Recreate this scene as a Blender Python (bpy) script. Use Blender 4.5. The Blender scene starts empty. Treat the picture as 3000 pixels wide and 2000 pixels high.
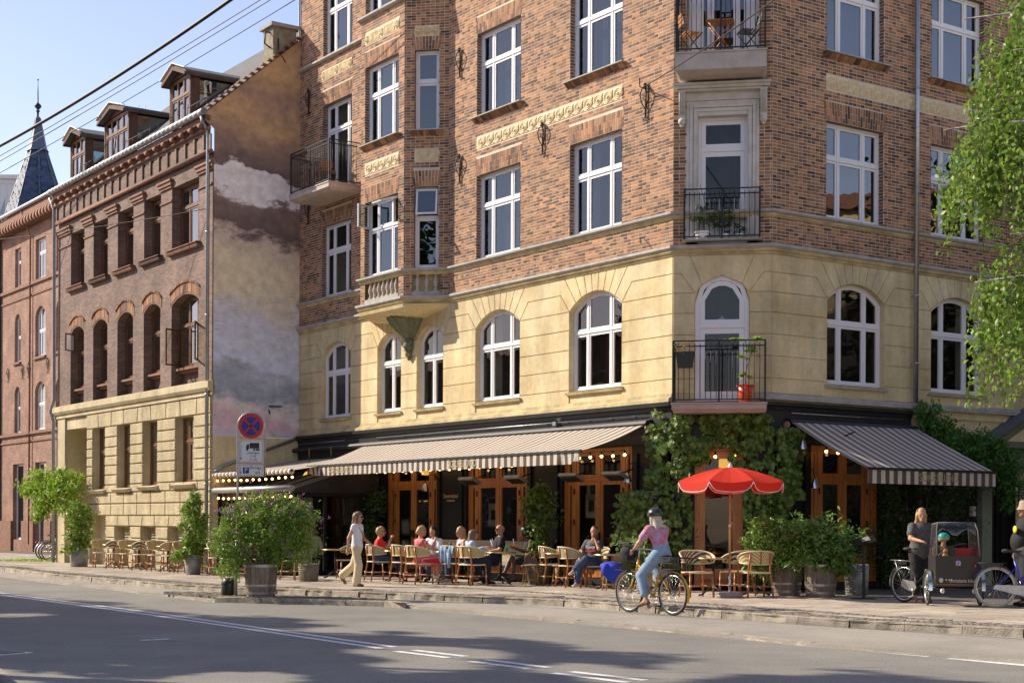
import bpy, math, random
import numpy as np
from mathutils import Vector, Matrix
rnd = random.Random(7)
S = bpy.context.scene
COL = S.collection

# ------------------------------------------------------------------ camera, light, exposure
cam = bpy.data.cameras.new('camera'); cam_o = bpy.data.objects.new('camera', cam); COL.objects.link(cam_o)
cam.sensor_width = 36.0; cam.lens = 36.0 * 4490 / 3000; cam.shift_y = 526.7 / 3000
cam.clip_start = 0.1; cam.clip_end = 2000
_r = .0047
cam_o.matrix_world = Matrix(((math.cos(_r), -math.sin(_r), 0, 0), (0, 0, -1, 0), (math.sin(_r), math.cos(_r), 0, 1.58), (0, 0, 0, 1)))
S.camera = cam_o
SUN_EL, SUN_D = math.radians(34), Vector((-.948, .319, 0)).normalized()
world = bpy.data.worlds.new('World'); S.world = world; world.use_nodes = True
_nt = world.node_tree; _sky = _nt.nodes.new('ShaderNodeTexSky'); _sky.sky_type = 'NISHITA'; _sky.sun_disc = False
_sky.sun_elevation = SUN_EL; _sky.sun_rotation = math.atan2(SUN_D.x, SUN_D.y) % (2 * math.pi)
_sky.air_density = 1.0; _sky.dust_density = .4; _sky.ozone_density = 1.5
_tn = _nt.nodes.new('ShaderNodeMix'); _tn.data_type = 'RGBA'; _tn.blend_type = 'MULTIPLY'; _tn.inputs[0].default_value = 1; _tn.inputs[7].default_value = (1.15, .93, .93, 1)
_nt.links.new(_sky.outputs[0], _tn.inputs[6]); _nt.links.new(_tn.outputs[2], _nt.nodes['Background'].inputs[0]); _nt.nodes['Background'].inputs[1].default_value = .13
sun = bpy.data.lights.new('sun', 'SUN'); sun.energy = 4.2; sun.angle = math.radians(.53); sun.color = (1, .90, .74)
sun_o = bpy.data.objects.new('sun', sun); COL.objects.link(sun_o)
_s = SUN_D * math.cos(SUN_EL) + Vector((0, 0, math.sin(SUN_EL)))
sun_o.rotation_euler = _s.to_track_quat('Z', 'Y').to_euler(); sun_o.location = (-30, 20, 40)
S.view_settings.view_transform = 'Standard'; S.view_settings.look = 'None'
S.view_settings.exposure = .75; S.view_settings.gamma = 1
S.view_settings.use_curve_mapping = False
S.render.engine = 'CYCLES'

# ------------------------------------------------------------------ materials
def mat(name, col, rough=.8, col2=None, scale=3., bump=0., bscale=40., metal=0., spec=.5, isl=0., kind=None, coord='Object', detail=6, emit=None, transl=0., coat=0., mscale=None, layers=()):
    m = bpy.data.materials.new(name); m.use_nodes = True; nt = m.node_tree; N = nt.nodes; Lk = nt.links
    b = N['Principled BSDF']; b.inputs['Roughness'].default_value = rough; b.inputs['Metallic'].default_value = metal
    b.inputs['Specular IOR Level'].default_value = spec
    if coat: b.inputs['Coat Weight'].default_value = coat
    c = N.new('ShaderNodeRGB'); c.outputs[0].default_value = (*col, 1); out = c.outputs[0]
    tc = N.new('ShaderNodeTexCoord'); co = tc.outputs[coord]
    if mscale:
        mp = N.new('ShaderNodeMapping'); mp.inputs['Scale'].default_value = mscale; Lk.new(co, mp.inputs[0]); co = mp.outputs[0]
    if col2:
        n = N.new('ShaderNodeTexNoise'); n.inputs['Scale'].default_value = scale; n.inputs['Detail'].default_value = detail; n.inputs['Roughness'].default_value = .65
        Lk.new(co, n.inputs['Vector'])
        r = N.new('ShaderNodeMapRange'); r.inputs[1].default_value = .38; r.inputs[2].default_value = .62; Lk.new(n.outputs['Fac'], r.inputs[0])
        mx = N.new('ShaderNodeMix'); mx.data_type = 'RGBA'; Lk.new(r.outputs[0], mx.inputs[0]); Lk.new(out, mx.inputs[6]); mx.inputs[7].default_value = (*col2, 1); out = mx.outputs[2]
    for sc_, ms_, lo_, hi_, a_, b_ in layers:      # worn patches, run-off streaks, grain: scale, stretch, noise window, darkest and lightest factor
        mp = N.new('ShaderNodeMapping'); mp.inputs['Scale'].default_value = ms_; Lk.new(N.new('ShaderNodeNewGeometry').outputs['Position'], mp.inputs[0])
        n = N.new('ShaderNodeTexNoise'); n.inputs['Scale'].default_value = sc_; n.inputs['Detail'].default_value = 7; n.inputs['Roughness'].default_value = .65; Lk.new(mp.outputs[0], n.inputs['Vector'])
        r = N.new('ShaderNodeMapRange'); r.inputs[1].default_value = lo_; r.inputs[2].default_value = hi_; r.inputs[3].default_value = a_; r.inputs[4].default_value = b_; Lk.new(n.outputs['Fac'], r.inputs[0])
        mx = N.new('ShaderNodeMix'); mx.data_type = 'RGBA'; mx.blend_type = 'MULTIPLY'; mx.inputs[0].default_value = 1; Lk.new(out, mx.inputs[6]); Lk.new(r.outputs[0], mx.inputs[7]); out = mx.outputs[2]
    if isl:
        g = N.new('ShaderNodeNewGeometry'); oi = N.new('ShaderNodeObjectInfo'); ad = N.new('ShaderNodeMath'); ad.operation = 'ADD'
        Lk.new(g.outputs['Random Per Island'], ad.inputs[0]); Lk.new(oi.outputs['Random'], ad.inputs[1])
        fr = N.new('ShaderNodeMath'); fr.operation = 'FRACT'; Lk.new(ad.outputs[0], fr.inputs[0])
        h = N.new('ShaderNodeHueSaturation'); Lk.new(out, h.inputs['Color'])
        a1 = N.new('ShaderNodeMapRange'); a1.inputs[3].default_value = 1 - isl; a1.inputs[4].default_value = 1 + isl; Lk.new(fr.outputs[0], a1.inputs[0]); Lk.new(a1.outputs[0], h.inputs['Value'])
        w = N.new('ShaderNodeTexWhiteNoise'); w.noise_dimensions = '1D'; Lk.new(fr.outputs[0], w.inputs['W'])
        a2 = N.new('ShaderNodeMapRange'); a2.inputs[3].default_value = .5 - isl * .05; a2.inputs[4].default_value = .5 + isl * .05; Lk.new(w.outputs[0], a2.inputs[0]); Lk.new(a2.outputs[0], h.inputs['Hue'])
        out = h.outputs[0]
    Lk.new(out, b.inputs['Base Color'])
    if bump:
        n2 = N.new('ShaderNodeTexNoise'); n2.inputs['Scale'].default_value = bscale; n2.inputs['Detail'].default_value = 5; Lk.new(co, n2.inputs['Vector'])
        bp = N.new('ShaderNodeBump'); bp.inputs['Strength'].default_value = 1; bp.inputs['Distance'].default_value = bump; Lk.new(n2.outputs['Fac'], bp.inputs['Height']); Lk.new(bp.outputs[0], b.inputs['Normal'])
    if emit: b.inputs['Emission Color'].default_value = (*emit[0], 1); b.inputs['Emission Strength'].default_value = emit[1]
    if transl:
        t = N.new('ShaderNodeBsdfTranslucent'); Lk.new(out, t.inputs[0]); ms = N.new('ShaderNodeMixShader'); ms.inputs[0].default_value = transl
        Lk.new(b.outputs[0], ms.inputs[1]); Lk.new(t.outputs[0], ms.inputs[2]); Lk.new(ms.outputs[0], N['Material Output'].inputs[0])
    return m

def brick_tex_mat(name, c1, c2, mortar, w=.25, h=.07, msize=.012, rough=.85, off=.5):
    """brick pattern read in metres from the UVs; for far walls and reveals"""
    m = bpy.data.materials.new(name); m.use_nodes = True; nt = m.node_tree; N = nt.nodes; Lk = nt.links; b = N['Principled BSDF']; b.inputs['Roughness'].default_value = rough
    tc = N.new('ShaderNodeTexCoord'); br = N.new('ShaderNodeTexBrick'); Lk.new(tc.outputs['UV'], br.inputs['Vector'])
    br.offset = off; br.inputs['Scale'].default_value = 1; br.inputs['Brick Width'].default_value = w; br.inputs['Row Height'].default_value = h; br.inputs['Mortar Size'].default_value = msize; br.inputs['Mortar Smooth'].default_value = .2
    br.inputs['Color1'].default_value = (*c1, 1); br.inputs['Color2'].default_value = (*c2, 1); br.inputs['Mortar'].default_value = (*mortar, 1); br.inputs['Bias'].default_value = -.1
    n = N.new('ShaderNodeTexNoise'); n.inputs['Scale'].default_value = 1.1; n.inputs['Detail'].default_value = 8; Lk.new(tc.outputs['Object'], n.inputs['Vector'])
    mx = N.new('ShaderNodeMix'); mx.data_type = 'RGBA'; mx.blend_type = 'MULTIPLY'; mx.inputs[0].default_value = .75; Lk.new(br.outputs['Color'], mx.inputs[6])
    r = N.new('ShaderNodeMapRange'); r.inputs[1].default_value = .3; r.inputs[2].default_value = .7; r.inputs[3].default_value = .6; r.inputs[4].default_value = 1.25; Lk.new(n.outputs['Fac'], r.inputs[0]); Lk.new(r.outputs[0], mx.inputs[7])
    Lk.new(mx.outputs[2], b.inputs['Base Color'])
    bp = N.new('ShaderNodeBump'); bp.invert = True; bp.inputs['Distance'].default_value = .012; Lk.new(br.outputs['Fac'], bp.inputs['Height']); Lk.new(bp.outputs[0], b.inputs['Normal'])
    return m

def glass_mat(name, ior=1.9, tint=(.55, .62, .6), rough=.0, wav=.002, refl=(1, 1, 1), base=.0):
    m = bpy.data.materials.new(name); m.use_nodes = True; nt = m.node_tree; N = nt.nodes; Lk = nt.links
    f = N.new('ShaderNodeFresnel'); 
    ge = N.new('ShaderNodeNewGeometry'); m1 = N.new('ShaderNodeMath'); m1.operation = 'MULTIPLY_ADD'; m1.inputs[1].default_value = -2; m1.inputs[2].default_value = 1; Lk.new(ge.outputs['Backfacing'], m1.inputs[0]); m2 = N.new('ShaderNodeMath'); m2.operation = 'POWER'; m2.inputs[0].default_value = ior; Lk.new(m1.outputs[0], m2.inputs[1]); Lk.new(m2.outputs[0], f.inputs[0])      # a pane mirrors alike from both sides
    t = N.new('ShaderNodeBsdfTransparent'); t.inputs[0].default_value = (*tint, 1); g = N.new('ShaderNodeBsdfGlossy'); g.inputs['Color'].default_value = (*refl, 1); g.inputs['Roughness'].default_value = rough
    mx = N.new('ShaderNodeMixShader'); Lk.new(f.outputs[0], mx.inputs[0]); Lk.new(t.outputs[0], mx.inputs[1]); Lk.new(g.outputs[0], mx.inputs[2])
    if base:
        a = N.new('ShaderNodeMath'); a.operation = 'ADD'; a.inputs[1].default_value = base; a.use_clamp = True; Lk.new(f.outputs[0], a.inputs[0]); Lk.new(a.outputs[0], mx.inputs[0])
    if wav:
        tc = N.new('ShaderNodeTexCoord'); n = N.new('ShaderNodeTexNoise'); n.inputs['Scale'].default_value = 2.2; n.inputs['Detail'].default_value = 1; Lk.new(tc.outputs['Object'], n.inputs['Vector'])
        bp = N.new('ShaderNodeBump'); bp.inputs['Distance'].default_value = wav; Lk.new(n.outputs['Fac'], bp.inputs['Height']); Lk.new(bp.outputs[0], g.inputs['Normal']); 
    Lk.new(mx.outputs[0], N['Material Output'].inputs[0]); return m

def stripe_mat(name, ca, cb, period, rough=.85, transl=.25, axis='X', coord='UV', duty=.5):
    m = mat(name, ca, rough, transl=transl); nt = m.node_tree; N = nt.nodes; Lk = nt.links
    tc = N.new('ShaderNodeTexCoord'); sp = N.new('ShaderNodeSeparateXYZ'); Lk.new(tc.outputs[coord], sp.inputs[0])
    d = N.new('ShaderNodeMath'); d.operation = 'DIVIDE'; d.inputs[1].default_value = period; Lk.new(sp.outputs[axis], d.inputs[0])
    fr = N.new('ShaderNodeMath'); fr.operation = 'FRACT'; Lk.new(d.outputs[0], fr.inputs[0]); gt = N.new('ShaderNodeMath'); gt.operation = 'GREATER_THAN'; gt.inputs[1].default_value = duty; Lk.new(fr.outputs[0], gt.inputs[0])
    mx = N.new('ShaderNodeMix'); mx.data_type = 'RGBA'; Lk.new(gt.outputs[0], mx.inputs[0]); mx.inputs[6].default_value = (*ca, 1); mx.inputs[7].default_value = (*cb, 1)
    for l in list(nt.links):
        if l.from_node.type == 'RGB': s = l.to_socket; nt.links.remove(l); Lk.new(mx.outputs[2], s)
    return m

def weave_mat(name, ca, cb, sc=55., rough=.6):
    m = mat(name, ca, rough); nt = m.node_tree; N = nt.nodes; Lk = nt.links
    tc = N.new('ShaderNodeTexCoord'); w = N.new('ShaderNodeTexWave'); w.wave_type = 'BANDS'; w.bands_direction = 'DIAGONAL'; w.inputs['Scale'].default_value = sc / 6; w.inputs['Distortion'].default_value = .4
    Lk.new(tc.outputs['Object'], w.inputs['Vector']); mr = N.new('ShaderNodeMapRange'); mr.inputs[1].default_value = .35; mr.inputs[2].default_value = .6; Lk.new(w.outputs['Fac'], mr.inputs[0])
    mx = N.new('ShaderNodeMix'); mx.data_type = 'RGBA'; Lk.new(mr.outputs[0], mx.inputs[0]); mx.inputs[6].default_value = (*cb, 1); mx.inputs[7].default_value = (*ca, 1); Lk.new(mx.outputs[2], N['Principled BSDF'].inputs['Base Color'])
    bp = N.new('ShaderNodeBump'); bp.inputs['Distance'].default_value = .004; Lk.new(w.outputs['Fac'], bp.inputs['Height']); Lk.new(bp.outputs[0], N['Principled BSDF'].inputs['Normal'])
    return m

def bricks_mat(name, ramp, rough=.85):
    m = bpy.data.materials.new(name); m.use_nodes = True; nt = m.node_tree; N = nt.nodes; Lk = nt.links; b = N['Principled BSDF']; b.inputs['Roughness'].default_value = rough
    g = N.new('ShaderNodeNewGeometry'); oi = N.new('ShaderNodeObjectInfo'); ad = N.new('ShaderNodeMath'); ad.operation = 'ADD'; Lk.new(g.outputs['Random Per Island'], ad.inputs[0]); Lk.new(oi.outputs['Random'], ad.inputs[1])
    fr = N.new('ShaderNodeMath'); fr.operation = 'FRACT'; Lk.new(ad.outputs[0], fr.inputs[0])
    cr = N.new('ShaderNodeValToRGB'); e = cr.color_ramp.elements
    for i, (p, c) in enumerate(ramp):
        x = e[i] if i < 2 else e.new(p)
        x.position = p; x.color = (*c, 1)
    Lk.new(fr.outputs[0], cr.inputs[0])
    tc = N.new('ShaderNodeTexCoord'); n = N.new('ShaderNodeTexNoise'); n.inputs['Scale'].default_value = .55; n.inputs['Detail'].default_value = 9; n.inputs['Roughness'].default_value = .7; Lk.new(g.outputs['Position'], n.inputs['Vector'])
    r = N.new('ShaderNodeMapRange'); r.inputs[1].default_value = .3; r.inputs[2].default_value = .7; r.inputs[3].default_value = .72; r.inputs[4].default_value = 1.25; Lk.new(n.outputs['Fac'], r.inputs[0])
    n3 = N.new('ShaderNodeTexNoise'); n3.inputs['Scale'].default_value = 28; n3.inputs['Detail'].default_value = 3; Lk.new(g.outputs['Position'], n3.inputs['Vector'])
    r3 = N.new('ShaderNodeMapRange'); r3.inputs[1].default_value = .3; r3.inputs[2].default_value = .7; r3.inputs[3].default_value = .85; r3.inputs[4].default_value = 1.15; Lk.new(n3.outputs['Fac'], r3.inputs[0])
    ml = N.new('ShaderNodeMath'); ml.operation = 'MULTIPLY'; Lk.new(r.outputs[0], ml.inputs[0]); Lk.new(r3.outputs[0], ml.inputs[1])
    mx = N.new('ShaderNodeMix'); mx.data_type = 'RGBA'; mx.blend_type = 'MULTIPLY'; mx.inputs[0].default_value = 1; Lk.new(cr.outputs[0], mx.inputs[6]); Lk.new(ml.outputs[0], mx.inputs[7])
    Lk.new(mx.outputs[2], b.inputs['Base Color']); return m

RAMP = [(0, (.085, .042, .024)), (1, (.50, .22, .085)), (.14, (.15, .072, .04)), (.4, (.26, .125, .062)), (.65, (.33, .16, .078)), (.86, (.40, .215, .11))]
M = dict(
 brick=bricks_mat('fired_brick', RAMP),
 mortar=mat('lime_mortar', (.72, .61, .47), .95, (.60, .51, .39), 2, .003),
 reveal=brick_tex_mat('brick_reveal', (.10, .05, .038), (.30, .13, .075), (.42, .36, .29)),
 obrick=brick_tex_mat('old_brick', (.15, .085, .062), (.29, .165, .115), (.24, .20, .165), .22, .066, .009),
 pbrick=brick_tex_mat('red_brick', (.25, .11, .07), (.42, .20, .125), (.33, .27, .21), .24, .07, .01),
 cornbrick=mat('corbel_brick', (.29, .145, .09), .85, (.19, .095, .06), 5, .004),
 graybrick=brick_tex_mat('far_yellow_brick', (.26, .21, .14), (.34, .28, .19), (.25, .22, .18), .24, .07, .01),
 stucco=mat('yellow_stucco', (.74, .62, .37), .9, (.66, .51, .265), .9, .004, 14, detail=9, layers=((2.2, (1, 1, .12), .35, .6, .80, 1.03), (.8, (1, 1, 1), .36, .6, .82, 1.05), (9, (1, 1, 1), .3, .7, .90, 1.08))),
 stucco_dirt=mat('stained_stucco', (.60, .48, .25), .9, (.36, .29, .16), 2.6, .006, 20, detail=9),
 obstucco=mat('rough_cast_stucco', (.63, .53, .33), .95, (.55, .45, .27), 3, .045, 20, layers=((2.2, (1, 1, .12), .35, .6, .80, 1.03), (.8, (1, 1, 1), .36, .6, .82, 1.05), (9, (1, 1, 1), .3, .7, .90, 1.08))),
 osmooth=mat('smooth_cream_stucco', (.64, .54, .34), .9, (.56, .46, .28), 1.5, .003, layers=((2.2, (1, 1, .12), .35, .6, .80, 1.03), (.8, (1, 1, 1), .36, .6, .82, 1.05), (9, (1, 1, 1), .3, .7, .90, 1.08))),
 stone=mat('grey_ledge_stone', (.46, .43, .38), .85, (.34, .32, .29), 4, .004, 30),
 frieze=mat('cream_terracotta', (.80, .68, .44), .8, (.62, .47, .25), 5, .003),
 white=mat('white_window_paint', (.78, .76, .76), .45, spec=.4),
 wstucco=mat('white_surround', (.62, .58, .52), .7, (.50, .46, .40), 4),
 brownwin=mat('brown_window_paint', (.20, .095, .035), .5, (.13, .06, .022), 8),
 wood=mat('varnished_oak', (.50, .20, .05), .38, (.33, .12, .03), 3, mscale=(3, 3, .4)),
 darkwood=mat('weathered_dormer_wood', (.16, .075, .045), .8, (.10, .05, .03), 6),
 black=mat('black_shopfront_paint', (.007, .0065, .006), .42, (.012, .011, .010), 2, spec=.25),
 blackg=mat('dark_grey_fascia_paint', (.030, .029, .029), .45, (.018, .0175, .017), 2, spec=.35),
 iron=mat('wrought_iron', (.02, .018, .016), .55, metal=.3),
 steel=mat('galvanised_steel', (.46, .47, .48), .35, (.36, .37, .38), 12, metal=.85),
 chrome=mat('polished_steel', (.7, .7, .7), .18, metal=1),
 zinc=mat('zinc_gutter', (.38, .39, .39), .45, (.30, .31, .31), 5, metal=.7),
 slate=mat('blue_slate', (.05, .075, .14), .5, (.035, .055, .10), 4, isl=.3),
 roofgrey=mat('grey_roofing', (.13, .13, .125), .85, (.09, .09, .088), 3),
 rtile=mat('red_roof_tile', (.30, .12, .06), .85, (.2, .08, .05), 4, isl=.25),
 asphalt=mat('asphalt', (.27, .25, .215), .88, (.225, .21, .185), .5, .012, 90, detail=12, layers=((45, (1, 1, 1), .38, .62, .66, 1.3), (.35, (1, .5, 1), .3, .7, .84, 1.12), (2.5, (.3, 1, 1), .55, .7, 1, .86))),
 track=mat('cycle_track_asphalt', (.37, .33, .275), .9, (.31, .28, .24), .7, .01, 90, detail=12, layers=((70, (1, 1, 1), .38, .62, .78, 1.2), (.6, (1, .5, 1), .3, .7, .85, 1.12))),
 slab=mat('granite_slab', (.47, .39, .305), .88, (.36, .30, .235), 3.5, .01, 40, isl=.22, layers=((40, (1, 1, 1), .35, .65, .82, 1.15), (1.2, (1, 1, 1), .35, .65, .82, 1.1))),
 grit=mat('joint_grit', (.15, .125, .10), .95, (.10, .085, .07), 5, .01, 60),
 cobble=mat('cobble_stone', (.27, .23, .18), .85, (.19, .165, .135), 9, .006, 50, isl=.3),
 kerb=mat('granite_kerb', (.40, .345, .27), .85, (.24, .20, .155), 6, .012, 35, isl=.12),
 paint=mat('road_paint', (.82, .81, .78), .75, (.55, .54, .51), 14, detail=10),
 green=mat('green_door_paint', (.15, .17, .105), .6, (.12, .14, .085), 3),
 shell=mat('green_shell_plaster', (.19, .19, .10), .8, (.12, .13, .075), 6, .004),
 balc=mat('balcony_concrete', (.50, .42, .36), .8, (.40, .34, .28), 3),
 leafbirch=mat('birch_leaves', (0.195, 0.300, 0.045), .5, isl=.35, transl=.4), leafshrub=mat('shrub_leaves', (.24, .36, .055), .45, isl=.35, transl=.3),
 leafivy=mat('ivy_leaves', (.14, .215, .035), .5, isl=.4, transl=.25), leafdark=mat('dark_leaves', (0.046, 0.098, 0.023), .45, isl=.35, transl=.2),
 leaflaurel=mat('laurel_leaves', (.17, .30, .06), .38, isl=.35, transl=.2), leafbright=mat('bright_wisteria_leaves', (0.270, 0.405, 0.041), .5, isl=.3, transl=.45),
 leafvine=mat('wisteria_leaves', (0.075, 0.195, 0.030), .5, isl=.35, transl=.3),
 purple=mat('purple_petals', (.50, .10, .55), .6, isl=.25, transl=.2), pink=mat('pink_petals', (.42, .10, .30), .6, isl=.25, transl=.2),
 bark=mat('bark', (.16, .12, .085), .9, (.09, .07, .05), 8, .01), birchbark=mat('birch_bark', (.5, .47, .42), .8, (.08, .07, .06), 6, mscale=(1, 1, 5)),
 soil=mat('potting_soil', (.05, .035, .025), .95),
 barrel=mat('weathered_oak_staves', (.27, .21, .155), .8, (.17, .13, .10), 6, .003, 30, mscale=(4, 4, .7), isl=.2),
 hoop=mat('barrel_hoop', (.42, .42, .42), .4, metal=.8),
 rattan=mat('rattan_cane', (.46, .17, .05), .35, (.32, .11, .035), 20), lightcane=mat('light_cane', (.55, .33, .13), .4, (.42, .24, .09), 20),
 weave=weave_mat('woven_cream_and_brown', (.68, .60, .38), (.14, .085, .04)), weaveb=weave_mat('woven_cream_and_dark', (.62, .53, .33), (.05, .035, .03)), weavey=weave_mat('woven_yellow_cream', (.66, .52, .24), (.34, .24, .10), 70),
 trim=mat('cream_binding', (.72, .66, .46), .5, (.58, .5, .3), 60), seatw=mat('cream_woven_seat', (.66, .58, .36), .6, (.5, .42, .24), 90, .002, 120),
 tabletop=mat('table_top', (.34, .25, .12), .3, (.28, .2, .1), 8), brass=mat('brass_edge', (.6, .42, .15), .3, metal=.9),
 zincpot=mat('zinc_pot', (.36, .36, .34), .5, (.28, .28, .27), 8, metal=.4),
 wicker=mat('grey_wicker', (.30, .25, .18), .8, (.12, .1, .075), 45, .01, 60),
 red=mat('red_canvas', (.82, .05, .022), .75, transl=.45), whitetrim=mat('white_piping', (.8, .78, .74), .7),
 orangepot=mat('orange_plastic_pot', (.62, .075, .02), .35), terracotta=mat('terracotta', (.45, .16, .07), .8),
 whitecer=mat('white_ceramic', (.75, .74, .72), .35), pole=mat('umbrella_pole_wood', (.50, .25, .09), .45, (.4, .2, .07), 10), concrete=mat('concrete_foot', (.38, .36, .33), .9, (.3, .28, .26), 10),
 bulb=mat('lit_bulb', (1, .6, .25), .3, emit=((1, .52, .17), 5)), shade=mat('lit_lampshade', (.9, .55, .1), .6, emit=((1, .55, .08), .55)),
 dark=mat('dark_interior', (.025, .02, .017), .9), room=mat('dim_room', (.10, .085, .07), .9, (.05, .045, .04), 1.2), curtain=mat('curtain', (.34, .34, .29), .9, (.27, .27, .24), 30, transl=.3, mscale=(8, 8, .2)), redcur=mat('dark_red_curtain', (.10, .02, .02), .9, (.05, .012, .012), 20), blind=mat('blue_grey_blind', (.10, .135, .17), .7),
 glass=glass_mat('window_glass', 1.9, (.5, .58, .6), base=.05), glassb=glass_mat('blue_reflection_glass', 1.6, (.5, .58, .6), refl=(.72, .86, 1)), glassd=glass_mat('shop_glass', 1.5, (.8, .78, .72), base=.01), clear=glass_mat('clear_drinking_glass', 1.5, (.93, .95, .95), wav=0), drink=mat('orange_drink', (.85, .22, .01), .15, transl=.4), wine=mat('red_wine', (.10, .008, .012), .15), plastic=glass_mat('clear_plastic_rain_cover', 1.4, (.66, .67, .66), .25, .02, base=.05),  # glassb: sky blue put into the mirror colour for the sun-side panes
 signred=mat('sign_red', (.62, .012, .012), .4), signblue=mat('sign_blue', (.012, .03, .22), .4), signwhite=mat('sign_white', (.72, .72, .70), .45), signblack=mat('sign_black', (.02, .02, .025), .5), gold=mat('gold_lettering', (.46, .37, .18), .6), cream=mat('cream_lettering', (.62, .58, .48), .6),
 rubber=mat('tyre_rubber', (.025, .024, .023), .75), greyrub=mat('grey_tyre', (.30, .29, .27), .7), alu=mat('bicycle_aluminium', (.55, .55, .54), .3, metal=.9), bikeblack=mat('black_bicycle_enamel', (.02, .02, .022), .3), yellow=mat('yellow_bicycle_enamel', (.62, .34, .012), .3, coat=.5), blue=mat('blue_bicycle_enamel', (.02, .025, .42), .28, coat=.5), reflector=mat('red_reflector', (.7, .02, .01), .25), leather=mat('brown_leather', (.10, .05, .028), .5, (.06, .03, .02), 20), tan=mat('tan_leather', (.45, .21, .08), .5),
 skin=mat('fair_skin', (.52, .27, .17), .55), skind=mat('dark_skin', (.10, .05, .032), .5), blonde=mat('blonde_hair', (.50, .33, .15), .5, (.32, .2, .09), 60, mscale=(3, 3, .3)), grey=mat('silver_blonde_hair', (.56, .50, .40), .5, (.4, .34, .25), 60, mscale=(3, 3, .3)), brownh=mat('brown_hair', (.20, .12, .065), .5, (.12, .07, .04), 60, mscale=(3, 3, .3)), darkh=mat('black_hair', (.012, .01, .009), .5),  # skin: one even fair tone
 cwhite=mat('white_cotton', (.70, .70, .75), .85, bump=.01, bscale=14), ccream=mat('cream_linen', (.62, .52, .34), .85, bump=.012, bscale=12), cred=mat('red_cotton', (.65, .02, .015), .8, bump=.006, bscale=16), cblack=mat('black_cotton', (.018, .016, .018), .85, bump=.006, bscale=16), cgrey=mat('grey_cotton', (.10, .095, .10), .85, bump=.006, bscale=16), denim=mat('dark_denim', (.035, .055, .12), .85, (.06, .09, .17), 14), ldenim=mat('washed_denim', (.27, .37, .50), .85, (.20, .29, .42), 9, .006, 14), cnavy=mat('navy_cloth', (.018, .02, .035), .85), cblue=mat('bright_blue_cloth', (.02, .05, .45), .8), clblue=mat('light_blue_cotton', (.42, .50, .66), .85, bump=.01, bscale=14), olive=mat('olive_sweater', (.085, .07, .045), .9), speck=mat('speckled_black_knit', (.025, .025, .025), .9, (.16, .155, .15), 70, detail=2), floral=mat('pink_floral_print', (.62, .13, .15), .85, (.40, .36, .56), 14, detail=3), stripered=stripe_mat('red_and_white_stripes', (.66, .03, .045), (.66, .34, .34), .035, transl=0, axis='X', coord='Object', duty=.6), hat=mat('beige_hat', (.36, .28, .20), .9), shoew=mat('white_shoe', (.62, .58, .52), .6, (.45, .4, .36), 30), shoer=mat('red_shoe', (.6, .015, .02), .5), sandal=mat('brown_sandal', (.16, .08, .04), .6), eye=mat('eye_dark', (.02, .015, .012), .3), lens=mat('sunglasses', (.012, .008, .008), .15), lip=mat('lips', (.42, .12, .10), .5), helmet=mat('black_helmet', (.02, .02, .02), .3, coat=.4), teal=mat('teal_helmet', (.05, .42, .38), .4), box=mat('black_plywood_box', (.022, .02, .017), .45), orangetrim=mat('orange_edge', (.45, .16, .06), .5), redplastic=mat('red_plastic', (.5, .01, .01), .4), bin=mat('black_bin', (.02, .022, .022), .45),
 awn=stripe_mat('awning_stripes', (.72, .65, .56), (.27, .20, .15), .245), awnv=stripe_mat('valance_stripes', (.70, .65, .57), (.14, .10, .075), .245), copper=mat('awning_end_cap', (.40, .22, .15), .5), led=mat('lamp_glass', (.8, .8, .75), .2))

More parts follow.
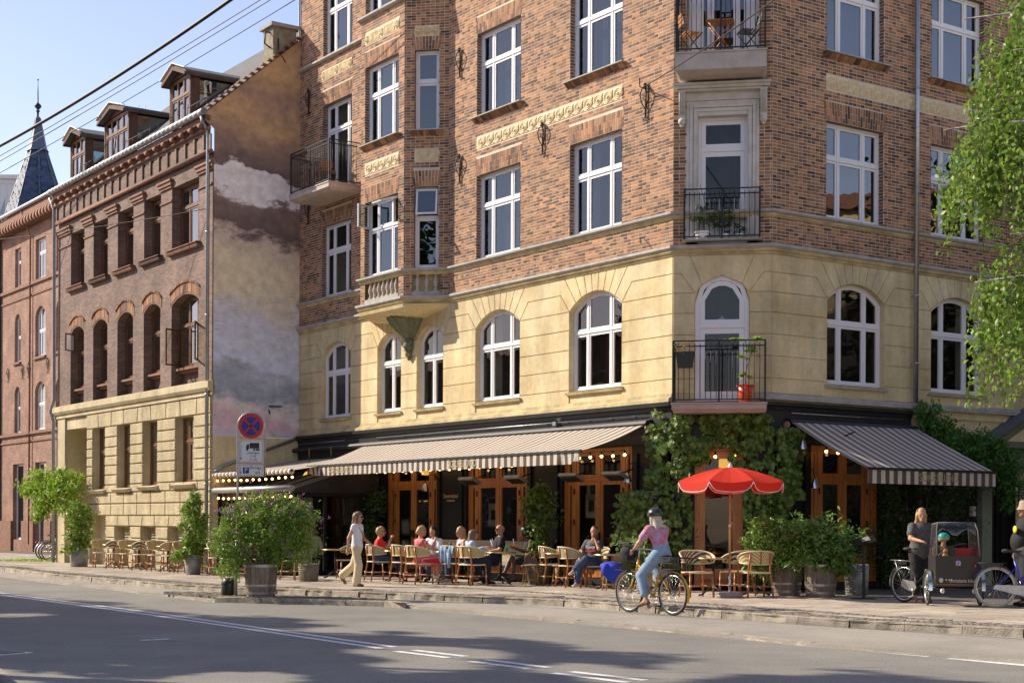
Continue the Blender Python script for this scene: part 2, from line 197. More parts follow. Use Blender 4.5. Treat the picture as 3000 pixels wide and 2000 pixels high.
# ------------------------------------------------------------------ mesh builder and object helpers
class MB:
    def __init__(s): s.v = []; s.f = []; s.m = []; s.uv = []; s.sm = []
    def add(s, pts, faces, m=0, uv=None, smooth=False):
        b = len(s.v); s.v += [tuple(p) for p in pts]
        for i, f in enumerate(faces):
            s.f.append([b + k for k in f]); s.m.append(m); s.sm.append(smooth); s.uv.append(uv[i] if uv else None)
        return s
    def quad(s, a, b, c, d, m=0, uv=None): return s.add([a, b, c, d], [(0, 1, 2, 3)], m, [uv] if uv else None)
    def prism(s, loop0, loop1, m=0, caps=(True, True), smooth=False):
        n = len(loop0); fs = [(i, (i + 1) % n, n + (i + 1) % n, n + i) for i in range(n)]
        s.add(list(loop0) + list(loop1), fs, m, smooth=smooth)
        b = len(s.v) - 2 * n
        if caps[0]: s.f.append([b + i for i in range(n)][::-1]); s.m.append(m); s.uv.append(None); s.sm.append(False)
        if caps[1]: s.f.append([b + n + i for i in range(n)]); s.m.append(m); s.uv.append(None); s.sm.append(False)
        return s
    def box(s, x0, x1, y0, y1, z0, z1, m=0):
        return s.prism([(x0, y0, z0), (x1, y0, z0), (x1, y1, z0), (x0, y1, z0)], [(x0, y0, z1), (x1, y0, z1), (x1, y1, z1), (x0, y1, z1)], m)
    def fbox(s, F, u0, u1, z0, z1, d0, d1, m=0):
        if isinstance(m, int) and m == -9: pass
        return s.prism([F.p(u0, z0, d0), F.p(u1, z0, d0), F.p(u1, z1, d0), F.p(u0, z1, d0)], [F.p(u0, z0, d1), F.p(u1, z0, d1), F.p(u1, z1, d1), F.p(u0, z1, d1)], m)
    def obox(s, c, ax, ay, az, m=0):   # centre and three half-axis vectors
        c, ax, ay, az = map(Vector, (c, ax, ay, az))
        L0 = [c - az + a * ax + b * ay for a, b in ((-1, -1), (1, -1), (1, 1), (-1, 1))]
        return s.prism(L0, [p + 2 * az for p in L0], m)
    def tube(s, pts, r, n=8, m=0, closed=False, smooth=True, up=None):
        pts = [Vector(p) for p in pts]; k = len(pts); rr = r if isinstance(r, (list, tuple)) else [r] * k
        ref = Vector(up) if up else None; rings = []
        for i, p in enumerate(pts):
            if closed: t = pts[(i + 1) % k] - pts[i - 1]
            else: t = pts[min(i + 1, k - 1)] - pts[max(i - 1, 0)]
            t.normalize()
            if ref is None: ref = t.orthogonal()
            a = (ref - t * ref.dot(t))
            if a.length < 1e-4: a = t.orthogonal()
            a.normalize(); b = t.cross(a); ref = a
            rings += [p + (a * math.cos(2 * math.pi * j / n) + b * math.sin(2 * math.pi * j / n)) * rr[i] for j in range(n)]
        fs = []
        for i in range(k if closed else k - 1):
            o, q = i * n, ((i + 1) % k) * n
            fs += [(o + j, o + (j + 1) % n, q + (j + 1) % n, q + j) for j in range(n)]
        s.add(rings, fs, m, smooth=smooth); b = len(s.v) - len(rings)
        if not closed:
            for cap in ([b + j for j in range(n)][::-1], [b + (k - 1) * n + j for j in range(n)]): s.f.append(cap); s.m.append(m); s.uv.append(None); s.sm.append(False)
        return s
    def lathe(s, prof, n=20, c=(0, 0, 0), X=(1, 0, 0), Y=(0, 1, 0), Z=(0, 0, 1), m=0, smooth=True, a0=0, a1=2 * math.pi, fl=0, nf=0):
        c, X, Y, Z = map(Vector, (c, X, Y, Z)); full = abs(a1 - a0 - 2 * math.pi) < 1e-6; na = n if full else n + 1; vs = []
        for r, z in prof:
            for j in range(na):
                a = a0 + (a1 - a0) * j / n; q = r * (1 + (fl * abs(math.sin(nf * a)) if fl else 0)); vs.append(c + X * (q * math.cos(a)) + Y * (q * math.sin(a)) + Z * z)
        fs = []
        for i in range(len(prof) - 1):
            for j in range(n):
                j2 = (j + 1) % na if full else j + 1
                fs.append((i * na + j, i * na + j2, (i + 1) * na + j2, (i + 1) * na + j))
        return s.add(vs, fs, m, smooth=smooth)
    def ball(s, c, r, n=10, m=0, k=6):
        rx, ry, rz = r if isinstance(r, (tuple, list)) else (r, r, r); pr = [(max(math.sin(math.pi * i / k), 1e-3), -math.cos(math.pi * i / k)) for i in range(k + 1)]
        return s.lathe(pr, n, c, (rx, 0, 0), (0, ry, 0), (0, 0, rz), m)
    def build(s, name, mats, parent=None, label=None, kind=None, cat=None, group=None, loc=None, seg=None):
        me = bpy.data.meshes.new(name)
        org = Vector(loc) if loc else Vector((0, 0, 0))
        acc = Vector((0, 0, 0)); p = parent
        while p is not None and not p.get('_local'): acc += p.location; p = p.parent
        if parent is not None and parent.get('_local'): acc = Vector((0, 0, 0))
        sh = org + (acc if parent is not None else Vector((0, 0, 0)))
        me.from_pydata([(v[0] - sh.x, v[1] - sh.y, v[2] - sh.z) for v in s.v], [], s.f)
        for mm in (mats if isinstance(mats, (list, tuple)) else [mats]): me.materials.append(mm)
        me.polygons.foreach_set('material_index', s.m); me.polygons.foreach_set('use_smooth', s.sm)
        if any(u is not None for u in s.uv):
            lay = me.uv_layers.new(name='UVMap'); k = 0
            for f, u in zip(s.f, s.uv):
                for q in range(len(f)):
                    if u is not None: lay.data[k].uv = u[q]
                    k += 1
        me.update(); o = bpy.data.objects.new(name, me); COL.objects.link(o); o.location = org
        if parent is not None: o.parent = parent
        return tag(o, label, cat, group, kind)

def tag(o, label=None, cat=None, group=None, kind=None):
    if label: o['label'] = label
    if cat: o['category'] = cat
    if group: o['group'] = group
    if kind: o['kind'] = kind
    return o
def thing(name, label, cat, loc=(0, 0, 0), rz=0, group=None, local=True, scale=1):
    o = bpy.data.objects.new(name, None); COL.objects.link(o); o.location = loc; o.rotation_euler = (0, 0, rz); o.scale = (scale,) * 3; o.empty_display_size = .1
    if local: o['_local'] = 1
    return tag(o, label, cat, group)
def dup(root, loc=None, rz=None, label=None, group=None, parent=None):
    r = root.copy(); COL.objects.link(r)
    if loc is not None: r.location = loc
    if rz is not None: r.rotation_euler = (0, 0, rz)
    if label: r['label'] = label
    if group: r['group'] = group
    if parent is not None: r.parent = parent
    for ch in list(root.children): dup(ch, parent=r)
    return r
def piece(proto, parent, loc=(0, 0, 0), rot=None, scale=None, name=None, mt=None):
    """one more object of a mesh that alike pieces share"""
    o = bpy.data.objects.new(name or proto.name.split('.')[0], proto.data if hasattr(proto, 'data') else proto); COL.objects.link(o); o.parent = parent
    if mt is not None: o.matrix_local = mt
    else:
        o.location = loc
        if rot: o.rotation_euler = rot
        if scale: o.scale = scale
    return o

# ------------------------------------------------------------------ frames: u along a facade, z up, d out of it
class Fr:
    def __init__(s, O, D, N): s.O = O; s.D = D; s.N = N
    def p(s, u, z, d=0): return (s.O[0] + s.D[0] * u + s.N[0] * d, s.O[1] + s.D[1] * u + s.N[1] * d, z)
    def mt(s, u, z, d=0):      # local X along u, Y along z, Z along outward normal
        X = Vector((s.D[0], s.D[1], 0)); Y = Vector((0, 0, 1)); Z = Vector((s.N[0], s.N[1], 0))
        m = Matrix((X, Y, Z)).transposed().to_4x4(); m.translation = Vector(s.p(u, z, d)); return m
    def ang(s): return math.atan2(s.D[1], s.D[0])
DL = Vector((-.5726, .8198)); NLv = Vector((-.8198, -.5726)); DR = Vector((.8198, .5726)); NR = Vector((.5726, -.8198)); DC = Vector((.9846, -.1748)); NC = Vector((-.1748, -.9846))
PLC = Vector((3.3344, 32.)); PRC = PLC + DC * 2.041
FL = Fr(PLC, DL, NLv); FC = Fr(PLC, DC, NC); FRt = Fr(PRC, DR, NR)
BD = .83; U0, U1 = 8.72, 12.63
FB = Fr(PLC + NLv * BD, DL, NLv); FBo = Fr(PLC + DL * U0, (DL + NLv).normalized(), Vector((-(DL + NLv).normalized()[1], (DL + NLv).normalized()[0])))
FBl = Fr(PLC + DL * (U1 - BD) + NLv * BD, (DL - NLv).normalized(), (DL + NLv).normalized())
FM = Fr(PLC + DL * 17.0, NLv, -DL); FO = Fr(PLC + NLv * 2.75, DL, NLv); FP = Fr(PLC - NLv * 4.0, DL, NLv)
if FBo.N[0] * NC[0] + FBo.N[1] * NC[1] < 0: FBo.N = -FBo.N
def gz(x, y, lv=.17):      # the street falls a little towards the old houses
    u = (Vector((x, y)) - PLC).dot(DL); return lv - .0045 * max(0, u)
def lp(u, d, lv=.17):
    p = FL.p(u, 0, d); return (p[0], p[1], gz(p[0], p[1], lv))
# ------------------------------------------------------------------ 2D helpers on facades
def inset(poly, t):
    n = len(poly); A = sum(poly[i][0] * poly[(i + 1) % n][1] - poly[(i + 1) % n][0] * poly[i][1] for i in range(n)); sg = 1 if A > 0 else -1; out = []
    for i in range(n):
        p0, p1, p2 = Vector(poly[i - 1]), Vector(poly[i]), Vector(poly[(i + 1) % n]); a = (p1 - p0); b = (p2 - p1)
        if a.length < 1e-6 or b.length < 1e-6: out.append(tuple(p1)); continue
        a.normalize(); b.normalize(); na = Vector((-a.y, a.x)) * sg; nb = Vector((-b.y, b.x)) * sg; m = na + nb
        k = t / max(.35, 1 + na.dot(nb)); out.append((p1.x + m.x * k, p1.y + m.y * k))
    return out
def slabpoly(mb, F, poly, d0, d1, m=0, bev=0):
    if bev:
        q = inset(poly, bev); a = [F.p(u, z, d0) for u, z in poly]; b = [F.p(u, z, d1 - bev) for u, z in poly]; c = [F.p(u, z, d1) for u, z in q]; n = len(poly)
        mb.add(a + b + c, [(i, (i + 1) % n, n + (i + 1) % n, n + i) for i in range(n)] + [(n + i, n + (i + 1) % n, 2 * n + (i + 1) % n, 2 * n + i) for i in range(n)] + [tuple(range(2 * n, 3 * n))], m)
    else: mb.prism([F.p(u, z, d0) for u, z in poly], [F.p(u, z, d1) for u, z in poly], m, (False, True))
def ring(mb, F, outer, inner, d0, d1, m=0):
    n = len(outer); P = [F.p(u, z, d) for lst, d in ((outer, d0), (outer, d1), (inner, d1), (inner, d0)) for u, z in lst]; fs = []
    for k in range(3):
        fs += [(k * n + i, k * n + (i + 1) % n, (k + 1) * n + (i + 1) % n, (k + 1) * n + i) for i in range(n)]
    mb.add(P, fs, m)
def archf(ua, ub, zs, rise):
    w = abs(ub - ua) / 2; uc = (ua + ub) / 2
    if not rise: return lambda u, c=0: zs - c
    R = (w * w + rise * rise) / (2 * rise); zc = zs + rise - R
    return lambda u, c=0: zc + math.sqrt(max((R - c) ** 2 - (u - uc) ** 2, 0))
def cell(u0, u1, z0, top, k=10, cut=0):
    """closed loop with a flat or arched head"""
    if not callable(top): return [(u0, z0), (u1, z0), (u1, top), (u0, top)]
    return [(u0, z0), (u1, z0)] + [(u1 + (u0 - u1) * i / k, max(top(u1 + (u0 - u1) * i / k, cut), z0 + .01)) for i in range(k + 1)]
def wall_sheet(mb, F, u0, u1, z0, z1, holes, d=0, m=0):
    us = sorted({u0, u1, *[min(max(h[k], u0), u1) for h in holes for k in (0, 1)]})
    for a, b in zip(us, us[1:]):
        if b - a < 1e-6: continue
        mid = (a + b) / 2; hz = sorted((max(h[2], z0), min(h[3], z1)) for h in holes if h[0] < mid < h[1] and h[3] > z0 and h[2] < z1); z = z0
        for q in hz + [(z1, z1)]:
            if q[0] - z > 1e-6: mb.quad(F.p(a, z, d), F.p(b, z, d), F.p(b, q[0], d), F.p(a, q[0], d), m, [(a, z), (b, z), (b, q[0]), (a, q[0])])
            z = max(z, q[1])
def reveals(mb, F, loop, d0, d1, m=0):
    n = len(loop); L = 0
    for i in range(n):
        a, b = loop[i], loop[(i + 1) % n]; s = math.hypot(b[0] - a[0], b[1] - a[1]); v = abs(a[0] - b[0]) < 1e-6
        uv = [(0, a[1]), (0, b[1]), (abs(d1 - d0), b[1]), (abs(d1 - d0), a[1])] if v else [(a[1], a[0]), (b[1], b[0]), (b[1] + .15, b[0]), (a[1] + .15, a[0])]
        mb.quad(F.p(*a, d0), F.p(*b, d0), F.p(*b, d1), F.p(*a, d1), m, uv)
def sweep(mb, path, prof, m=0, closed_ends=True):
    """moulding along a plan path [(x,y)] (outside on the right-hand normals given); profile [(d,z)]"""
    n = len(path); offs = []
    for i in range(n):
        nr = []
        for a, b in ((i - 1, i), (i, i + 1)):
            if 0 <= a and b < n: t = (Vector(path[b]) - Vector(path[a])).normalized(); nr.append(Vector((t.y, -t.x)))
        if len(nr) == 1: offs.append(nr[0])
        else: s = nr[0] + nr[1]; offs.append(s / (1 + nr[0].dot(nr[1])))
    k = len(prof); vs = [(path[i][0] + offs[i].x * d, path[i][1] + offs[i].y * d, z) for i in range(n) for d, z in prof]
    fs = [(i * k + j, (i + 1) * k + j, (i + 1) * k + j + 1, i * k + j + 1) for i in range(n - 1) for j in range(k - 1)]
    fs += [tuple(range(k)), tuple((n - 1) * k + j for j in range(k))]
    mb.add(vs, fs, m)
def P2(F, u, d=0): q = F.p(u, 0, d); return (q[0], q[1])

# ------------------------------------------------------------------ windows
def curtains(F, ua, ub, z0, z1, parent, style, d=-.42):
    r = random.Random(int(abs(ua * 100 + z0 * 37)))
    if style == 'none': return
    def drape(a, b, m, zb=z0):
        mb = MB(); k = max(4, int(abs(b - a) / .05)); pts = [(a + (b - a) * i / k, d - .03 * (i % 2)) for i in range(k + 1)]
        for (u, q), (u2, q2) in zip(pts, pts[1:]): mb.quad(F.p(u, zb, q), F.p(u2, zb, q2), F.p(u2, z1, q2), F.p(u, z1, q))
        mb.build('curtain', m, parent)
    w = ub - ua
    if 'L' in style: drape(ub - w * r.uniform(.2, .3), ub - .02, M['curtain'])
    if 'R' in style: drape(ua + .02, ua + w * r.uniform(.2, .3), M['curtain'])
    if 'C' in style: drape(ua + .4 * w, ua + .58 * w, M['redcur'])
    if 'B' in style: drape(ua + .02, ub - .02, M['blind'], z0 + (z1 - z0) * .0)
    if 'H' in style: drape(ua + .02, ub - .02, M['curtain'], z0 + (z1 - z0) * .5)
def window(F, ua, ub, z0, zs, rise, parent, cols=(.28, .44, .28), trans=None, mt='white', d=-.13, fr=.055, mu=.05, sash=.042, gl='glass', cur='none', panes=True, open_=(), name='window', label=None):
    if gl == 'glass' and (F is FL or F is FB): gl = 'glassb'  # sun-side panes take the glass with blue tinted reflections
    top = archf(ua, ub, zs, rise); mb = MB(); tf = top if rise else zs
    outer = cell(ua, ub, z0, tf); inner = cell(ua + fr, ub - fr, z0 + fr, tf, cut=fr) if rise else cell(ua + fr, ub - fr, z0 + fr, zs - fr)
    ring(mb, F, outer, inner, d - .08, d)
    W = ub - ua; us = [ua]
    for c in cols: us.append(us[-1] + W * c)
    for u in us[1:-1]:
        slabpoly(mb, F, cell(u - mu / 2, u + mu / 2, z0 + fr, top(u, fr * .8)), d - .08, d - .004)
    if trans: mb.fbox(F, ua + fr, ub - fr, trans - .035, trans + .035, d - .08, d + .006); mb.fbox(F, ua + fr, ub - fr, trans - .055, trans - .035, d - .08, d - .02)
    cells = []
    rows = [(z0 + fr, (trans - .05) if trans else None), (trans + .035, None)] if trans else [(z0 + fr, None)]
    for i in range(len(cols)):
        a = us[i] + (fr if i == 0 else mu / 2) + .004; b = us[i + 1] - (fr if i == len(cols) - 1 else mu / 2) - .004
        for j, (za, zb) in enumerate(rows):
            if zb is not None: cells.append((i, j, a, b, za + .004, zb - .004, 0))
            else: cells.append((i, j, a, b, za + .004, tf if rise else zs - fr - .004, fr if rise else 0))
    for (i, j, a, b, za, zb, cut) in cells:
        if (i, j) in open_: continue
        if callable(zb): o_, i_ = cell(a, b, za, zb, 5, cut), cell(a + sash, b - sash, za + sash, zb, 5, cut + sash)
        else: o_, i_ = cell(a, b, za, zb), cell(a + sash, b - sash, za + sash, zb - sash)
        ring(mb, F, o_, i_, d - .06, d - .016)
    mb.fbox(F, ua, ub, z0 - .03, z0 + .012, d - .05, d + .035)
    w = mb.build(name, M[mt], parent, label)
    for (i, j, a, b, za, zb, cut) in cells:
        if (i, j) in open_: continue
        g = MB(); q = cell(a + .01, b - .01, za + .01, zb, 5, cut + .01) if callable(zb) else cell(a + .01, b - .01, za + .01, zb - .01)
        t = rnd.uniform(-.0025, .0025); t2 = rnd.uniform(-.002, .002)
        g.add([F.p(u, z, d - .04 + (u - a) * t + (z - za) * t2) for u, z in q], [tuple(range(len(q)))]); g.build('pane', M[gl], w)
    curtains(F, ua + .03, ub - .03, z0, zs + rise * .6, w, cur, d - .3)
    return w
def leaf_sash(F, hinge_u, z0, z1, w, ang, d, parent, mt='white', vertical=True):
    """an open casement: hinged at hinge_u, turned out by ang; w signed along u"""
    ca, sa = math.cos(ang), math.sin(ang)
    if vertical:
        D = F.D * ca * (1 if w > 0 else -1) + F.N * sa; O = Vector(F.p(hinge_u, 0, d)[:2]); G = Fr(O, D, Vector((D[1], -D[0])))
        mb = MB(); W = abs(w); ring(mb, G, cell(0, W, z0, z1), cell(.045, W - .045, z0 + .045, z1 - .045), -.02, .02); o = mb.build('casement', M[mt], parent)
        g = MB(); g.add([G.p(u, z, 0) for u, z in cell(.03, W - .03, z0 + .03, z1 - .03)], [(0, 1, 2, 3)]); g.build('pane', M['glass' if mt == 'white' else 'glassd'], parent)
    else:
        h = z1 - z0; pts = lambda u, v, t: tuple(Vector(F.p(hinge_u + u, z1, d)) + (Vector((0, 0, -ca)) + Vector((F.N[0], F.N[1], 0)) * sa) * v + (Vector((F.N[0], F.N[1], 0)) * ca + Vector((0, 0, sa))) * t)
        mb = MB(); n = 4; o_ = cell(0, w, 0, h); i_ = cell(.045, w - .045, .045, h - .045); L = [pts(u, v, t) for lst, t in ((o_, -.02), (o_, .02), (i_, .02), (i_, -.02)) for u, v in lst]
        mb.add(L, [(k * n + i, k * n + (i + 1) % n, ((k + 1) % 4) * n + (i + 1) % n, ((k + 1) % 4) * n + i) for k in range(4) for i in range(n)]); mb.build('casement', M[mt], parent)
        g = MB(); g.add([pts(u, v, 0) for u, v in i_], [(0, 1, 2, 3)]); g.build('pane', M['glass' if mt == 'white' else 'glassd'], parent)

# ------------------------------------------------------------------ the corner building
B = thing('corner_building', 'brown brick and yellow stucco corner building above the striped awnings', 'building', (PLC.x, PLC.y, 0), local=False)
RB = 14.0
ZB, ZT = 7.34, 17.7
def whole(lst, z0, z1): return [(a, b, z0, z1) for a, b in lst]
LE, LDm, LA = (1.70, 3.58), (5.54, 7.42), (13.82, 15.55)
RF, RG, RH = (1.57, 3.35), (4.92, 6.75), (8.35, 10.2)
holesL = whole([LE, LDm, LA], 8.06, 10.15) + whole([LE, LDm, LA], 11.58, 13.66) + whole([LE, LDm], 15.1, 17.15) + [(13.82, 15.55, 15.1, 17.15)]
holesL[5] = (LA[0], LA[1], 10.98, 13.66)
holesR = whole([RF, RG, RH], 8.06, 10.12) + whole([RF, RG, RH], 11.58, 13.64) + whole([RF, RG, RH], 15.1, 17.15)
holesC = [(.28, 1.76, 7.34, 10.36), (.30, 1.74, 11.15, 13.9), (.5, 1.5, 14.9, 17)]
holesB = whole([(9.84, 11.58)], 8.06, 10.06) + whole([(9.84, 11.58)], 11.58, 13.67) + whole([(9.84, 11.58)], 15.1, 17.1)
holesO = whole([(.26, .90)], 8.06, 10.14) + whole([(.26, .90)], 11.56, 13.64) + whole([(.26, .90)], 15.1, 17.1)
holesB.append((9.8, 11.55, 7.36, 7.95)); holesO.append((.2, .95, 7.36, 7.95))
friezesL = [(1.70, 7.42, 10.80, 11.08), (13.82, 15.62, 14.42, 14.68)]; friezesR = [(1.56, 10.2, 10.80, 11.08)]; friezesB = [(9.82, 11.58, 10.80, 11.08), (9.82, 11.58, 14.28, 14.56)]; friezesO = [(.26, .90, 10.80, 11.08), (.26, .90, 13.98, 14.26)]
segs = [(FL, 0, U0, holesL, friezesL), (FL, U1, 17.0, holesL, friezesL), (FB, 9.55, 11.80, holesB, friezesB), (FBo, 0, 1.174, holesO, friezesO), (FBl, 0, 1.174, [], []), (FC, 0, 2.041, holesC, []), (FRt, 0, RB, holesR, friezesR)]
mb = MB()
for F, a, b, h, f in segs: wall_sheet(mb, F, a, b, ZB, ZT, h)
mb.build('brick_wall', M['mortar'], B)
mb = MB()
for F, a, b, h, f in segs:
    for q in h:
        if a <= q[0] < b and q[2] > 7.38 or F is FC: reveals(mb, F, cell(*q[:2], q[2], q[3]), .008, -.2)
mb.build('window_reveals', M['reveal'], B, kind='stuff')
CH = .0712
def brick_rows(F, a, b, holes):
    out = []; k = 0; z = ZB + .012
    while z < ZT - .06:
        st = .125 if k % 2 else .25; u = a + (.0 if k % 2 else (-.0625 if k % 4 else .0625) - .19)
        hs = sorted((h[0], h[1]) for h in holes if h[2] < z + CH - .02 and h[3] > z + .01)
        free = []; c = a
        for h0, h1 in hs:
            if h0 > c: free.append((c, min(h0, b)))
            c = max(c, h1)
        if c < b: free.append((c, b))
        while u < b:
            x0, x1 = u + .0065, u + st - .0065
            for f0, f1 in free:
                y0, y1 = max(x0, f0 + (.004 if f0 == a else 0)), min(x1, f1 - (.004 if f1 == b else 0))
                if y1 - y0 > .028: out.append((y0, y1, z, z + CH - .013, abs(y1 - y0 - (st - .013)) < 1e-4))
            u += st
        z += CH; k += 1
    return out
def add_brick(mb, F, y0, y1, z0, z1, d):
    P = [F.p(y0, z0, 0), F.p(y1, z0, 0), F.p(y1, z1, 0), F.p(y0, z1, 0), F.p(y0, z0, d), F.p(y1, z0, d), F.p(y1, z1, d), F.p(y0, z1, d)]
    mb.add(P, [(4, 5, 6, 7), (0, 1, 5, 4), (1, 2, 6, 5), (2, 3, 7, 6), (3, 0, 4, 7)])
def brick_mesh(w, name):
    m = MB(); t = Fr(Vector((0, 0)), Vector((1, 0)), Vector((0, -1))); add_brick(m, t, 0, w, 0, CH - .013, .003); o = m.build(name, M['brick']); me = o.data; bpy.data.objects.remove(o); return me
m_str, m_hdr = brick_mesh(.237, 'stretcher'), brick_mesh(.112, 'header')
bw = MB(); nobj = 0; soldier = MB()
for F, a, b, h, f in segs:
    arch = []; sills = []
    for q in h:
        if F is FC or q[2] < 7.5: continue
        arch.append((q[0] - .03, q[1] + .03, q[3], q[3] + .43)); 
        if q[2] > 11: sills.append((q[0], q[1], q[2] - .1, q[2]))
    rows = brick_rows(F, a, b, h + f + [x for x in arch if a <= x[0] + .1 < b])
    for (y0, y1, z0, z1, full) in rows:
        if full and nobj < 300 and (F is FRt and y0 < 2.3 and 7.4 < z0 < 9.6):
            w = y1 - y0; X = Matrix.Rotation(F.ang(), 4, 'Z'); X.translation = Vector(F.p(y0, z0, .001)) - B.location; nobj += 1
            o = bpy.data.objects.new('brick', m_str if w > .2 else m_hdr); COL.objects.link(o); o.parent = B; o.matrix_local = X
        else: add_brick(bw, F, y0, y1, z0, z1, .0035 + rnd.uniform(-.0015, .0015))
    for x in arch:
        if not (a <= x[0] + .1 < b): continue
        n = int((x[1] - x[0]) / .076); s = (x[1] - x[0]) / n
        for i in range(n):
            u = x[0] + i * s; t = ((i + .5) / n - .5) * .12
            zz = [x[2] + .012, x[2] + .012 + (.115 if i % 2 else .24), x[3] - .01]
            for za, zb in zip(zz, zz[1:]):
                sh = lambda z: t * (z - x[2]) / .43 
                P = [F.p(u + .006 + sh(za), za, 0), F.p(u + s - .006 + sh(za), za, 0), F.p(u + s - .006 + sh(zb), zb - .011, 0), F.p(u + .006 + sh(zb), zb - .011, 0)]
                Q = [tuple(Vector(p) + Vector((F.N[0], F.N[1], 0)) * .0045) for p in P]; bw.prism(P, Q, 0, (False, True))
bw.build('brickwork', M['brick'], B, kind='stuff')
# brick sills under the third-floor windows, with their thin stone caps
def brick_sill(F, a, b, z, parent):
    m = MB(); m.fbox(F, a - .14, b + .14, z - .025, z, -.12, .15); s_ = m.build('sill', M['stone'], parent)
    m = MB(); n = int((b - a + .2) / .08); w = (b - a + .2) / n
    for i in range(n):
        u = a - .1 + i * w; m.prism([F.p(u + .005, z - .14, 0), F.p(u + w - .005, z - .14, 0), F.p(u + w - .005, z - .03, 0), F.p(u + .005, z - .03, 0)], [F.p(u + .005, z - .09, .06), F.p(u + w - .005, z - .09, .06), F.p(u + w - .005, z - .03, .11), F.p(u + .005, z - .03, .11)])
    m.build('sill_bricks', M['brick'], s_)
for F, hs in ((FL, holesL), (FRt, holesR), (FB, holesB), (FBo, holesO)):
    for q in hs:
        if 11.4 < q[2] < 12: brick_sill(F, q[0], q[1], 11.58, B)
# windows with flat heads
TR = lambda z0, z1: z0 + (z1 - z0) * .635
curs = {0: 'BR', 1: 'R', 2: 'H', 3: 'B', 4: 'B', 5: 'B'}
for i, q in enumerate(holesL):
    if i == 5:
        w = window(FL, q[0], q[1], q[2], q[3], 0, B, trans=12.9, cur='H', d=-.16, label='white balcony door under a transom'); continue
    window(FL, *q[:2], q[2], q[3], 0, B, trans=TR(q[2], q[3]), cur={0: 'LR', 1: 'B', 2: 'none', 3: 'B', 4: 'B'}.get(i, 'B'))
for i, q in enumerate(holesR): window(FRt, *q[:2], q[2], q[3], 0, B, trans=TR(q[2], q[3]), cur={3: 'B', 4: 'B', 0: 'none'}.get(i, 'none'))
w = window(FB, 9.84, 11.58, 8.06, 10.06, 0, B, trans=9.33, cur='none', open_=((0, 1), (2, 1)), label='white bay window with two small sashes standing open')
leaf_sash(FB, 11.52, 9.38, 10.0, -.42, math.radians(75), -.1, w); leaf_sash(FB, 9.9, 9.38, 10.0, .45, math.radians(72), -.1, w, vertical=False)
window(FB, 9.84, 11.58, 11.58, 13.67, 0, B, trans=12.9, cur='B'); window(FB, 9.84, 11.58, 15.1, 17.1, 0, B, trans=16.4, cur='LR')
w = window(FBo, .26, .90, 8.06, 10.14, 0, B, cols=(1,), trans=9.38, open_=((0, 1),), label='narrow bay window with its top sash tilted out'); leaf_sash(FBo, .30, 9.42, 10.08, .56, math.radians(9), -.08, w, vertical=False)
window(FBo, .26, .90, 11.56, 13.64, 0, B, cols=(1,), trans=12.85, cur='B'); window(FBo, .26, .90, 15.1, 17.1, 0, B, cols=(1,), trans=16.4)
# friezes of cast scrolls
sc = MB()
for r, t in ((.125, .012), (.08, .010)): sc.tube([(r * math.cos(a), r * math.sin(a) * .9, .004) for a in [2 * math.pi * k / 20 for k in range(20)]], t, 5, closed=True)
sc.lathe([(.045, .0), (.035, .02), (.01, .03), (.0, .03)], 12); sc.tube([(.12, -.09, .004), (.17, -.02, .012), (.15, .07, .012), (.185, .12, .004)], [.006, .014, .012, .005], 5)
for k in range(3): sc.ball((.145 + k * .03, -.115, .004), (.012, .016, .010), 6)
o = sc.build('scroll_ornament', M['frieze']); m_scroll = o.data; bpy.data.objects.remove(o)
ro = MB(); ro.tube([(.1 * math.cos(a), .1 * math.sin(a), .005) for a in [2 * math.pi * k / 18 for k in range(18)]], .014, 5, closed=True); ro.lathe([(.035, 0), (.03, .02), (0, .03)], 10)
for k in range(8): a = k * math.pi / 4; ro.tube([(.03 * math.cos(a), .03 * math.sin(a), .01), (.085 * math.cos(a), .085 * math.sin(a), .01)], .014, 5)
o = ro.build('rosette', M['frieze']); m_ros = o.data; bpy.data.objects.remove(o)
def frieze(F, a, b, z0, z1, kind, flat=False):
    m = MB(); m.fbox(F, a, b, z0, z1, -.02, .012)
    if kind == 'flute':
        n = int((b - a) / .068)
        for i in range(n):
            u = a + (i + .5) * (b - a) / n
            if min(abs(u - (a + .1)), abs(u - (a + b) / 2), abs(u - (b - .1))) > .13: m.fbox(F, u - .017, u + .017, z0 + .03, z1 - .03, .012, .028)
    o = m.build('frieze', M['frieze'], B); base = Matrix.Translation(B.location)
    if kind == 'flute':
        for u in (a + .1, (a + b) / 2, b - .1): piece(m_ros, o, mt=base.inverted() @ F.mt(u, (z0 + z1) / 2, .012), name='rosette')
    else:
        n = max(1, round((b - a) / .357)); s = (b - a) / n
        for i in range(n): piece(m_scroll, o, mt=base.inverted() @ F.mt(b - s * (i + .6) if F in (FL, FB, FBo) else a + s * (i + .45), (z0 + z1) / 2, .010) @ Matrix.Diagonal((-1 if F in (FL, FB, FBo) else 1, 1, 1 if not flat else .5, 1)), name='scroll_ornament')
for F, fs in ((FL, friezesL), (FRt, friezesR), (FB, friezesB), (FBo, friezesO)):
    for q in fs: frieze(F, *q, 'flute' if q[2] > 13 else 'scroll')

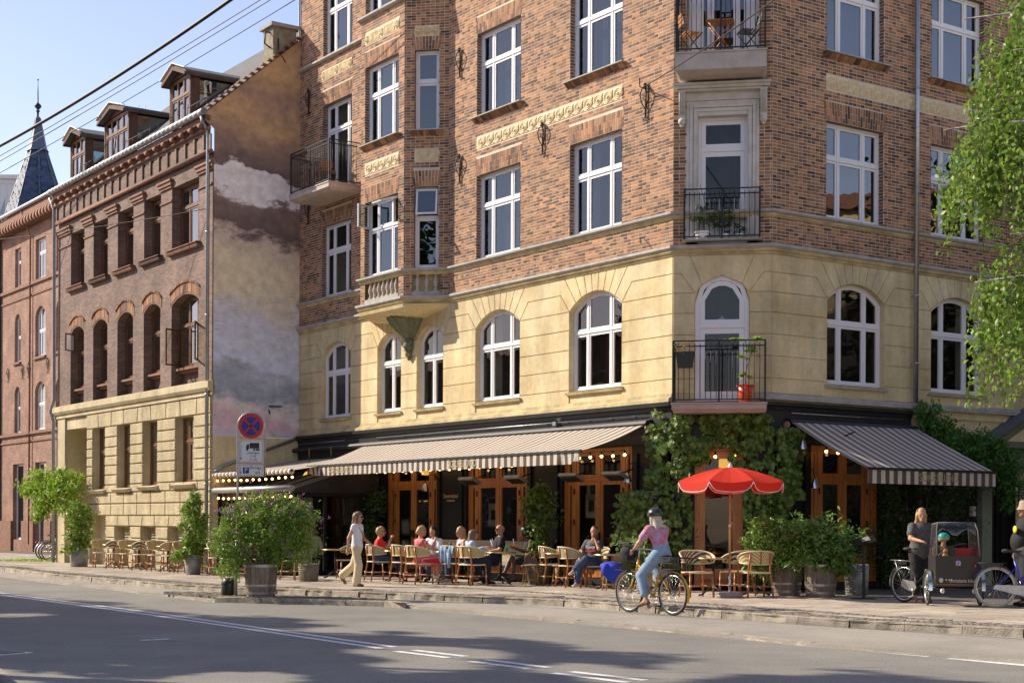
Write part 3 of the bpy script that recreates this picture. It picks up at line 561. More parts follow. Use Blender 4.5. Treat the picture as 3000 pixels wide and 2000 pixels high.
# ------------------------------------------------------------------ stone ledges and mouldings
pathBay = [P2(FL, 17.0), P2(FL, U1), P2(FB, 11.80), P2(FB, 9.55), P2(FL, U0), P2(FL, 0), P2(FRt, 0), P2(FRt, RB)]
pathStr = [P2(FL, 17.0), P2(FL, 0), P2(FRt, 0), P2(FRt, RB)]
for nm, pth, prof, mt_ in (
    ('lower_ledge', pathBay, [(-.02, 7.25), (.10, 7.25), (.135, 7.28), (.13, 7.335), (-.02, 7.36)], 'stone'),
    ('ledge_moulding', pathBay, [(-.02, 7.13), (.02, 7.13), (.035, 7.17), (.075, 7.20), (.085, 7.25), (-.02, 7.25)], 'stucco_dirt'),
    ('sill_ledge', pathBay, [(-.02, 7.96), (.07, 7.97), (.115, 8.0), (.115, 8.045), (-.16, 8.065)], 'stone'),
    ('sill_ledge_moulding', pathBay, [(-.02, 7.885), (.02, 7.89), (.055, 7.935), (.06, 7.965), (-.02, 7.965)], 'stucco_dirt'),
    ('top_cornice', pathBay, [(-.02, 17.4), (.1, 17.5), (.3, 17.62), (.32, 17.8), (-.02, 17.85)], 'stone')):
    m = MB(); sweep(m, pth, prof); m.build(nm, M[mt_], B)
m = MB(); sweep(m, [P2(FL, 17.0), P2(FL, U1), P2(FB, 11.80), P2(FB, 9.55), P2(FL, U0)], [(-.02, 14.93), (.07, 14.95), (.115, 14.98), (.115, 15.03), (-.1, 15.06)]); m.build('upper_ledge', M['stone'], B)
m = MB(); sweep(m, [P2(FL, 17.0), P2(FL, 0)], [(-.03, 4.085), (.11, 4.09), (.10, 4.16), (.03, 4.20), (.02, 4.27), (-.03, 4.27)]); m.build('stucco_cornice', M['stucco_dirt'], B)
m = MB(); sweep(m, [P2(FC, 1.78), P2(FRt, 0), P2(FRt, RB)], [(-.03, 4.12), (.10, 4.12), (.11, 4.21), (.0, 4.26), (-.03, 4.26)]); m.build('grey_cornice', M['stone'], B)
# ------------------------------------------------------------------ yellow stucco storey
ZS0, ZC = 4.26, [4.26, 4.57, 5.03, 5.48, 5.93, 6.35, 6.76, 7.14]
def stucco_face(F, a, b, wins):
    """wins: (ua, ub, z0, spring, rise, n voussoir joints, shoulder inset)"""
    back = MB(); wall_sheet(back, F, a, b, 3.9, 7.26, [(w[0], w[1], w[2], w[3]) for w in wins if w[2] < 7] , -.022)
    hs = [(w[0], w[1], w[3], w[3] + w[4]) for w in wins]
    back = MB(); wall_sheet(back, F, a, b, 3.9, 7.26, [(w[0], w[1], w[2], w[3] + w[4]) for w in wins], -.022)
    fill = MB()
    for (ua, ub, z0, zs, ri, nv, si) in wins:       # spandrels beside each arch head
        t = archf(ua, ub, zs, ri); k = 16; pts = [(ua + (ub - ua) * i / k) for i in range(k + 1)]
        for u, v in zip(pts, pts[1:]): back.quad(F.p(u, t(u), -.022), F.p(v, t(v), -.022), F.p(v, zs + ri, -.022), F.p(u, zs + ri, -.022))
        loop = cell(ua, ub, z0, t, 16); n = len(loop)
        for i in range(n): p, q = loop[i], loop[(i + 1) % n]; back.quad(F.p(*p, -.001), F.p(*q, -.001), F.p(*q, -.2), F.p(*p, -.2))
    w0 = back.build('stucco_wall', M['stucco'], B)
    def blk(poly): m = MB(); slabpoly(m, F, inset(poly, .0075), -.03, 0, 0, .006); m.build('stucco_block', M['stucco'], B)
    ws = sorted(wins); edges = []
    for i in range(len(ws) + 1):
        L_ = ws[i - 1] if i > 0 else None; R_ = ws[i] if i < len(ws) else None; x0 = L_[1] if L_ else a; x1 = R_[0] if R_ else b
        for za, zb in zip(ZC[:5], ZC[1:6]): blk([(x0, za), (x1, za), (x1, zb), (x0, zb)])
        iL = L_[6] if L_ else 0; iR = R_[6] if R_ else 0
        if x1 - x0 - iL - iR < .1: iL = iR = (x1 - x0) * .36
        blk([(x0, 6.35), (x1, 6.35), (x1 - iR, 6.76), (x0 + iL, 6.76)])
        edges.append((x0 + iL, x1 - iR))
    rays = []
    for (ua, ub, z0, zs, ri, nv, si) in ws:
        uc = (ua + ub) / 2; t = archf(ua, ub, zs, ri); hw = (ub - ua) / 2; fc = zs - .42 * hw - .1; rr = []
        for k in range(nv + 1):
            x = uc + hw * (.74 * (2 * k / nv - 1)); z = t(x); s = (7.14 - fc) / (z - fc); rr.append((x, z, uc + (x - uc) * (1 + (s - 1) * .72)))
        for (x0, z0_, X0), (x1, z1_, X1) in zip(rr, rr[1:]): blk([(x0, z0_), ((x0 + x1) / 2, t((x0 + x1) / 2)), (x1, z1_), (X1, 7.14), (X0, 7.14)])
        rays.append(rr)
    for i in range(len(ws) + 1):
        L_ = ws[i - 1] if i > 0 else None; R_ = ws[i] if i < len(ws) else None; e = edges[i]; poly = []
        if L_: t = archf(L_[0], L_[1], L_[3], L_[4]); x = rays[i - 1][-1]; poly += [(x[2], 7.14), (x[0], x[1]), ((x[0] + L_[1]) / 2, t((x[0] + L_[1]) / 2)), (L_[1], max(t(L_[1]), 6.352)), (e[0], 6.76)]
        else: poly += [(a, 7.14), (a, 6.76)]
        if R_: t = archf(R_[0], R_[1], R_[3], R_[4]); x = rays[i][0]; poly += [(e[1], 6.76), (R_[0], max(t(R_[0]), 6.352)), ((x[0] + R_[0]) / 2, t((x[0] + R_[0]) / 2)), (x[0], x[1]), (x[2], 7.14)]
        else: poly += [(b, 6.76), (b, 7.14)]
        blk(poly)
    for (ua, ub, z0, zs, ri, nv, si) in wins:
        if z0 < 4.3: continue
        m = MB(); m.prism([F.p(ua - .08, z0 - .09, -.1), F.p(ub + .08, z0 - .09, -.1), F.p(ub + .08, z0 - .01, -.1), F.p(ua - .08, z0 - .01, -.1)], [F.p(ua - .08, z0 - .09, .05), F.p(ub + .08, z0 - .09, .05), F.p(ub + .08, z0 - .03, .07), F.p(ua - .08, z0 - .03, .07)]); m.build('sill', M['stucco_dirt'] if F is FL else M['stone'], B)
wL = [(1.69, 3.58, 4.54, 6.35, .37, 7, .34), (5.54, 7.44, 4.54, 6.35, .37, 7, .34), (8.95, 10.24, 4.54, 6.31, .35, 5, .3), (11.06, 12.31, 4.54, 6.31, .35, 5, .3), (13.84, 15.55, 4.54, 6.35, .36, 7, .34)]
wC = [(.46, 1.58, 4.10, 6.15, .56, 1, .30)]
wR = [(1.63, 3.41, 4.54, 6.35, .37, 7, .34), (4.96, 6.79, 4.54, 6.35, .37, 7, .34), (8.4, 10.2, 4.54, 6.35, .37, 7, .34)]
stucco_face(FL, 0, 17.0, wL); stucco_face(FC, 0, 2.041, wC); stucco_face(FRt, 0, RB, wR)
for i, (ua, ub, z0, zs, ri, nv, si) in enumerate(wL): window(FL, ua, ub, z0, zs, ri, B, cols=(.5, .5) if ub - ua < 1.5 else (.28, .44, .28), trans=5.86, gl='glassd', cur=('RC', 'LR', 'LR', 'L', 'H')[i])
for i, (ua, ub, z0, zs, ri, nv, si) in enumerate(wR): window(FRt, ua, ub, z0, zs, ri, B, trans=5.86, gl='glassd', cur=('none', 'L', 'none')[i])
w = window(FC, .46, 1.58, 4.10, 6.15, .56, B, cols=(1,), trans=5.66, fr=.10, sash=.10, gl='glassd', d=-.06, label='tall white arched glass door on the corner')
# lamp hanging behind the arched door
t = thing('pendant_lamp', 'white dome pendant lamp hanging inside the arched corner window', 'lamp', FC.p(1.0, 5.72, -.5)); m = MB(); m.lathe([(.15, 0), (.145, .06), (.10, .13), (.03, .17), (.02, .2)], 20); m.build('lamp_shade', M['whitecer'], t); m = MB(); m.tube([(0, 0, .19), (0, 0, .75)], .006, 5); m.build('cord', M['iron'], t)
# ------------------------------------------------------------------ bay: balustrade, corbel, shell and mask
m = MB(); C0 = Vector((FL.p(10.675, 0, 0)[0], FL.p(10.675, 0, 0)[1]))
base = [P2(FL, U1 + .08), P2(FB, 11.86, .06), P2(FB, 9.49, .06), P2(FL, U0 - .08)]
def loft(mb, loops, m=0, caps=True):
    n = len(loops[0]); vs = [p for l in loops for p in l]; fs = [(i * n + j, i * n + (j + 1) % n, (i + 1) * n + (j + 1) % n, (i + 1) * n + j) for i in range(len(loops) - 1) for j in range(n)]
    if caps: fs += [tuple(range(n)), tuple(range((len(loops) - 1) * n, len(loops) * n))]
    mb.add(vs, fs, m)
lo = []
for s, z in ((1.0, 7.14), (.97, 7.06), (.80, 6.98), (.58, 6.93), (.40, 6.89)): lo.append([(C0.x + (x - C0.x) * s, C0.y + (y - C0.y) * s, z) for x, y in base])
loft(m, lo); m.build('bay_corbel', M['stucco'], B)
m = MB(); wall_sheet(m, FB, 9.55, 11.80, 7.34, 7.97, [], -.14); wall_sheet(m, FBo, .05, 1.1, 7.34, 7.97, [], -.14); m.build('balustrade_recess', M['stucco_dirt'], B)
bal = MB(); bal.lathe([(.045, 0), (.05, .03), (.03, .06), (.035, .09), (.068, .17), (.060, .24), (.03, .33), (.028, .37), (.045, .40), (.048, .43)], 14)
bal.box(-.055, .055, -.055, .055, -.03, .0); bal.box(-.055, .055, -.055, .055, .43, .46); o = bal.build('baluster', M['balc']); m_bal = o.data; bpy.data.objects.remove(o)
pl = MB()
for F, us_, a, b in ((FB, [9.98 + i * .225 for i in range(7)], 9.80, 11.55), (FBo, [.34, .58, .82], .20, .95)):
    pl.fbox(F, a, b, 7.36, 7.46, -.12, .015)
    for u in us_: piece(m_bal, B, loc=Vector(F.p(u, 7.49, -.05)) - B.location, rot=(0, 0, F.ang()), name='baluster')
pl.build('balustrade_plinth', M['stone'], B)
sh = MB(); X = (-DL[0], -DL[1], 0); Y = (NLv[0], NLv[1], 0); cc = FL.p(10.55, 6.9, 0)
n = 9
for i in range(n):
    a0, a1 = math.pi * i / n, math.pi * (i + 1) / n; prof = [(.60, 0), (.52, -.12), (.38, -.28), (.24, -.42), (.12, -.52)]; vs = []
    for r, z in prof:
        for k in range(5):
            a = a0 + (a1 - a0) * k / 4; q = r * (1 + .10 * math.sin(math.pi * k / 4)); vs.append(Vector(cc) + Vector(X) * q * math.cos(a) + Vector(Y) * q * math.sin(a) + Vector((0, 0, z + (.04 * math.sin(math.pi * k / 4) if z == 0 else 0))))
    sh.add(vs, [(r * 5 + k, r * 5 + k + 1, (r + 1) * 5 + k + 1, (r + 1) * 5 + k) for r in range(4) for k in range(4)], smooth=True)
sh.build('shell_bracket', M['shell'], B)
mk = MB(); mm_ = lambda u, z, d: FL.p(10.55 + u, 6.18 + z, d)
for (u, z, d, r) in ((0, .05, .08, (.13, .13, .17)), (0, -.16, .06, (.10, .09, .12)), (0, -.28, .05, (.06, .06, .08)), (-.10, .12, .06, .07), (.10, .12, .06, .07), (-.05, .2, .08, .07), (.05, .2, .08, .07), (0, -.01, .2, .03), (-.12, 0, .05, .06), (.12, 0, .05, .06), (-.07, -.2, .08, .05), (.07, -.2, .08, .05), (-.05, .06, .17, .025), (.05, .06, .17, .025), (0, -.09, .16, (.05, .03, .02))): mk.ball(mm_(u, z, d), r, 10)
mk.build('stone_mask', M['shell'], B)
# ------------------------------------------------------------------ iron wall anchors
an = MB()
for s in (-1, 1):
    an.tube([(0, .30, .05), (s * .10, .30, .07), (s * .15, .18, .08), (s * .11, .02, .07), (s * .03, -.12, .05)], [.012, .016, .018, .014, .01], 6); an.tube([(0, .12, .05), (s * .05, .16, .07), (s * .06, .09, .07), (s * .01, .04, .06)], .010, 5)
    an.tube([(0, -.30, .04), (s * .07, -.36, .06), (s * .10, -.30, .06)], .012, 5); an.tube([(0, -.14, .05), (s * .05, -.13, .06)], .012, 5)
an.tube([(0, .36, .04), (0, -.34, .04)], .02, 6)
for z in (.34, .38): an.ball((0, z, .06), .035, 8)
for s in (-1, 1): an.ball((s * .045, .34, .06), .022, 6)
o = an.build('wall_anchor', M['iron']); m_anc = o.data; bpy.data.objects.remove(o)
for u, z in ((4.59, 10.47), (.86, 10.52), (8.14, 10.42), (8.16, 13.1), (16.4, 13.95), (16.4, 10.7)):
    piece(m_anc, B, mt=Matrix.Translation(-B.location) @ FL.mt(u, z, .0), name='wall_anchor')
m = MB(); m.tube([FL.p(.95, 7.64, .01), FL.p(.93, 7.62, .12)], .012, 5); m.tube([FL.p(.93, 7.62, .12), FL.p(.85, 7.50, .16)], .012, 5); m.tube([FL.p(.86, 10.8, .02), FL.p(.84, 10.82, .22), FL.p(.7, 10.95, .35)], .012, 5); m.build('wall_hook', M['iron'], B)
m = MB(); m.tube([FRt.p(4.29, 4.25, .14), FRt.p(4.29, 17.4, .14)], .055, 12)
for z in (5.1, 6.6, 8.9, 11.2, 14): m.tube([FRt.p(4.29, z, .14), FRt.p(4.29, z + .04, .14)], .066, 12); m.fbox(FRt, 4.27, 4.31, z, z + .03, 0, .1)
m.build('downpipe', M['steel'], B)
m = MB(); m.tube([FL.p(17.03, 4.2, .03), FL.p(17.03, 17.5, .03)], .03, 6); m.build('edge_flashing', M['zinc'], B)
# ------------------------------------------------------------------ balconies and the corner door surround
bar = MB(); bar.tube([(0, 0, 0), (0, 0, 1)], .008, 5); o = bar.build('railing_bar', M['iron']); m_bar = o.data; bpy.data.objects.remove(o)
def balcony(F, u0, u1, z0, z1, dep, rt, n, ns, mt_, lab, taper=.12, slab=True):
    m = MB()
    if slab: m.prism([F.p(u0 + taper * .5, z0, 0), F.p(u1 - taper * .5, z0, 0), F.p(u1 - taper * .5, z0, dep - taper), F.p(u0 + taper * .5, z0, dep - taper)], [F.p(u0 + .02, z0 + .07, 0), F.p(u1 - .02, z0 + .07, 0), F.p(u1 - .02, z0 + .07, dep - .02), F.p(u0 + .02, z0 + .07, dep - .02)]); m.fbox(F, u0 + .02, u1 - .02, z0 + .072, z1 - .035, 0, dep - .02); m.fbox(F, u0, u1, z1 - .033, z1, 0, dep)
    else: m.fbox(F, u0, u1, z1 - .02, z1, 0, dep)
    b = m.build('balcony', mt_, B, lab); a, c, dd = u0 + .05, u1 - .05, dep - .05
    m = MB()
    for z in (z1 + .06, rt - .11, rt): m.fbox(F, a, c, z - .012, z + .012, dd - .015, dd + .015); m.fbox(F, a - .012, a + .012, z - .012, z + .012, 0, dd); m.fbox(F, c - .012, c + .012, z - .012, z + .012, 0, dd)
    for u in (a, (a + c) / 2, c): m.fbox(F, u - .018, u + .018, z1, rt, dd - .018, dd + .018)
    m.build('railing_frame', M['iron'], b)
    h = rt - z1 - .12
    for i in range(1, n): piece(m_bar, b, loc=Vector(F.p(a + (c - a) * i / n, z1 + .06, dd)) - B.location, scale=(1, 1, h), name='railing_bar')
    for u in (a, c):
        for i in range(1, ns): piece(m_bar, b, loc=Vector(F.p(u, z1 + .06, dd * i / ns)) - B.location, scale=(1, 1, h), name='railing_bar')
    return b
b1 = balcony(FC, .02, 1.97, 3.81, 4.015, .78, 5.27, 17, 6, mat('pink_balcony_paint', (.50, .38, .34), .75, (.42, .32, .28), 3), 'pinkish balcony slab with black railing above the ivy')
b2 = balcony(FC, .06, 1.94, 10.70, 11.14, .80, 12.55, 18, 6, M['balc'], 'upper balcony with black planter boxes', .2)
b3 = balcony(FL, 13.3, 15.72, 10.74, 10.97, 1.02, 12.14, 22, 9, M['balc'], 'side balcony beside the mural', .16)
b4 = balcony(FC, .2, 1.84, 7.38, 7.42, .28, 8.46, 15, 3, M['stone'], 'shallow railing in front of the white door', slab=False)
m = MB()
for a, c in ((.10, .96), (1.04, 1.86)): m.fbox(FC, a + .1, c - .02, 12.28, 12.56, .60, .73)
m.build('planter_box', M['black'], b2)
m = MB(); F = FC                                  # white architrave, consoles and hood of the second-floor door
for k, (w_, d_) in enumerate(((.0, .03), (.07, .05), (.15, .03))):
    m.prism([F.p(.27 + w_, 7.40, -.1), F.p(.27 + w_ + .065, 7.40, -.1), F.p(.27 + w_ + .065, 10.33 - w_, -.1), F.p(.27 + w_, 10.33 - w_, -.1)], [F.p(.27 + w_, 7.40, d_), F.p(.27 + w_ + .065, 7.40, d_), F.p(.27 + w_ + .065, 10.33 - w_, d_), F.p(.27 + w_, 10.33 - w_, d_)])
    m.fbox(F, 1.77 - w_ - .065, 1.77 - w_, 7.40, 10.33 - w_, -.1, d_); m.fbox(F, .27 + w_ + .067, 1.77 - w_ - .067, 10.262 - w_, 10.328 - w_, -.1, d_)
m.fbox(F, .27, .51, 7.40, 10.2, -.3, .0); m.fbox(F, 1.53, 1.77, 7.40, 10.2, -.3, .0); m.fbox(F, .513, 1.527, 10.03, 10.2, -.3, .0)
m.fbox(F, .12, 1.92, 10.335, 10.50, -.02, .05); m.fbox(F, .10, 1.94, 10.502, 10.54, -.02, .20); m.fbox(F, .03, 1.99, 10.542, 10.60, -.02, .26); m.fbox(F, .0, 2.02, 10.602, 10.65, -.02, .30)
m.build('door_surround', M['wstucco'], B)
for u in (.11, 1.79):
    m = MB(); m.prism([F.p(u, 9.92, 0), F.p(u, 10.50, 0), F.p(u, 10.50, .24), F.p(u, 10.3, .16), F.p(u, 10.0, .08), F.p(u, 9.92, .10)], [F.p(u + .14, 9.92, 0), F.p(u + .14, 10.50, 0), F.p(u + .14, 10.50, .24), F.p(u + .14, 10.3, .16), F.p(u + .14, 10.0, .08), F.p(u + .14, 9.92, .10)])
    for k in range(3): m.tube([F.p(u + .03 + k * .04, 10.04, .105), F.p(u + .03 + k * .04, 10.3, .175), F.p(u + .03 + k * .04, 10.46, .23)], .012, 5)
    m.ball(F.p(u + .07, 9.90, .09), (.08, .08, .08), 8); m.ball(F.p(u + .07, 9.83, .07), (.045, .05, .05), 8); m.build('console', M['wstucco'], B)
w = window(FC, .51, 1.53, 7.42, 10.03, 0, B, cols=(1,), trans=9.36, fr=.06, sash=.085, d=-.2, gl='glassd', label='white glazed balcony door with a solid lower panel'); m = MB(); m.fbox(FC, .63, 1.41, 7.5, 8.08, -.25, -.20); m.build('door_panel', M['white'], w)
window(FC, .50, 1.54, 11.16, 13.6, 0, B, cols=(.24, .52, .24), trans=13.2, d=-.2); m = MB(); m.fbox(FC, .28, .50, 11.15, 13.9, -.24, -.10); m.fbox(FC, 1.54, 1.78, 11.15, 13.9, -.24, -.10); m.fbox(FC, .503, 1.537, 13.6, 13.9, -.24, -.1); m.build('door_casing', M['white'], B)
window(FC, .5, 1.5, 14.9, 17, 0, B, cols=(1,), trans=16.2)
# plain parts of the building: ceilings, back rooms, roof
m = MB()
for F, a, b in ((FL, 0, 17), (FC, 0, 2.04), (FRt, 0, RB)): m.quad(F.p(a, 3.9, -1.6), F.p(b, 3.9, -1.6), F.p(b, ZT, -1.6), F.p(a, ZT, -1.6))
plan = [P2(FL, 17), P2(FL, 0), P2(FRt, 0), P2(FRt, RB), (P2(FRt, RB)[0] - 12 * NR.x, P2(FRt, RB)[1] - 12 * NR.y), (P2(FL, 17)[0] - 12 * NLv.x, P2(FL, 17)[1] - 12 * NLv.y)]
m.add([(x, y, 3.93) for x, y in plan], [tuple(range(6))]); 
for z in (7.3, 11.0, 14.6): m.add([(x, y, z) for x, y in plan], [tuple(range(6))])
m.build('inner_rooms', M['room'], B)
m = MB(); m.prism([(x, y, ZT) for x, y in plan], [(x + (4 - x) * .12, y + (40 - y) * .12, ZT + 3) for x, y in plan]); m.build('roof', M['slate'], B)
m = MB(); c, d = plan[5], plan[4]; e, f_ = plan[0], plan[3]
m.quad((*c, .1), (*d, .1), (*d, ZT), (*c, ZT), 0, [(0, 0), (20, 0), (20, ZT), (0, ZT)]); m.quad((*e, 3.9), (*c, 3.9), (*c, ZT), (*e, ZT), 0, [(0, 0), (12, 0), (12, ZT), (0, ZT)]); m.quad((*f_, 0.1), (*d, .1), (*d, ZT), (*f_, ZT), 0, [(0, 0), (12, 0), (12, ZT), (0, ZT)]); m.build('back_wall', M['obrick'], B)

# ------------------------------------------------------------------ black shopfront on the ground floor
pathG = [P2(FL, 17.0), P2(FL, 0), P2(FRt, 0), P2(FRt, 4.28)]
m = MB(); sweep(m, pathG, [(-.05, 3.93), (.06, 3.93), (.08, 3.97), (.15, 4.0), (.16, 4.075), (-.05, 4.085)]); sweep(m, pathG, [(-.05, 3.90), (.045, 3.90), (.06, 3.928), (-.05, 3.93)]); m.build('shop_cornice', M['blackg'], B)
m = MB(); sweep(m, pathG, [(-.05, 3.25), (.0, 3.25), (.03, 3.3), (.03, 3.897), (-.05, 3.90)]); m.build('shop_fascia', M['blackg'], B)
for F, a, b in ((FL, .6, 17.0), (FRt, .35, 4.27)):
    m = MB(); m.prism([F.p(a, 3.62, .03), F.p(a, 3.76, .03), F.p(a, 3.72, .2), F.p(a, 3.66, .24), F.p(a, 3.60, .2)], [F.p(b, 3.62, .03), F.p(b, 3.76, .03), F.p(b, 3.72, .2), F.p(b, 3.66, .24), F.p(b, 3.60, .2)]); m.build('awning_hood', M['blackg'], B)
for F, a, b, z in ((FL, .75, 12.2, 3.85), (FL, 14, 16.8, 3.85), (FRt, .5, 4.1, 3.86)):
    m = MB(); m.tube([F.p(a, z, .08), F.p(b, z, .08)], .011, 6)
    k = a + .4
    while k < b: m.fbox(F, k, k + .02, z - .015, z + .015, .03, .09); k += .8
    if a == .75: m.fbox(F, 3.9, 4.03, 3.78, 3.87, .03, .14)
    m.build('sign_light_rail', M['steel'], B)
def shop_set(F, ua, ub, z0=.32, lab=None):
    w = window(F, ua, ub, z0, 3.22, 0, B, cols=(.15, .35, .35, .15), trans=2.53, mt='wood', d=-.10, fr=.09, mu=.10, sash=.07, gl='glassd', name='shop_door', label=lab)
    m = MB(); W = ub - ua
    for a, b in ((ua + .15 * W + .05, ua + .5 * W - .05), (ua + .5 * W + .05, ua + .85 * W - .05)): m.fbox(F, a, b, z0 + .09, .85, -.155, -.10)
    m.build('lower_panel', M['wood'], w); m = MB()
    for s in (-.06, .06): m.fbox(F, ua + W / 2 + s - .012, ua + W / 2 + s + .012, 1.15, 1.35, -.1, -.06)
    for u in (ua + .15 * W, ua + .85 * W):
        for z in (.8, 1.5, 2.2): m.fbox(F, u - .012, u + .012, z, z + .13, -.1, -.075)
    m.build('hinges_and_handles', M['iron'], w, kind='stuff'); m = MB(); m.fbox(F, ua, ub, .1, z0, -.2, -.02); m.build('plinth', M['blackg'], w)
    return w
setsL = [(1.35, 3.86), (5.27, 7.88), (9.28, 11.86)]
for i, (a, b) in enumerate(setsL): shop_set(FL, a, b, lab='oak doors and windows of the café, ' + ('nearest the corner', 'middle set', 'set beside the glazed porch')[i])
shop_set(FRt, 1.2, 3.3, lab='oak café doors under the side awning')
m = MB()
for F, hs, a, b in ((FL, setsL, 0, 17.0), (FRt, [(1.2, 3.3)], 0, 6.6), (FC, [(.47, 1.47)], 0, 2.041)):
    wall_sheet(m, F, a, b, .1, 3.3, [(h[0], h[1], .1, 3.22) for h in hs], -.03)
    for h in hs: reveals(m, F, cell(h[0], h[1], .1, 3.22), -.03, -.25)
m.build('shop_wall', M['black'], B)
m = MB()
for F, rs in ((FL, ((.1, 1.2), (4.0, 5.12), (8.02, 9.14))), (FRt, ((.15, 1.05), (3.45, 4.5)))):
    for a, b in rs:
        ring(m, F, cell(a, b, .35, 3.15), cell(a + .07, b - .07, .45, 3.05), -.03, .015); m.fbox(F, a, b, .12, .33, -.03, .05)
m.build('shop_panels', M['black'], B, kind='stuff')
w = window(FC, .47, 1.47, .30, 3.12, 0, B, cols=(1,), trans=2.5, mt='wood', fr=.10, sash=.11, gl='glassd', name='corner_door', label='oak glazed corner door framed by ivy', d=-.08); m = MB(); m.fbox(FC, .6, 1.34, .33, .62, -.13, -.08); m.build('lower_panel', M['wood'], w); m = MB(); m.lathe([(0, 0), (.03, 0), (.03, .012), (0, .012)], 10, FC.p(.55, 1.42, -.09), (DC[0], DC[1], 0), (0, 0, 1), (NC[0], NC[1], 0)); m.tube([FC.p(.52, 1.28, -.07), FC.p(.62, 1.28, -.04)], .012, 6); m.build('lock_and_handle', M['brass'], w); m = MB(); m.fbox(FC, .47, 1.47, 3.12, 3.22, -.1, .0); m.build('red_head_board', M['red'], w)
# café interior
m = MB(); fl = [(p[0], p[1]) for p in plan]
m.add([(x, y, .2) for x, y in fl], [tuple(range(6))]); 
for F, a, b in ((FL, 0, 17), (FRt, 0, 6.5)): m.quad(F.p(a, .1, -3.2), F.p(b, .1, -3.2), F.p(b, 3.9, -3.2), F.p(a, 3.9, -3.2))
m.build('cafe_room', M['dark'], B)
for k, (F, u, z, d) in enumerate(((FL, 2.2, 2.85, -.9), (FL, 5.6, 2.9, -1.0), (FL, 10.9, 2.9, -1.1), (FL, 11.6, 2.85, -1.2), (FC, 1.1, 2.75, -.9), (FL, 13.1, 2.7, 1.0), (FL, 14.2, 2.7, 1.1))):
    t = thing('ceiling_lamp', ('yellow lampshade behind the café glass nearest the corner', 'yellow lampshade behind the middle café doors', 'yellow lampshade behind the doors by the porch', 'lampshade hanging next to the porch end of the café', 'yellow lampshade behind the ivy framed door', 'yellow lampshade inside the black porch, nearer its door', 'yellow lampshade deeper inside the black porch')[k], 'lamp', F.p(u, z, d))
    m = MB(); m.lathe([(.17, 0), (.17, .16), (.11, .24), (.03, .26)], 18); m.build('lamp_shade', M['shade'], t); m = MB(); m.tube([(0, 0, .26), (0, 0, .9)], .006, 5); m.build('cord', M['iron'], t)
for u, z in ((7.5, 1.75), (3.5, 1.95), (3.45, 2.35), (8.9, 1.8)):
    m = MB(); m.fbox(FL, u - .22, u + .22, z - .28, z + .28, -.62, -.60); pp = m.build('wall_picture', M['cream'], B); m = MB(); m.fbox(FL, u - .1, u + .1, z - .14, z + .12, -.6, -.595); m.build('picture_print', M['dark'], pp)
def text(body, size, mt, parent, mtx, ext=.002, sx=1., name='lettering', align='CENTER'):
    c = bpy.data.curves.new(name, 'FONT'); c.body = body; c.size = size; c.align_x = align; c.align_y = 'CENTER'; c.extrude = ext; o = bpy.data.objects.new(name, c); COL.objects.link(o)
    dg = bpy.context.evaluated_depsgraph_get(); me = bpy.data.meshes.new_from_object(o.evaluated_get(dg)); bpy.data.objects.remove(o); me.materials.clear(); me.materials.append(mt)
    o = bpy.data.objects.new(name, me); COL.objects.link(o); o.parent = parent; o.matrix_local = mtx @ Matrix.Diagonal((sx, 1, 1, 1)); return o
def frt(F, u, z, d):      # text frame that reads from outside
    X = Vector((F.D[0], F.D[1], 0)); Z = Vector((F.N[0], F.N[1], 0)); 
    if X.cross(Vector((0, 0, 1))).dot(Z) < 0: X = -X
    m = Matrix((X, Vector((0, 0, 1)), Z)).transposed().to_4x4(); m.translation = Vector(F.p(u, z, d)); return m
TB = Matrix.Translation(-B.location)
for F, u in ((FL, .62), (FL, 4.56), (FL, 8.55), (FRt, .6)):
    text('Sommerland', .15, M['gold'], B, TB @ frt(F, u, 2.22, .0), sx=.9); text('PEOPLE PLACE', .055, M['cream'], B, TB @ frt(F, u, 2.10, .0))
# ------------------------------------------------------------------ black glazed porch against the old house
PZ = 2.30
P_ = thing('porch', 'black glazed porch squeezed under the mural with a grey roller tube', 'porch', FL.p(14.6, .17, 1.3), local=False)
m = MB(); dF = 2.6
for u in (12.24, 13.2, 14.15, 15.1, 16.05, 16.96): m.fbox(FL, u - .04, u + .04, .12, PZ, dF - .08, dF)
for z in (.2, .75, PZ - .06): m.fbox(FL, 12.2, 17.0, z - .05, z + .05, dF - .07, dF - .01)
for d in (2.56, 1.66, .64, .1): m.fbox(FL, 12.16, 12.24, .12, PZ, d - .04, d + .04)
m.fbox(FL, 12.17, 12.23, PZ - .08, PZ + .02, 0, dF); m.fbox(FL, 12.17, 12.23, .12, .24, 0, dF)
m.build('frame', M['black'], P_)
m = MB(); m.prism([FL.p(12.2, PZ, 0), FL.p(12.2, PZ, dF), FL.p(12.2, 2.42, dF), FL.p(12.2, 3.2, 0)], [FL.p(17.0, PZ, 0), FL.p(17.0, PZ, dF), FL.p(17.0, 2.42, dF), FL.p(17.0, 3.2, 0)])
for u in (13.1, 14.0, 14.9, 15.8, 16.7): m.prism([FL.p(u, 2.43, dF + .02), FL.p(u, 3.26, 0), FL.p(u, 3.2, 0), FL.p(u, 2.38, dF + .02)], [FL.p(u + .05, 2.43, dF + .02), FL.p(u + .05, 3.26, 0), FL.p(u + .05, 3.2, 0), FL.p(u + .05, 2.38, dF + .02)])
m.build('roof', M['blackg'], P_)
m = MB(); m.tube([FL.p(12.05, 2.43, 2.72), FL.p(17.25, 2.43, 2.72)], .085, 14); m.build('roller_tube', M['zinc'], P_)
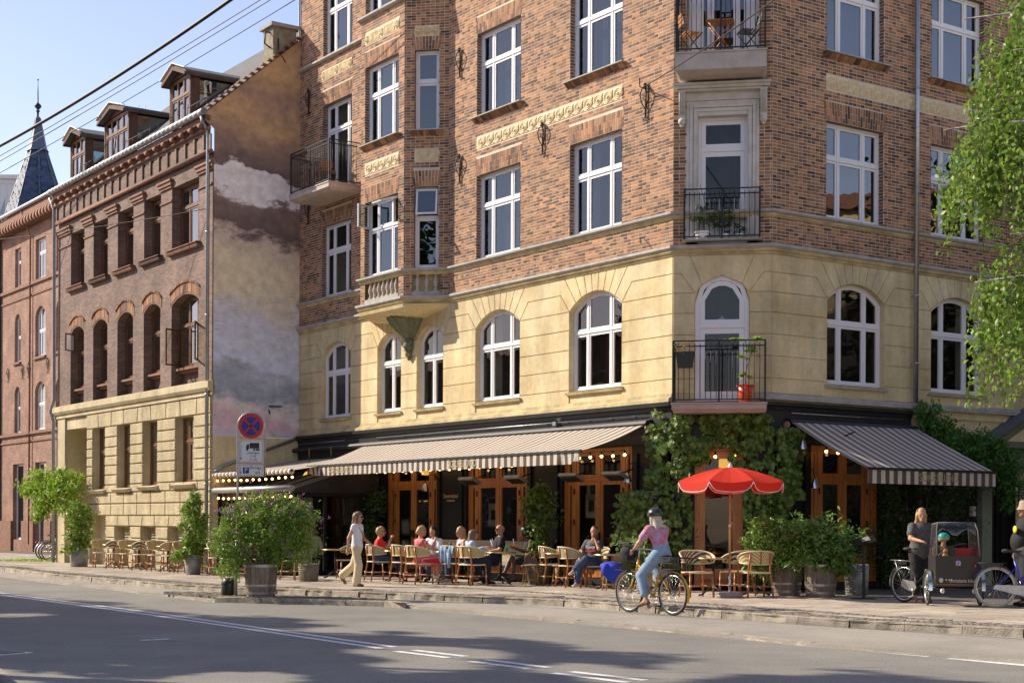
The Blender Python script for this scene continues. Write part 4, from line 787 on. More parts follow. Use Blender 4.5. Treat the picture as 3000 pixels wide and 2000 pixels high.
for i, (a, b) in enumerate(((12.3, 13.15), (13.25, 14.1), (14.2, 15.05), (15.15, 16.0), (16.1, 16.9))): m = MB(); m.quad(FL.p(a, .8, dF - .04), FL.p(b, .8, dF - .04), FL.p(b, PZ - .1, dF - .04), FL.p(a, PZ - .1, dF - .04)); m.build('pane', M['glassd'], P_)
for a, b, z in ((.7, 1.6, .25), (1.72, 2.5, .25)): m = MB(); m.quad(FL.p(12.2, z, a), FL.p(12.2, z, b), FL.p(12.2, PZ - .1, b), FL.p(12.2, PZ - .1, a)); m.build('pane', M['glassd'], P_)
m = MB(); k = 12
for i in range(k): m.quad(FL.p(12.45 + .03 * (i % 2), .3, 1.9 + .05 * i), FL.p(12.45 + .03 * ((i + 1) % 2), .3, 1.95 + .05 * i), FL.p(12.45 + .03 * ((i + 1) % 2), 2.2, 1.95 + .05 * i), FL.p(12.45 + .03 * (i % 2), 2.2, 1.9 + .05 * i))
m.build('curtain', M['curtain'], P_)
m = MB(); m.fbox(FL, 12.3, 16.95, .1, .18, 0, dF - .1); m.fbox(FL, 16.9, 16.98, .18, PZ, 0, dF - .1); m.build('floor', M['dark'], P_)

# ------------------------------------------------------------------ awnings
def awning(F, u0, u1, dh, zh, df, zf, val, lab, texts=(), sag=.05, arms=(), wav=True, roll=False):
    t = thing('awning', lab, 'awning', F.p((u0 + u1) / 2, zh, .2), local=False); nu = max(6, int((u1 - u0) * 2)); nd = 8; m = MB(); vs = []; fs = []; uvs = []
    for i in range(nu + 1):
        for j in range(nd + 1):
            u = u0 + (u1 - u0) * i / nu; s = j / nd; vs.append(F.p(u, zh + (zf - zh) * s - sag * math.sin(math.pi * s) * (.6 + .4 * math.cos(i * 1.3)), dh + (df - dh) * s))
    for i in range(nu):
        for j in range(nd):
            a = i * (nd + 1) + j; fs.append((a, a + nd + 1, a + nd + 2, a + 1)); ua, ub = u0 + (u1 - u0) * i / nu, u0 + (u1 - u0) * (i + 1) / nu; uvs.append([(ua, j), (ub, j), (ub, j + 1), (ua, j + 1)])
    m.add(vs, fs, 0, uvs); m.build('canopy', M['awn'], t)
    m = MB(); m.fbox(F, u0 - .03, u1 + .03, zf - .035, zf + .02, df - .01, df + .05); m.build('front_bar', M['blackg'], t)
    if val:
        m = MB(); n = int((u1 - u0) / .05); vs = []; fs = []; uvs = []
        for i in range(n + 1):
            u = u0 + (u1 - u0) * i / n; e = min(abs(u - u0), abs(u1 - u)); w_ = (.012 * math.sin(u * 9) + .008 * math.sin(u * 23)) * (2.2 if e < .8 else .6) if wav else .003 * math.sin(u * 9); 
            vs += [F.p(u, zf - .03, df + .03), F.p(u, zf - val * .55, df + .03 + w_ * .6), F.p(u, zf - val * (.80 if e < .25 and wav else 1), df + .03 + w_)]
        for i in range(n):
            for j in range(2): a = i * 3 + j; fs.append((a, a + 3, a + 4, a + 1)); ua, ub = u0 + (u1 - u0) * i / n, u0 + (u1 - u0) * (i + 1) / n; uvs.append([(ua, j), (ub, j), (ub, j + 1), (ua, j + 1)])
        m.add(vs, fs, 0, uvs); m.build('valance', M['awnv'], t)
        for u in texts: text('SOKKELUND', .22, M['gold'], t, Matrix.Translation(-t.location) @ frt(F, u, zf - val * .54, df + .045), sx=.95, ext=.001)
    if roll: m = MB(); n = int((u1 - u0) / .245 * 2); vs = []; m.tube([F.p(u0, zf - .03, df), F.p(u1, zf - .03, df)], .07, 12, 0); 
    if roll:
        for k in range(len(m.uv)): 
            f = m.f[k]
            if len(f) == 4: m.uv[k] = None
        mm = MB(); k = u0
        while k < u1 - .02: mm.tube([F.p(k, zf - .03, df), F.p(min(k + .12, u1), zf - .03, df)], .073, 12, 0); mm.tube([F.p(min(k + .12, u1), zf - .03, df), F.p(min(k + .245, u1), zf - .03, df)], .073, 12, 1); k += .245
        mm.build('striped_roller', [mat('roller_light', (.62, .56, .48), .85), mat('roller_taupe', (.21, .155, .115), .85)], t)
    for u in arms:
        m = MB(); m.tube([F.p(u, zh - .15, .08), F.p(u + .5, (zh + zf) / 2 - .12, (dh + df) / 2), F.p(u, zf - .02, df)], .028, 8); m.build('folding_arm', M['copper'], t)
    for u in (u0 - .08, u1 + .03): m = MB(); m.tube([F.p(u, zh - .06, .14), F.p(u + .05, zh - .06, .14)], .075, 12); m.build('end_cap', M['copper'], t)
    return t
awning(FL, .68, 12.75, .22, 3.62, 1.87, 3.04, .27, 'long brown and cream striped awning over the café terrace', (5.1, 10.95), arms=(1.3, 6.2, 11.6))
awning(FL, 12.05, 17.0, .22, 3.36, 2.72, 2.90, 0, 'striped awning with rolled front above the black porch', arms=(), roll=True, sag=.02)
awning(FRt, .36, 4.26, .22, 3.66, 2.27, 2.66, .30, 'grey striped awning on the shaded side street front', (2.45,), arms=(.75, 3.9), wav=False)
# ------------------------------------------------------------------ strings of bulbs, heaters, gooseneck lamps
bm = MB(); bm.ball((0, 0, -.06), .034, 10); o = bm.build('bulb', M['bulb']); m_bulb = o.data; bpy.data.objects.remove(o)
so = MB(); so.tube([(0, 0, -.03), (0, 0, .045)], .018, 8); o = so.build('socket', M['black']); m_sock = o.data; bpy.data.objects.remove(o)
def string(F, u0, u1, z, d, n, lab, dip=.02):
    t = thing('string_lights', lab, 'string lights', F.p((u0 + u1) / 2, z, d), local=False); m = MB(); pts = []
    for i in range(n):
        u = u0 + (u1 - u0) * i / max(1, n - 1); zz = z - dip * math.sin(math.pi * i / max(1, n - 1)) + rnd.uniform(-.01, .01); pts.append(F.p(u, zz + .045, d)); L_ = Vector(F.p(u, zz, d)) - t.location; piece(m_bulb, t, loc=L_, name='bulb'); piece(m_sock, t, loc=L_, name='socket')
    m.tube(pts, .006, 4); m.build('cable', M['black'], t)
string(FL, 12.15, 16.9, 2.78, 2.66, 13, 'string of warm bulbs under the rolled awning, upper of two')
string(FL, 12.15, 17.1, 2.27, 2.70, 15, 'string of warm bulbs under the grey roller tube, lower of two')
string(FL, .95, 4.5, 3.06, .5, 10, 'row of warm bulbs under the awning end nearest the ivy'); string(FL, 5.2, 12.0, 2.95, .45, 16, 'long row of bulbs behind the awning valance')
string(FRt, 1.25, 2.3, 3.14, .35, 4, 'short row of bulbs above the shaded café doors'); string(FC, .5, 1.3, 3.02, .1, 3, 'three bulbs over the ivy framed door')
def heater(F, u, z, d, lab):
    t = thing('patio_heater', lab, 'heater', F.p(u, z, d), F.ang()); sg = -1 if F is FL else 1
    m = MB(); q = math.radians(28); c, s = math.cos(q), math.sin(q); 
    m.obox((0, 0, 0), (.32, 0, 0), (0, c * .14, s * .14), (0, -s * .035, c * .035)); m.build('housing', M['steel'] if F is FL else M['blackg'], t)
    m = MB(); m.obox((0, .0, -.045), (.27, 0, 0), (0, c * .10, s * .10), (0, -s * .006, c * .006)); 
    for k in range(9): m.tube([(-.24 + .06 * k, -.09 * c, -.058 - .09 * s), (-.24 + .06 * k, .09 * c, -.058 + .09 * s)], .004, 4)
    m.build('grille', M['dark'], t); m = MB(); m.tube([(0, 0, .02), (0, (.5 if sg < 0 else -.5) * (1 if F is FL else -1) * -1, .16)], .015, 6); m.build('bracket', M['black'], t)
for i, (u, lab) in enumerate(((6.85, 'steel patio heater at the left edge of the middle café doors'), (4.9, 'steel patio heater right of the middle café doors'), (2.75, 'steel patio heater above the man in the grey T-shirt'), (1.2, 'steel patio heater next to the ivy'))): heater(FL, u, 2.56, .55, lab)
heater(FRt, 1.35, 3.3, .55, 'dark patio heater under the side street awning')
def goose(F, u, z, lab):
    t = thing('wall_lamp', lab, 'lamp', F.p(u, z, 0), local=False); m = MB(); m.tube([F.p(u, z + .25, -.02), F.p(u, z + .42, .15), F.p(u, z + .40, .35), F.p(u, z + .2, .42)], .012, 6); m.build('arm', M['iron'], t)
    m = MB(); X = Vector((F.D[0], F.D[1], 0)); m.lathe([(.02, .2), (.05, .16), (.085, .06), (.09, 0)], 14, F.p(u, z, .42), X, (F.N[0], F.N[1], 0)); m.build('shade', M['chrome'], t)
goose(FL, .95, 2.42, 'chrome gooseneck lamp next to the ivy'); goose(FL, 9.1, 2.35, 'chrome gooseneck lamp left of the middle café doors'); goose(FRt, .85, 2.3, 'chrome gooseneck lamp right of the ivy arch'); goose(FRt, .5, 3.1, 'dark gooseneck lamp under the side awning hood')

# ------------------------------------------------------------------ number 36E: yellow wall, green pedimented doorway
m = MB(); wall_sheet(m, FRt, 4.3, RB, 3.1, 4.13, [(6.9, 9.9, 3.0, 3.5)], .0); wall_sheet(m, FRt, 4.3, RB, .1, 3.1, [(4.3, 6.62, 0, 3.1), (7.1, 8.0, 0, 3.1), (8.6, 9.6, 0, 3.1)], .0); m.build('yellow_side_wall', M['stucco'], B)
m = MB(); m.fbox(FRt, 4.3, RB, 3.08, 3.16, -.02, .04); m.fbox(FRt, 4.3, RB, 3.95, 4.02, 0, .04); m.build('yellow_moulding', M['stucco'], B)
dw = MB()
dw.prism([FRt.p(6.75, 3.42, 0), FRt.p(9.95, 3.42, 0), FRt.p(8.35, 4.22, 0)], [FRt.p(6.75, 3.42, .30), FRt.p(9.95, 3.42, .30), FRt.p(8.35, 4.22, .30)]); pediment = dw.build('pediment', M['green'], B, 'green pediment over doorway 36E')
m = MB(); m.prism([FRt.p(7.3, 3.5, .3), FRt.p(9.4, 3.5, .3), FRt.p(8.35, 4.04, .3)], [FRt.p(7.3, 3.5, .305), FRt.p(9.4, 3.5, .305), FRt.p(8.35, 4.04, .305)]); m.build('tympanum', M['stucco'], pediment)
m = MB(); 
for s in (-1, 1): m.prism([FRt.p(8.35 + s * 1.75, 3.42, -.0), FRt.p(8.35, 4.29, -.0), FRt.p(8.35, 4.37, 0), FRt.p(8.35 + s * 1.82, 3.47, 0)], [FRt.p(8.35 + s * 1.75, 3.42, .42), FRt.p(8.35, 4.29, .42), FRt.p(8.35, 4.37, .42), FRt.p(8.35 + s * 1.82, 3.47, .42)])
m.build('pediment_roof', M['roofgrey'], pediment)
m = MB(); m.fbox(FRt, 6.9, 9.9, 3.34, 3.42, 0, .34); m.fbox(FRt, 7.0, 9.8, 3.02, 3.335, 0, .16); m.fbox(FRt, 6.95, 9.85, 2.93, 3.018, 0, .24); m.fbox(FRt, 7.0, 9.8, 2.78, 2.928, 0, .12); m.build('entablature', M['green'], pediment)
text('36E', .2, M['cream'], pediment, Matrix.Translation(-B.location) @ frt(FRt, 7.62, 3.18, .163))
m = MB(); m.fbox(FRt, 6.62, 6.98, .1, 2.6, -.02, .12); m.build('green_pilaster', mat('pale_green_paint', (.24, .27, .20), .6), B)
m = MB(); m.fbox(FRt, 7.1, 8.0, .1, 3.0, -.25, -.2); m.fbox(FRt, 8.6, 9.6, .1, 3, -.25, -.2)
for u in (7.3, 7.5, 7.7): m.fbox(FRt, u, u + .02, .2, 2.7, -.2, -.17)
for z in (.9, 2.0): m.fbox(FRt, 7.1, 8.0, z, z + .03, -.2, -.17)
m.build('black_gate', M['black'], B)
m = MB(); m.fbox(FRt, 6.35, 6.48, 1.75, 1.98, -.03, .06); m.build('doorbell_box', M['cream'], B)
m = MB(); m.fbox(FRt, 8.08, 8.3, 2.0, 2.6, 0, .02); b_ = m.build('notice_board', M['black'], B); m = MB()
for k in range(7): m.fbox(FRt, 8.11, 8.27, 2.1 + k * .06, 2.12 + k * .06, .02, .022)
m.build('notice_lines', M['cream'], b_)
# ------------------------------------------------------------------ the old house with dormers and the painted gable
O = thing('old_house', 'brown brick house with dormers, rough cream ground floor and painted gable', 'building', FO.p(24, 0, 0), local=False)
ou = [(18.1, 20.15), (21.02, 22.42), (23.34, 24.74), (25.66, 27.04), (27.95, 29.34)]
OA, OB = 17.0, 30.7
h3 = [(a, b, 9.78, 11.72) for a, b in ou]; h2 = [(a, b, 5.6, 8.12) for a, b in ou]
m = MB(); wall_sheet(m, FO, OA, OB, 5.5, 12.26, h3 + [(a, b, c, 8.36) for a, b, c, _ in h2])
for (a, b, z0, z1) in h3: reveals(m, FO, cell(a, b, z0, z1), 0, -.36)
for (a, b, z0, z1) in h2:
    t = archf(a, b, z1, .24); k = 10
    for i in range(k): u, v = a + (b - a) * i / k, a + (b - a) * (i + 1) / k; m.quad(FO.p(u, t(u), 0), FO.p(v, t(v), 0), FO.p(v, 8.36, 0), FO.p(u, 8.36, 0), 0, [(u, t(u)), (v, t(v)), (v, 8.36), (u, 8.36)])
    reveals(m, FO, cell(a, b, z0, t), 0, -.36); wall_sheet(m, FO, a, b, z0, 6.16, [], -.34)
m.build('brick_wall', M['obrick'], O)
m = MB()
for a, b, z0, z1 in h2:                                     # rubbed arches and dark hood strips
    t = archf(a - .1, b + .1, z1 + .02, .26); n = int((b - a + .2) / .08); w = (b - a + .2) / n
    for i in range(n): u = a - .1 + i * w; m.prism([FO.p(u + .006, t(u) + .01, 0), FO.p(u + w - .006, t(u + w) + .01, 0), FO.p(u + w - .006, t(u + w) + .30, 0), FO.p(u + .006, t(u) + .30, 0)], [FO.p(u + .006, t(u) + .01, .012), FO.p(u + w - .006, t(u + w) + .01, .012), FO.p(u + w - .006, t(u + w) + .30, .012), FO.p(u + .006, t(u) + .30, .012)], 0)
    for i in range(n): u = a - .1 + i * w; m.prism([FO.p(u + .012, t(u) + .31, 0), FO.p(u + w - .012, t(u + w) + .31, 0), FO.p(u + w - .012, t(u + w) + .37, 0), FO.p(u + .012, t(u) + .37, 0)], [FO.p(u + .012, t(u) + .31, .05), FO.p(u + w - .012, t(u + w) + .31, .05), FO.p(u + w - .012, t(u + w) + .37, .05), FO.p(u + .012, t(u) + .37, .05)], 0)
m.build('window_arches', M['brick'], O, kind='stuff')
m = MB(); edges_ = [OA] + [x for ab in ou for x in ab] + [OB]
for a, b in zip(edges_[::2], edges_[1::2]):
    e0 = -.0 if a == OA else .12; e1 = 0 if b == OB else .12
    for z, h, d, e in ((11.93, .07, .13, 1), (11.82, .11, .09, .7), (11.74, .08, .05, .3), (11.32, .05, .035, .2)): m.fbox(FO, a + .001 - e0 * e, b - .001 + e1 * e, z, z + h - .002, -.02, d)
m.build('pier_capitals', M['cornbrick'], O, kind='stuff')
for i, (a, b) in enumerate(ou):
    m = MB(); n = int((b - a + .3) / .1)
    for k in range(n): u = a - .15 + k * (b - a + .3) / n; m.prism([FO.p(u, 9.62, -.02), FO.p(u + .09, 9.62, -.02), FO.p(u + .09, 9.76, -.02), FO.p(u, 9.76, -.02)], [FO.p(u, 9.64, .13), FO.p(u + .09, 9.64, .13), FO.p(u + .09, 9.72, .16), FO.p(u, 9.72, .16)])
    m.fbox(FO, a - .16, b + .16, 9.762, 9.79, -.3, .17); m.build('sill', M['cornbrick'] if i % 2 == 0 else M['darkwood'], O)
    m = MB(); m.fbox(FO, a + .002, b - .002, 6.12, 6.19, -.36, -.10); m.fbox(FO, a + .1, b - .1, 6.04, 6.118, -.36, -.2); m.build('sill', M['cornbrick'], O)
    cs = (.34, .32, .34) if i == 0 else (.5, .5)
    for z0, z1, ri in ((9.80, 11.70, 0), (6.2, 8.1, .22)):
        op = ((0, 0), (2, 0)) if (i == 0 and not ri is 0 and z0 < 7) else ((1, 1),) if (i == 4 and z0 < 7) else ()
        lab = 'brown window with two casements swung open' if op and i == 0 else 'brown window with its upper sash open' if op else None
        w = window(FO, a + .02, b - .02, z0, z1, ri, O, cols=cs, trans=z0 + 1.28, mt='brownwin', d=-.28, fr=.07, cur='LR' if (i + (z0 > 7)) % 2 else 'none', open_=op, label=lab)
        if op and i == 0: leaf_sash(FO, a + .09, z0 + .08, z0 + 1.2, .55, math.radians(148), -.02, w, 'brownwin'); leaf_sash(FO, b - .09, z0 + .08, z0 + 1.2, -.55, math.radians(75), -.24, w, 'brownwin')
        elif op: leaf_sash(FO, b - .09, z0 + 1.33, z0 + 1.95, -.45, math.radians(62), -.1, w, 'brownwin')
# bracketed brick cornice
m = MB(); n = 20; sp = (OB - OA) / n; slots = [(OA + (i + .30) * sp, OA + (i + .70) * sp, 12.34, 12.80) for i in range(n)]
wall_sheet(m, FO, OA, OB, 12.26, 13.28, slots, .13)
for s_ in slots: reveals(m, FO, cell(*s_[:2], s_[2], s_[3]), .13, -.0); wall_sheet(m, FO, *s_[:4], [], .0); mid = (s_[0] + s_[1]) / 2; m.fbox(FO, mid - .05, mid + .05, 12.34, 12.72, 0, .09)
m.build('cornice_wall', M['obrick'], O)
m = MB(); m.tube([FO.p(OA, 12.25, .10), FO.p(OB, 12.25, .10)], .06, 8); m.tube([FO.p(OA, 12.90, .16), FO.p(OB, 12.90, .16)], .05, 8); m.fbox(FO, OA, OB, 13.10, 13.28, .13, .26); m.build('terracotta_rolls', M['cornbrick'], O)
cb = MB(); cb.prism([(-.13, -.13, 0), (-.13, .03, 0), (.13, .03, 0), (.13, -.13, 0)], [(-.13, -.13, .13), (-.13, .03, .13), (.13, .03, .13), (.13, -.13, .13)]); cb.tube([(-.13, -.13, .065), (.13, -.13, .065)], .066, 10); o = cb.build('corbel', M['cornbrick']); m_cb = o.data; bpy.data.objects.remove(o)
for i in range(n): piece(m_cb, O, loc=Vector(FO.p(OA + (i + .5) * sp, 12.955, .16)) - O.location, rot=(0, 0, FO.ang() + math.pi), name='corbel')
# yellow band, rusticated ground floor
m = MB(); a, b = OA - .0, OB + .2
m.prism([FO.p(a, 5.33, -.05), FO.p(a, 5.33, .12), FO.p(a, 5.42, .18), FO.p(a, 5.60, .18), FO.p(a, 5.66, -.02)], [FO.p(b, 5.33, -.05), FO.p(b, 5.33, .12), FO.p(b, 5.42, .18), FO.p(b, 5.60, .18), FO.p(b, 5.66, -.02)]); m.fbox(FO, a, b, 5.2, 5.328, -.05, .07); m.build('band', M['osmooth'], O)
g1 = [(18.38, 19.74, 2.68, 4.68), (21.2, 22.38, 2.66, 4.68), (23.5, 24.64, 2.62, 4.70), (25.8, 26.97, 2.60, 4.70)]
port = (27.56, 29.8, 0, 4.78); bas = [(17.55, 18.5, .0, 1.34), (19.05, 20.3, .0, 1.34), (21.3, 22.52, 0, 1.34), (23.47, 24.83, 0, 1.34), (25.7, 27.2, 0, 1.72)]
m = MB(); wall_sheet(m, FO, OA, OB, -.1, 5.3, g1 + [port] + bas, -.03)
for q in g1 + [port] + bas: reveals(m, FO, cell(q[0], q[1], q[2], q[3]), -.03, -.32 if q is not port else -1.2)
for q in bas: wall_sheet(m, FO, q[0], q[1], -.1, q[3], [], -.3)
wall_sheet(m, FO, port[0], port[1], -.1, 4.78, [(27.7, 27.9, 2.4, 4.4)], -1.2)
m.quad(FO.p(OB, -.2, 0), FO.p(OB, -.2, -8), FO.p(OB, 5.5, -8), FO.p(OB, 5.5, 0)); m.build('smooth_wall', M['osmooth'], O)
m = MB(); m.quad(FO.p(OB, 5.5, 0), FO.p(OB, 5.5, -8), FO.p(OB, 13.4, -8), FO.p(OB, 13.4, 0), 0, [(0, 0), (8, 0), (8, 8), (0, 8)]); m.build('left_wall', M['obrick'], O)
m = MB(); m.fbox(FO, 27.6, 27.75, 2.5, 4.4, -.9, -.3); m.fbox(FO, 27.56, 27.9, 2.28, 2.5, -.8, -.2); m.build('portal_pilaster', M['osmooth'], O)
zr = [-.05, .25, .62, .98, 1.36, 1.71, 2.10, 2.47, 2.73, 3.06, 3.38, 3.69, 3.99, 4.33, 4.68, 5.2]
def ublocks(za, zb):
    hs = sorted((q[0], q[1]) for q in g1 + [port] + bas if q[2] < zb - .05 and q[3] > za + .05); c = OA; free = []
    for x0, x1 in hs:
        if x0 > c + .05: free.append((c, x0))
        c = max(c, x1)
    if c < OB - .9: free.append((c, OB - .9))
    return free
for k, (za, zb) in enumerate(zip(zr, zr[1:])):
    for a, b in ublocks(za, zb):
        n = max(1, round((b - a) / 1.15)); n = 1 if b - a < 1.5 else n; s = (b - a) / n
        for i in range(n):
            x0, x1 = a + i * s, a + (i + 1) * s; sl = .06 * (1 if (i + k) % 2 else -1) if zb > 5 or abs(zb - 1.71) < .01 else 0
            m = MB(); slabpoly(m, FO, inset([(x0, za), (x1, za), (x1 + (sl if i < n - 1 else 0), zb), (x0 - (sl if i else 0), zb)], .014), -.04, .035, 0, .022); m.build('rusticated_block', M['obstucco'], O)
m = MB(); m.fbox(FO, OB - .88, OB, -.1, 5.2, -.03, .03); m.build('corner_strip', M['osmooth'], O)
for i, q in enumerate(g1):
    m = MB(); m.prism([FO.p(q[0] - .15, q[2] - .15, -.02), FO.p(q[1] + .12, q[2] - .15, -.02), FO.p(q[1] + .12, q[2] - .0, -.02), FO.p(q[0] - .15, q[2], -.02)], [FO.p(q[0] - .15, q[2] - .15, .12), FO.p(q[1] + .12, q[2] - .15, .12), FO.p(q[1] + .12, q[2] - .05, .2), FO.p(q[0] - .15, q[2] - .05, .2)]); m.build('sill', M['osmooth'], O)
    window(FO, q[0] + .02, q[1] - .02, q[2], q[3], 0, O, cols=(.34, .32, .34) if i == 0 else (.5, .5), trans=q[2] + 1.28, mt='brownwin', d=-.22, fr=.07, cur='L' if i < 2 else 'none', gl='glassd')
for q in bas[:4]:
    w = window(FO, q[0] + .2, q[1] - .2, .62, 1.22, 0, O, cols=(.5, .5), mt='osmooth', d=-.26, gl='glassd', name='basement_window'); m = MB()
    for k in range(6): m.tube([FO.p(q[0] + .22, .70 + k * .085, -.22), FO.p(q[1] - .22, .70 + k * .085, -.22)], .008, 5)
    m.build('window_bars', M['whitetrim'], w)
# roof, gutter, dormers, chimney
RZ = lambda d: 13.45 + (2.95 - d) * .86          # height of the roof plane, d measured from the café's wall line
m = MB(); a, b = OA - .05, OB
m.quad(FL.p(a, RZ(3.05), 3.05), FL.p(b, RZ(3.05), 3.05), FL.p(b, RZ(-2.0), -2.0), FL.p(a, RZ(-2.0), -2.0)); m.quad(FL.p(a, RZ(-2.0), -2.0), FL.p(b, RZ(-2.0), -2.0), FL.p(b, RZ(3), -7.2), FL.p(a, RZ(3), -7.2)); m.build('roof', M['roofgrey'], O)
tl = MB(); tl.prism([(-.17, -.02, 0), (.0, -.02, 0), (.0, .12, 0), (-.17, .12, 0)], [(-.17, -.02, .035), (.0, -.02, .035), (.0, .12, .05), (-.17, .12, .05)]); o = tl.build('verge_tile', M['rtile']); m_tile = o.data; bpy.data.objects.remove(o)
for k in range(26): d = 2.9 - k * .19; o = piece(m_tile, O, loc=Vector(FL.p(17.02, RZ(d) + .01, d)) - O.location, rot=(0, 0, math.atan2(NLv.y, NLv.x) - math.pi / 2), name='verge_tile')
m = MB(); n = 40
for i in range(n): u = OA + (OB - OA + .0) * i / n; m.tube([FO.p(u, 13.36, .34), FO.p(u + (OB - OA) / n - .004, 13.36, .34)], .10, 10); m.tube([FO.p(u, 13.36, .34), FO.p(u + .03, 13.36, .34)], .108, 10)
m.build('gutter', M['zinc'], O)
m = MB(); m.tube([FO.p(17.2, 13.25, .32), FO.p(17.2, 13.1, .3), FO.p(17.2, 12.9, .14), FO.p(17.2, 12.6, .12), FO.p(17.2, -.05, .12)], .055, 10)
for z in (2.6, 5.2, 7.5, 9.9): m.tube([FO.p(17.2, z, .12), FO.p(17.2, z + .05, .12)], .068, 10)
m.tube([FM.p(2.75, 2.95, .08), FM.p(2.55, 3.12, .08), FM.p(.05, 4.05, .08)], .05, 10); m.build('downpipe', M['zinc'], O)
m = MB(); m.tube([FO.p(30.75, 13.2, .3), FO.p(30.75, 12.8, .15), FO.p(30.75, 5.9, .12), FO.p(30.9, 5.5, .2), FO.p(30.8, 5.1, .12), FO.p(30.75, -.05, .12)], .06, 10); m.build('downpipe', M['zinc'], O)
def dormer(u0, u1, ncol, lab):
    df = 2.62; F = Fr(PLC + NLv * df, DL, NLv); zb, ze, zr_ = 13.60, 15.08, 15.36; uc = (u0 + u1) / 2; ea, eb = u0 - .22, u1 + .22
    bk = lambda z: min(-.12, 2.95 - (z - 13.45) / .86 - df)
    m = MB()
    for x in (u0 - .1, u1 + .02): m.fbox(F, x, x + .08, zb, ze, -.1, 0)
    m.prism([F.p(u0 - .1, ze, 0), F.p(u1 + .1, ze, 0), F.p(uc, zr_ - .1, 0)], [F.p(u0 - .1, ze, -.08), F.p(u1 + .1, ze, -.08), F.p(uc, zr_ - .1, -.08)])
    D_ = m.build('dormer', M['darkwood'], O, lab)
    for x in (u0 - .09, u1 + .09):
        m = MB(); b0, b1 = bk(zb), bk(ze); m.add([F.p(x, zb + .05, -.1), F.p(x, ze, -.1), F.p(x, ze, b1), F.p(x, zb + .05, b0)], [(0, 1, 2, 3)]); m.build('side_pane', M['glass'], D_)
        m = MB(); m.prism([F.p(x - .03, ze - .14, 0), F.p(x + .03, ze - .14, 0), F.p(x + .03, ze, 0), F.p(x - .03, ze, 0)], [F.p(x - .03, ze - .14, b1), F.p(x + .03, ze - .14, b1), F.p(x + .03, ze, b1), F.p(x - .03, ze, b1)]); m.prism([F.p(x - .03, zb, -.1), F.p(x + .03, zb, -.1), F.p(x + .03, ze, -.1), F.p(x - .03, ze, -.1)], [F.p(x - .03, zb, -.3), F.p(x + .03, zb, -.3), F.p(x + .03, ze, -.3), F.p(x - .03, ze, -.3)]); m.build('side_frame', M['darkwood'], D_)
    m = MB(); T = .09
    for (xa, xb) in ((ea, uc), (eb, uc)): m.prism([F.p(xa, ze - .08, .20), F.p(xb, zr_, .20), F.p(xb, zr_ + T, .20), F.p(xa, ze - .08 + T, .20)], [F.p(xa, ze - .08, bk(15.2)), F.p(xb, zr_, bk(15.7)), F.p(xb, zr_ + T, bk(15.7)), F.p(xa, ze - .08 + T, bk(15.2))])
    m.build('dormer_roof', M['roofgrey'], D_)
    m = MB()
    for (xa, xb) in ((ea, uc), (eb, uc)): m.prism([F.p(xa, ze - .15, .205), F.p(xb, zr_ - .10, .205), F.p(xb, zr_ + .02, .205), F.p(xa, ze - .06, .205)], [F.p(xa, ze - .15, .24), F.p(xb, zr_ - .10, .24), F.p(xb, zr_ + .02, .24), F.p(xa, ze - .06, .24)])
    for x in (ea, eb): m.prism([F.p(x - .015, ze - .15, .20), F.p(x + .015, ze - .15, .20), F.p(x + .015, ze - .07, .20), F.p(x - .015, ze - .07, .20)], [F.p(x - .015, ze - .15, bk(15.2)), F.p(x + .015, ze - .15, bk(15.2)), F.p(x + .015, ze - .07, bk(15.2)), F.p(x - .015, ze - .07, bk(15.2))])
    m.build('bargeboard', M['darkwood'], D_)
    m = MB()
    for (xa, xb) in ((ea - .03, uc), (eb + .03, uc)): m.prism([F.p(xa, ze - .055 + T, .18), F.p(xb, zr_ + T + .01, .18), F.p(xb, zr_ + T + .04, .18), F.p(xa, ze - .03 + T, .18)], [F.p(xa, ze - .055 + T, .28), F.p(xb, zr_ + T + .01, .28), F.p(xb, zr_ + T + .04, .28), F.p(xa, ze - .03 + T, .28)])
    m.build('lead_flashing', M['whitetrim'], D_)
    window(F, u0, u1, zb + .04, ze - .04, 0, O, cols=(1 / ncol,) * ncol, trans=zb + .90, mt='brownwin', d=-.02, fr=.05, mu=.05, sash=.035, cur='B', name='dormer_window')
dormer(19.2, 20.6, 3, 'dormer nearest the painted gable'); dormer(24.25, 26.3, 4, 'middle dormer, the widest'); dormer(28.4, 29.75, 3, 'dormer farthest from the painted gable')
m = MB(); m.prism([FM.p(.1, 14.6, -.1), FM.p(.86, 14.6, -.1), FM.p(.86, 16.25, -.1), FM.p(.1, 16.25, -.1)], [FM.p(.1, 14.6, -.75), FM.p(.86, 14.6, -.75), FM.p(.86, 16.25, -.75), FM.p(.1, 16.25, -.75)]); ch = m.build('chimney', mat('rendered_chimney', (.33, .29, .20), .95, (.2, .18, .13), 5), O)
m = MB(); m.prism([FM.p(0, 16.25, 0), FM.p(.96, 16.25, 0), FM.p(.96, 16.36, 0), FM.p(0, 16.36, 0)], [FM.p(0, 16.25, -.85), FM.p(.96, 16.25, -.85), FM.p(.96, 16.36, -.85), FM.p(0, 16.36, -.85)]); m.build('chimney_cap', M['concrete'], ch)
m = MB(); m.tube([FM.p(.86, 16.1, -.3), FM.p(1.02, 16.1, -.3), FM.p(1.04, 15.75, -.3), FM.p(.86, 15.65, -.3)], .025, 6); m.tube([FM.p(.7, 15.9, -.08), FM.p(.72, 15.5, -.02), FM.p(.5, 15.2, 0)], .02, 6); m.build('chimney_bracket', M['iron'], ch)
m = MB(); m.fbox(FO, 26.0, 26.5, 14, 16.4, -3.6, -3.0); m.build('chimney', M['concrete'], O); m = MB(); m.tube([FL.p(27.9, 15, .6), FL.p(27.9, 16.3, .6)], .02, 5)
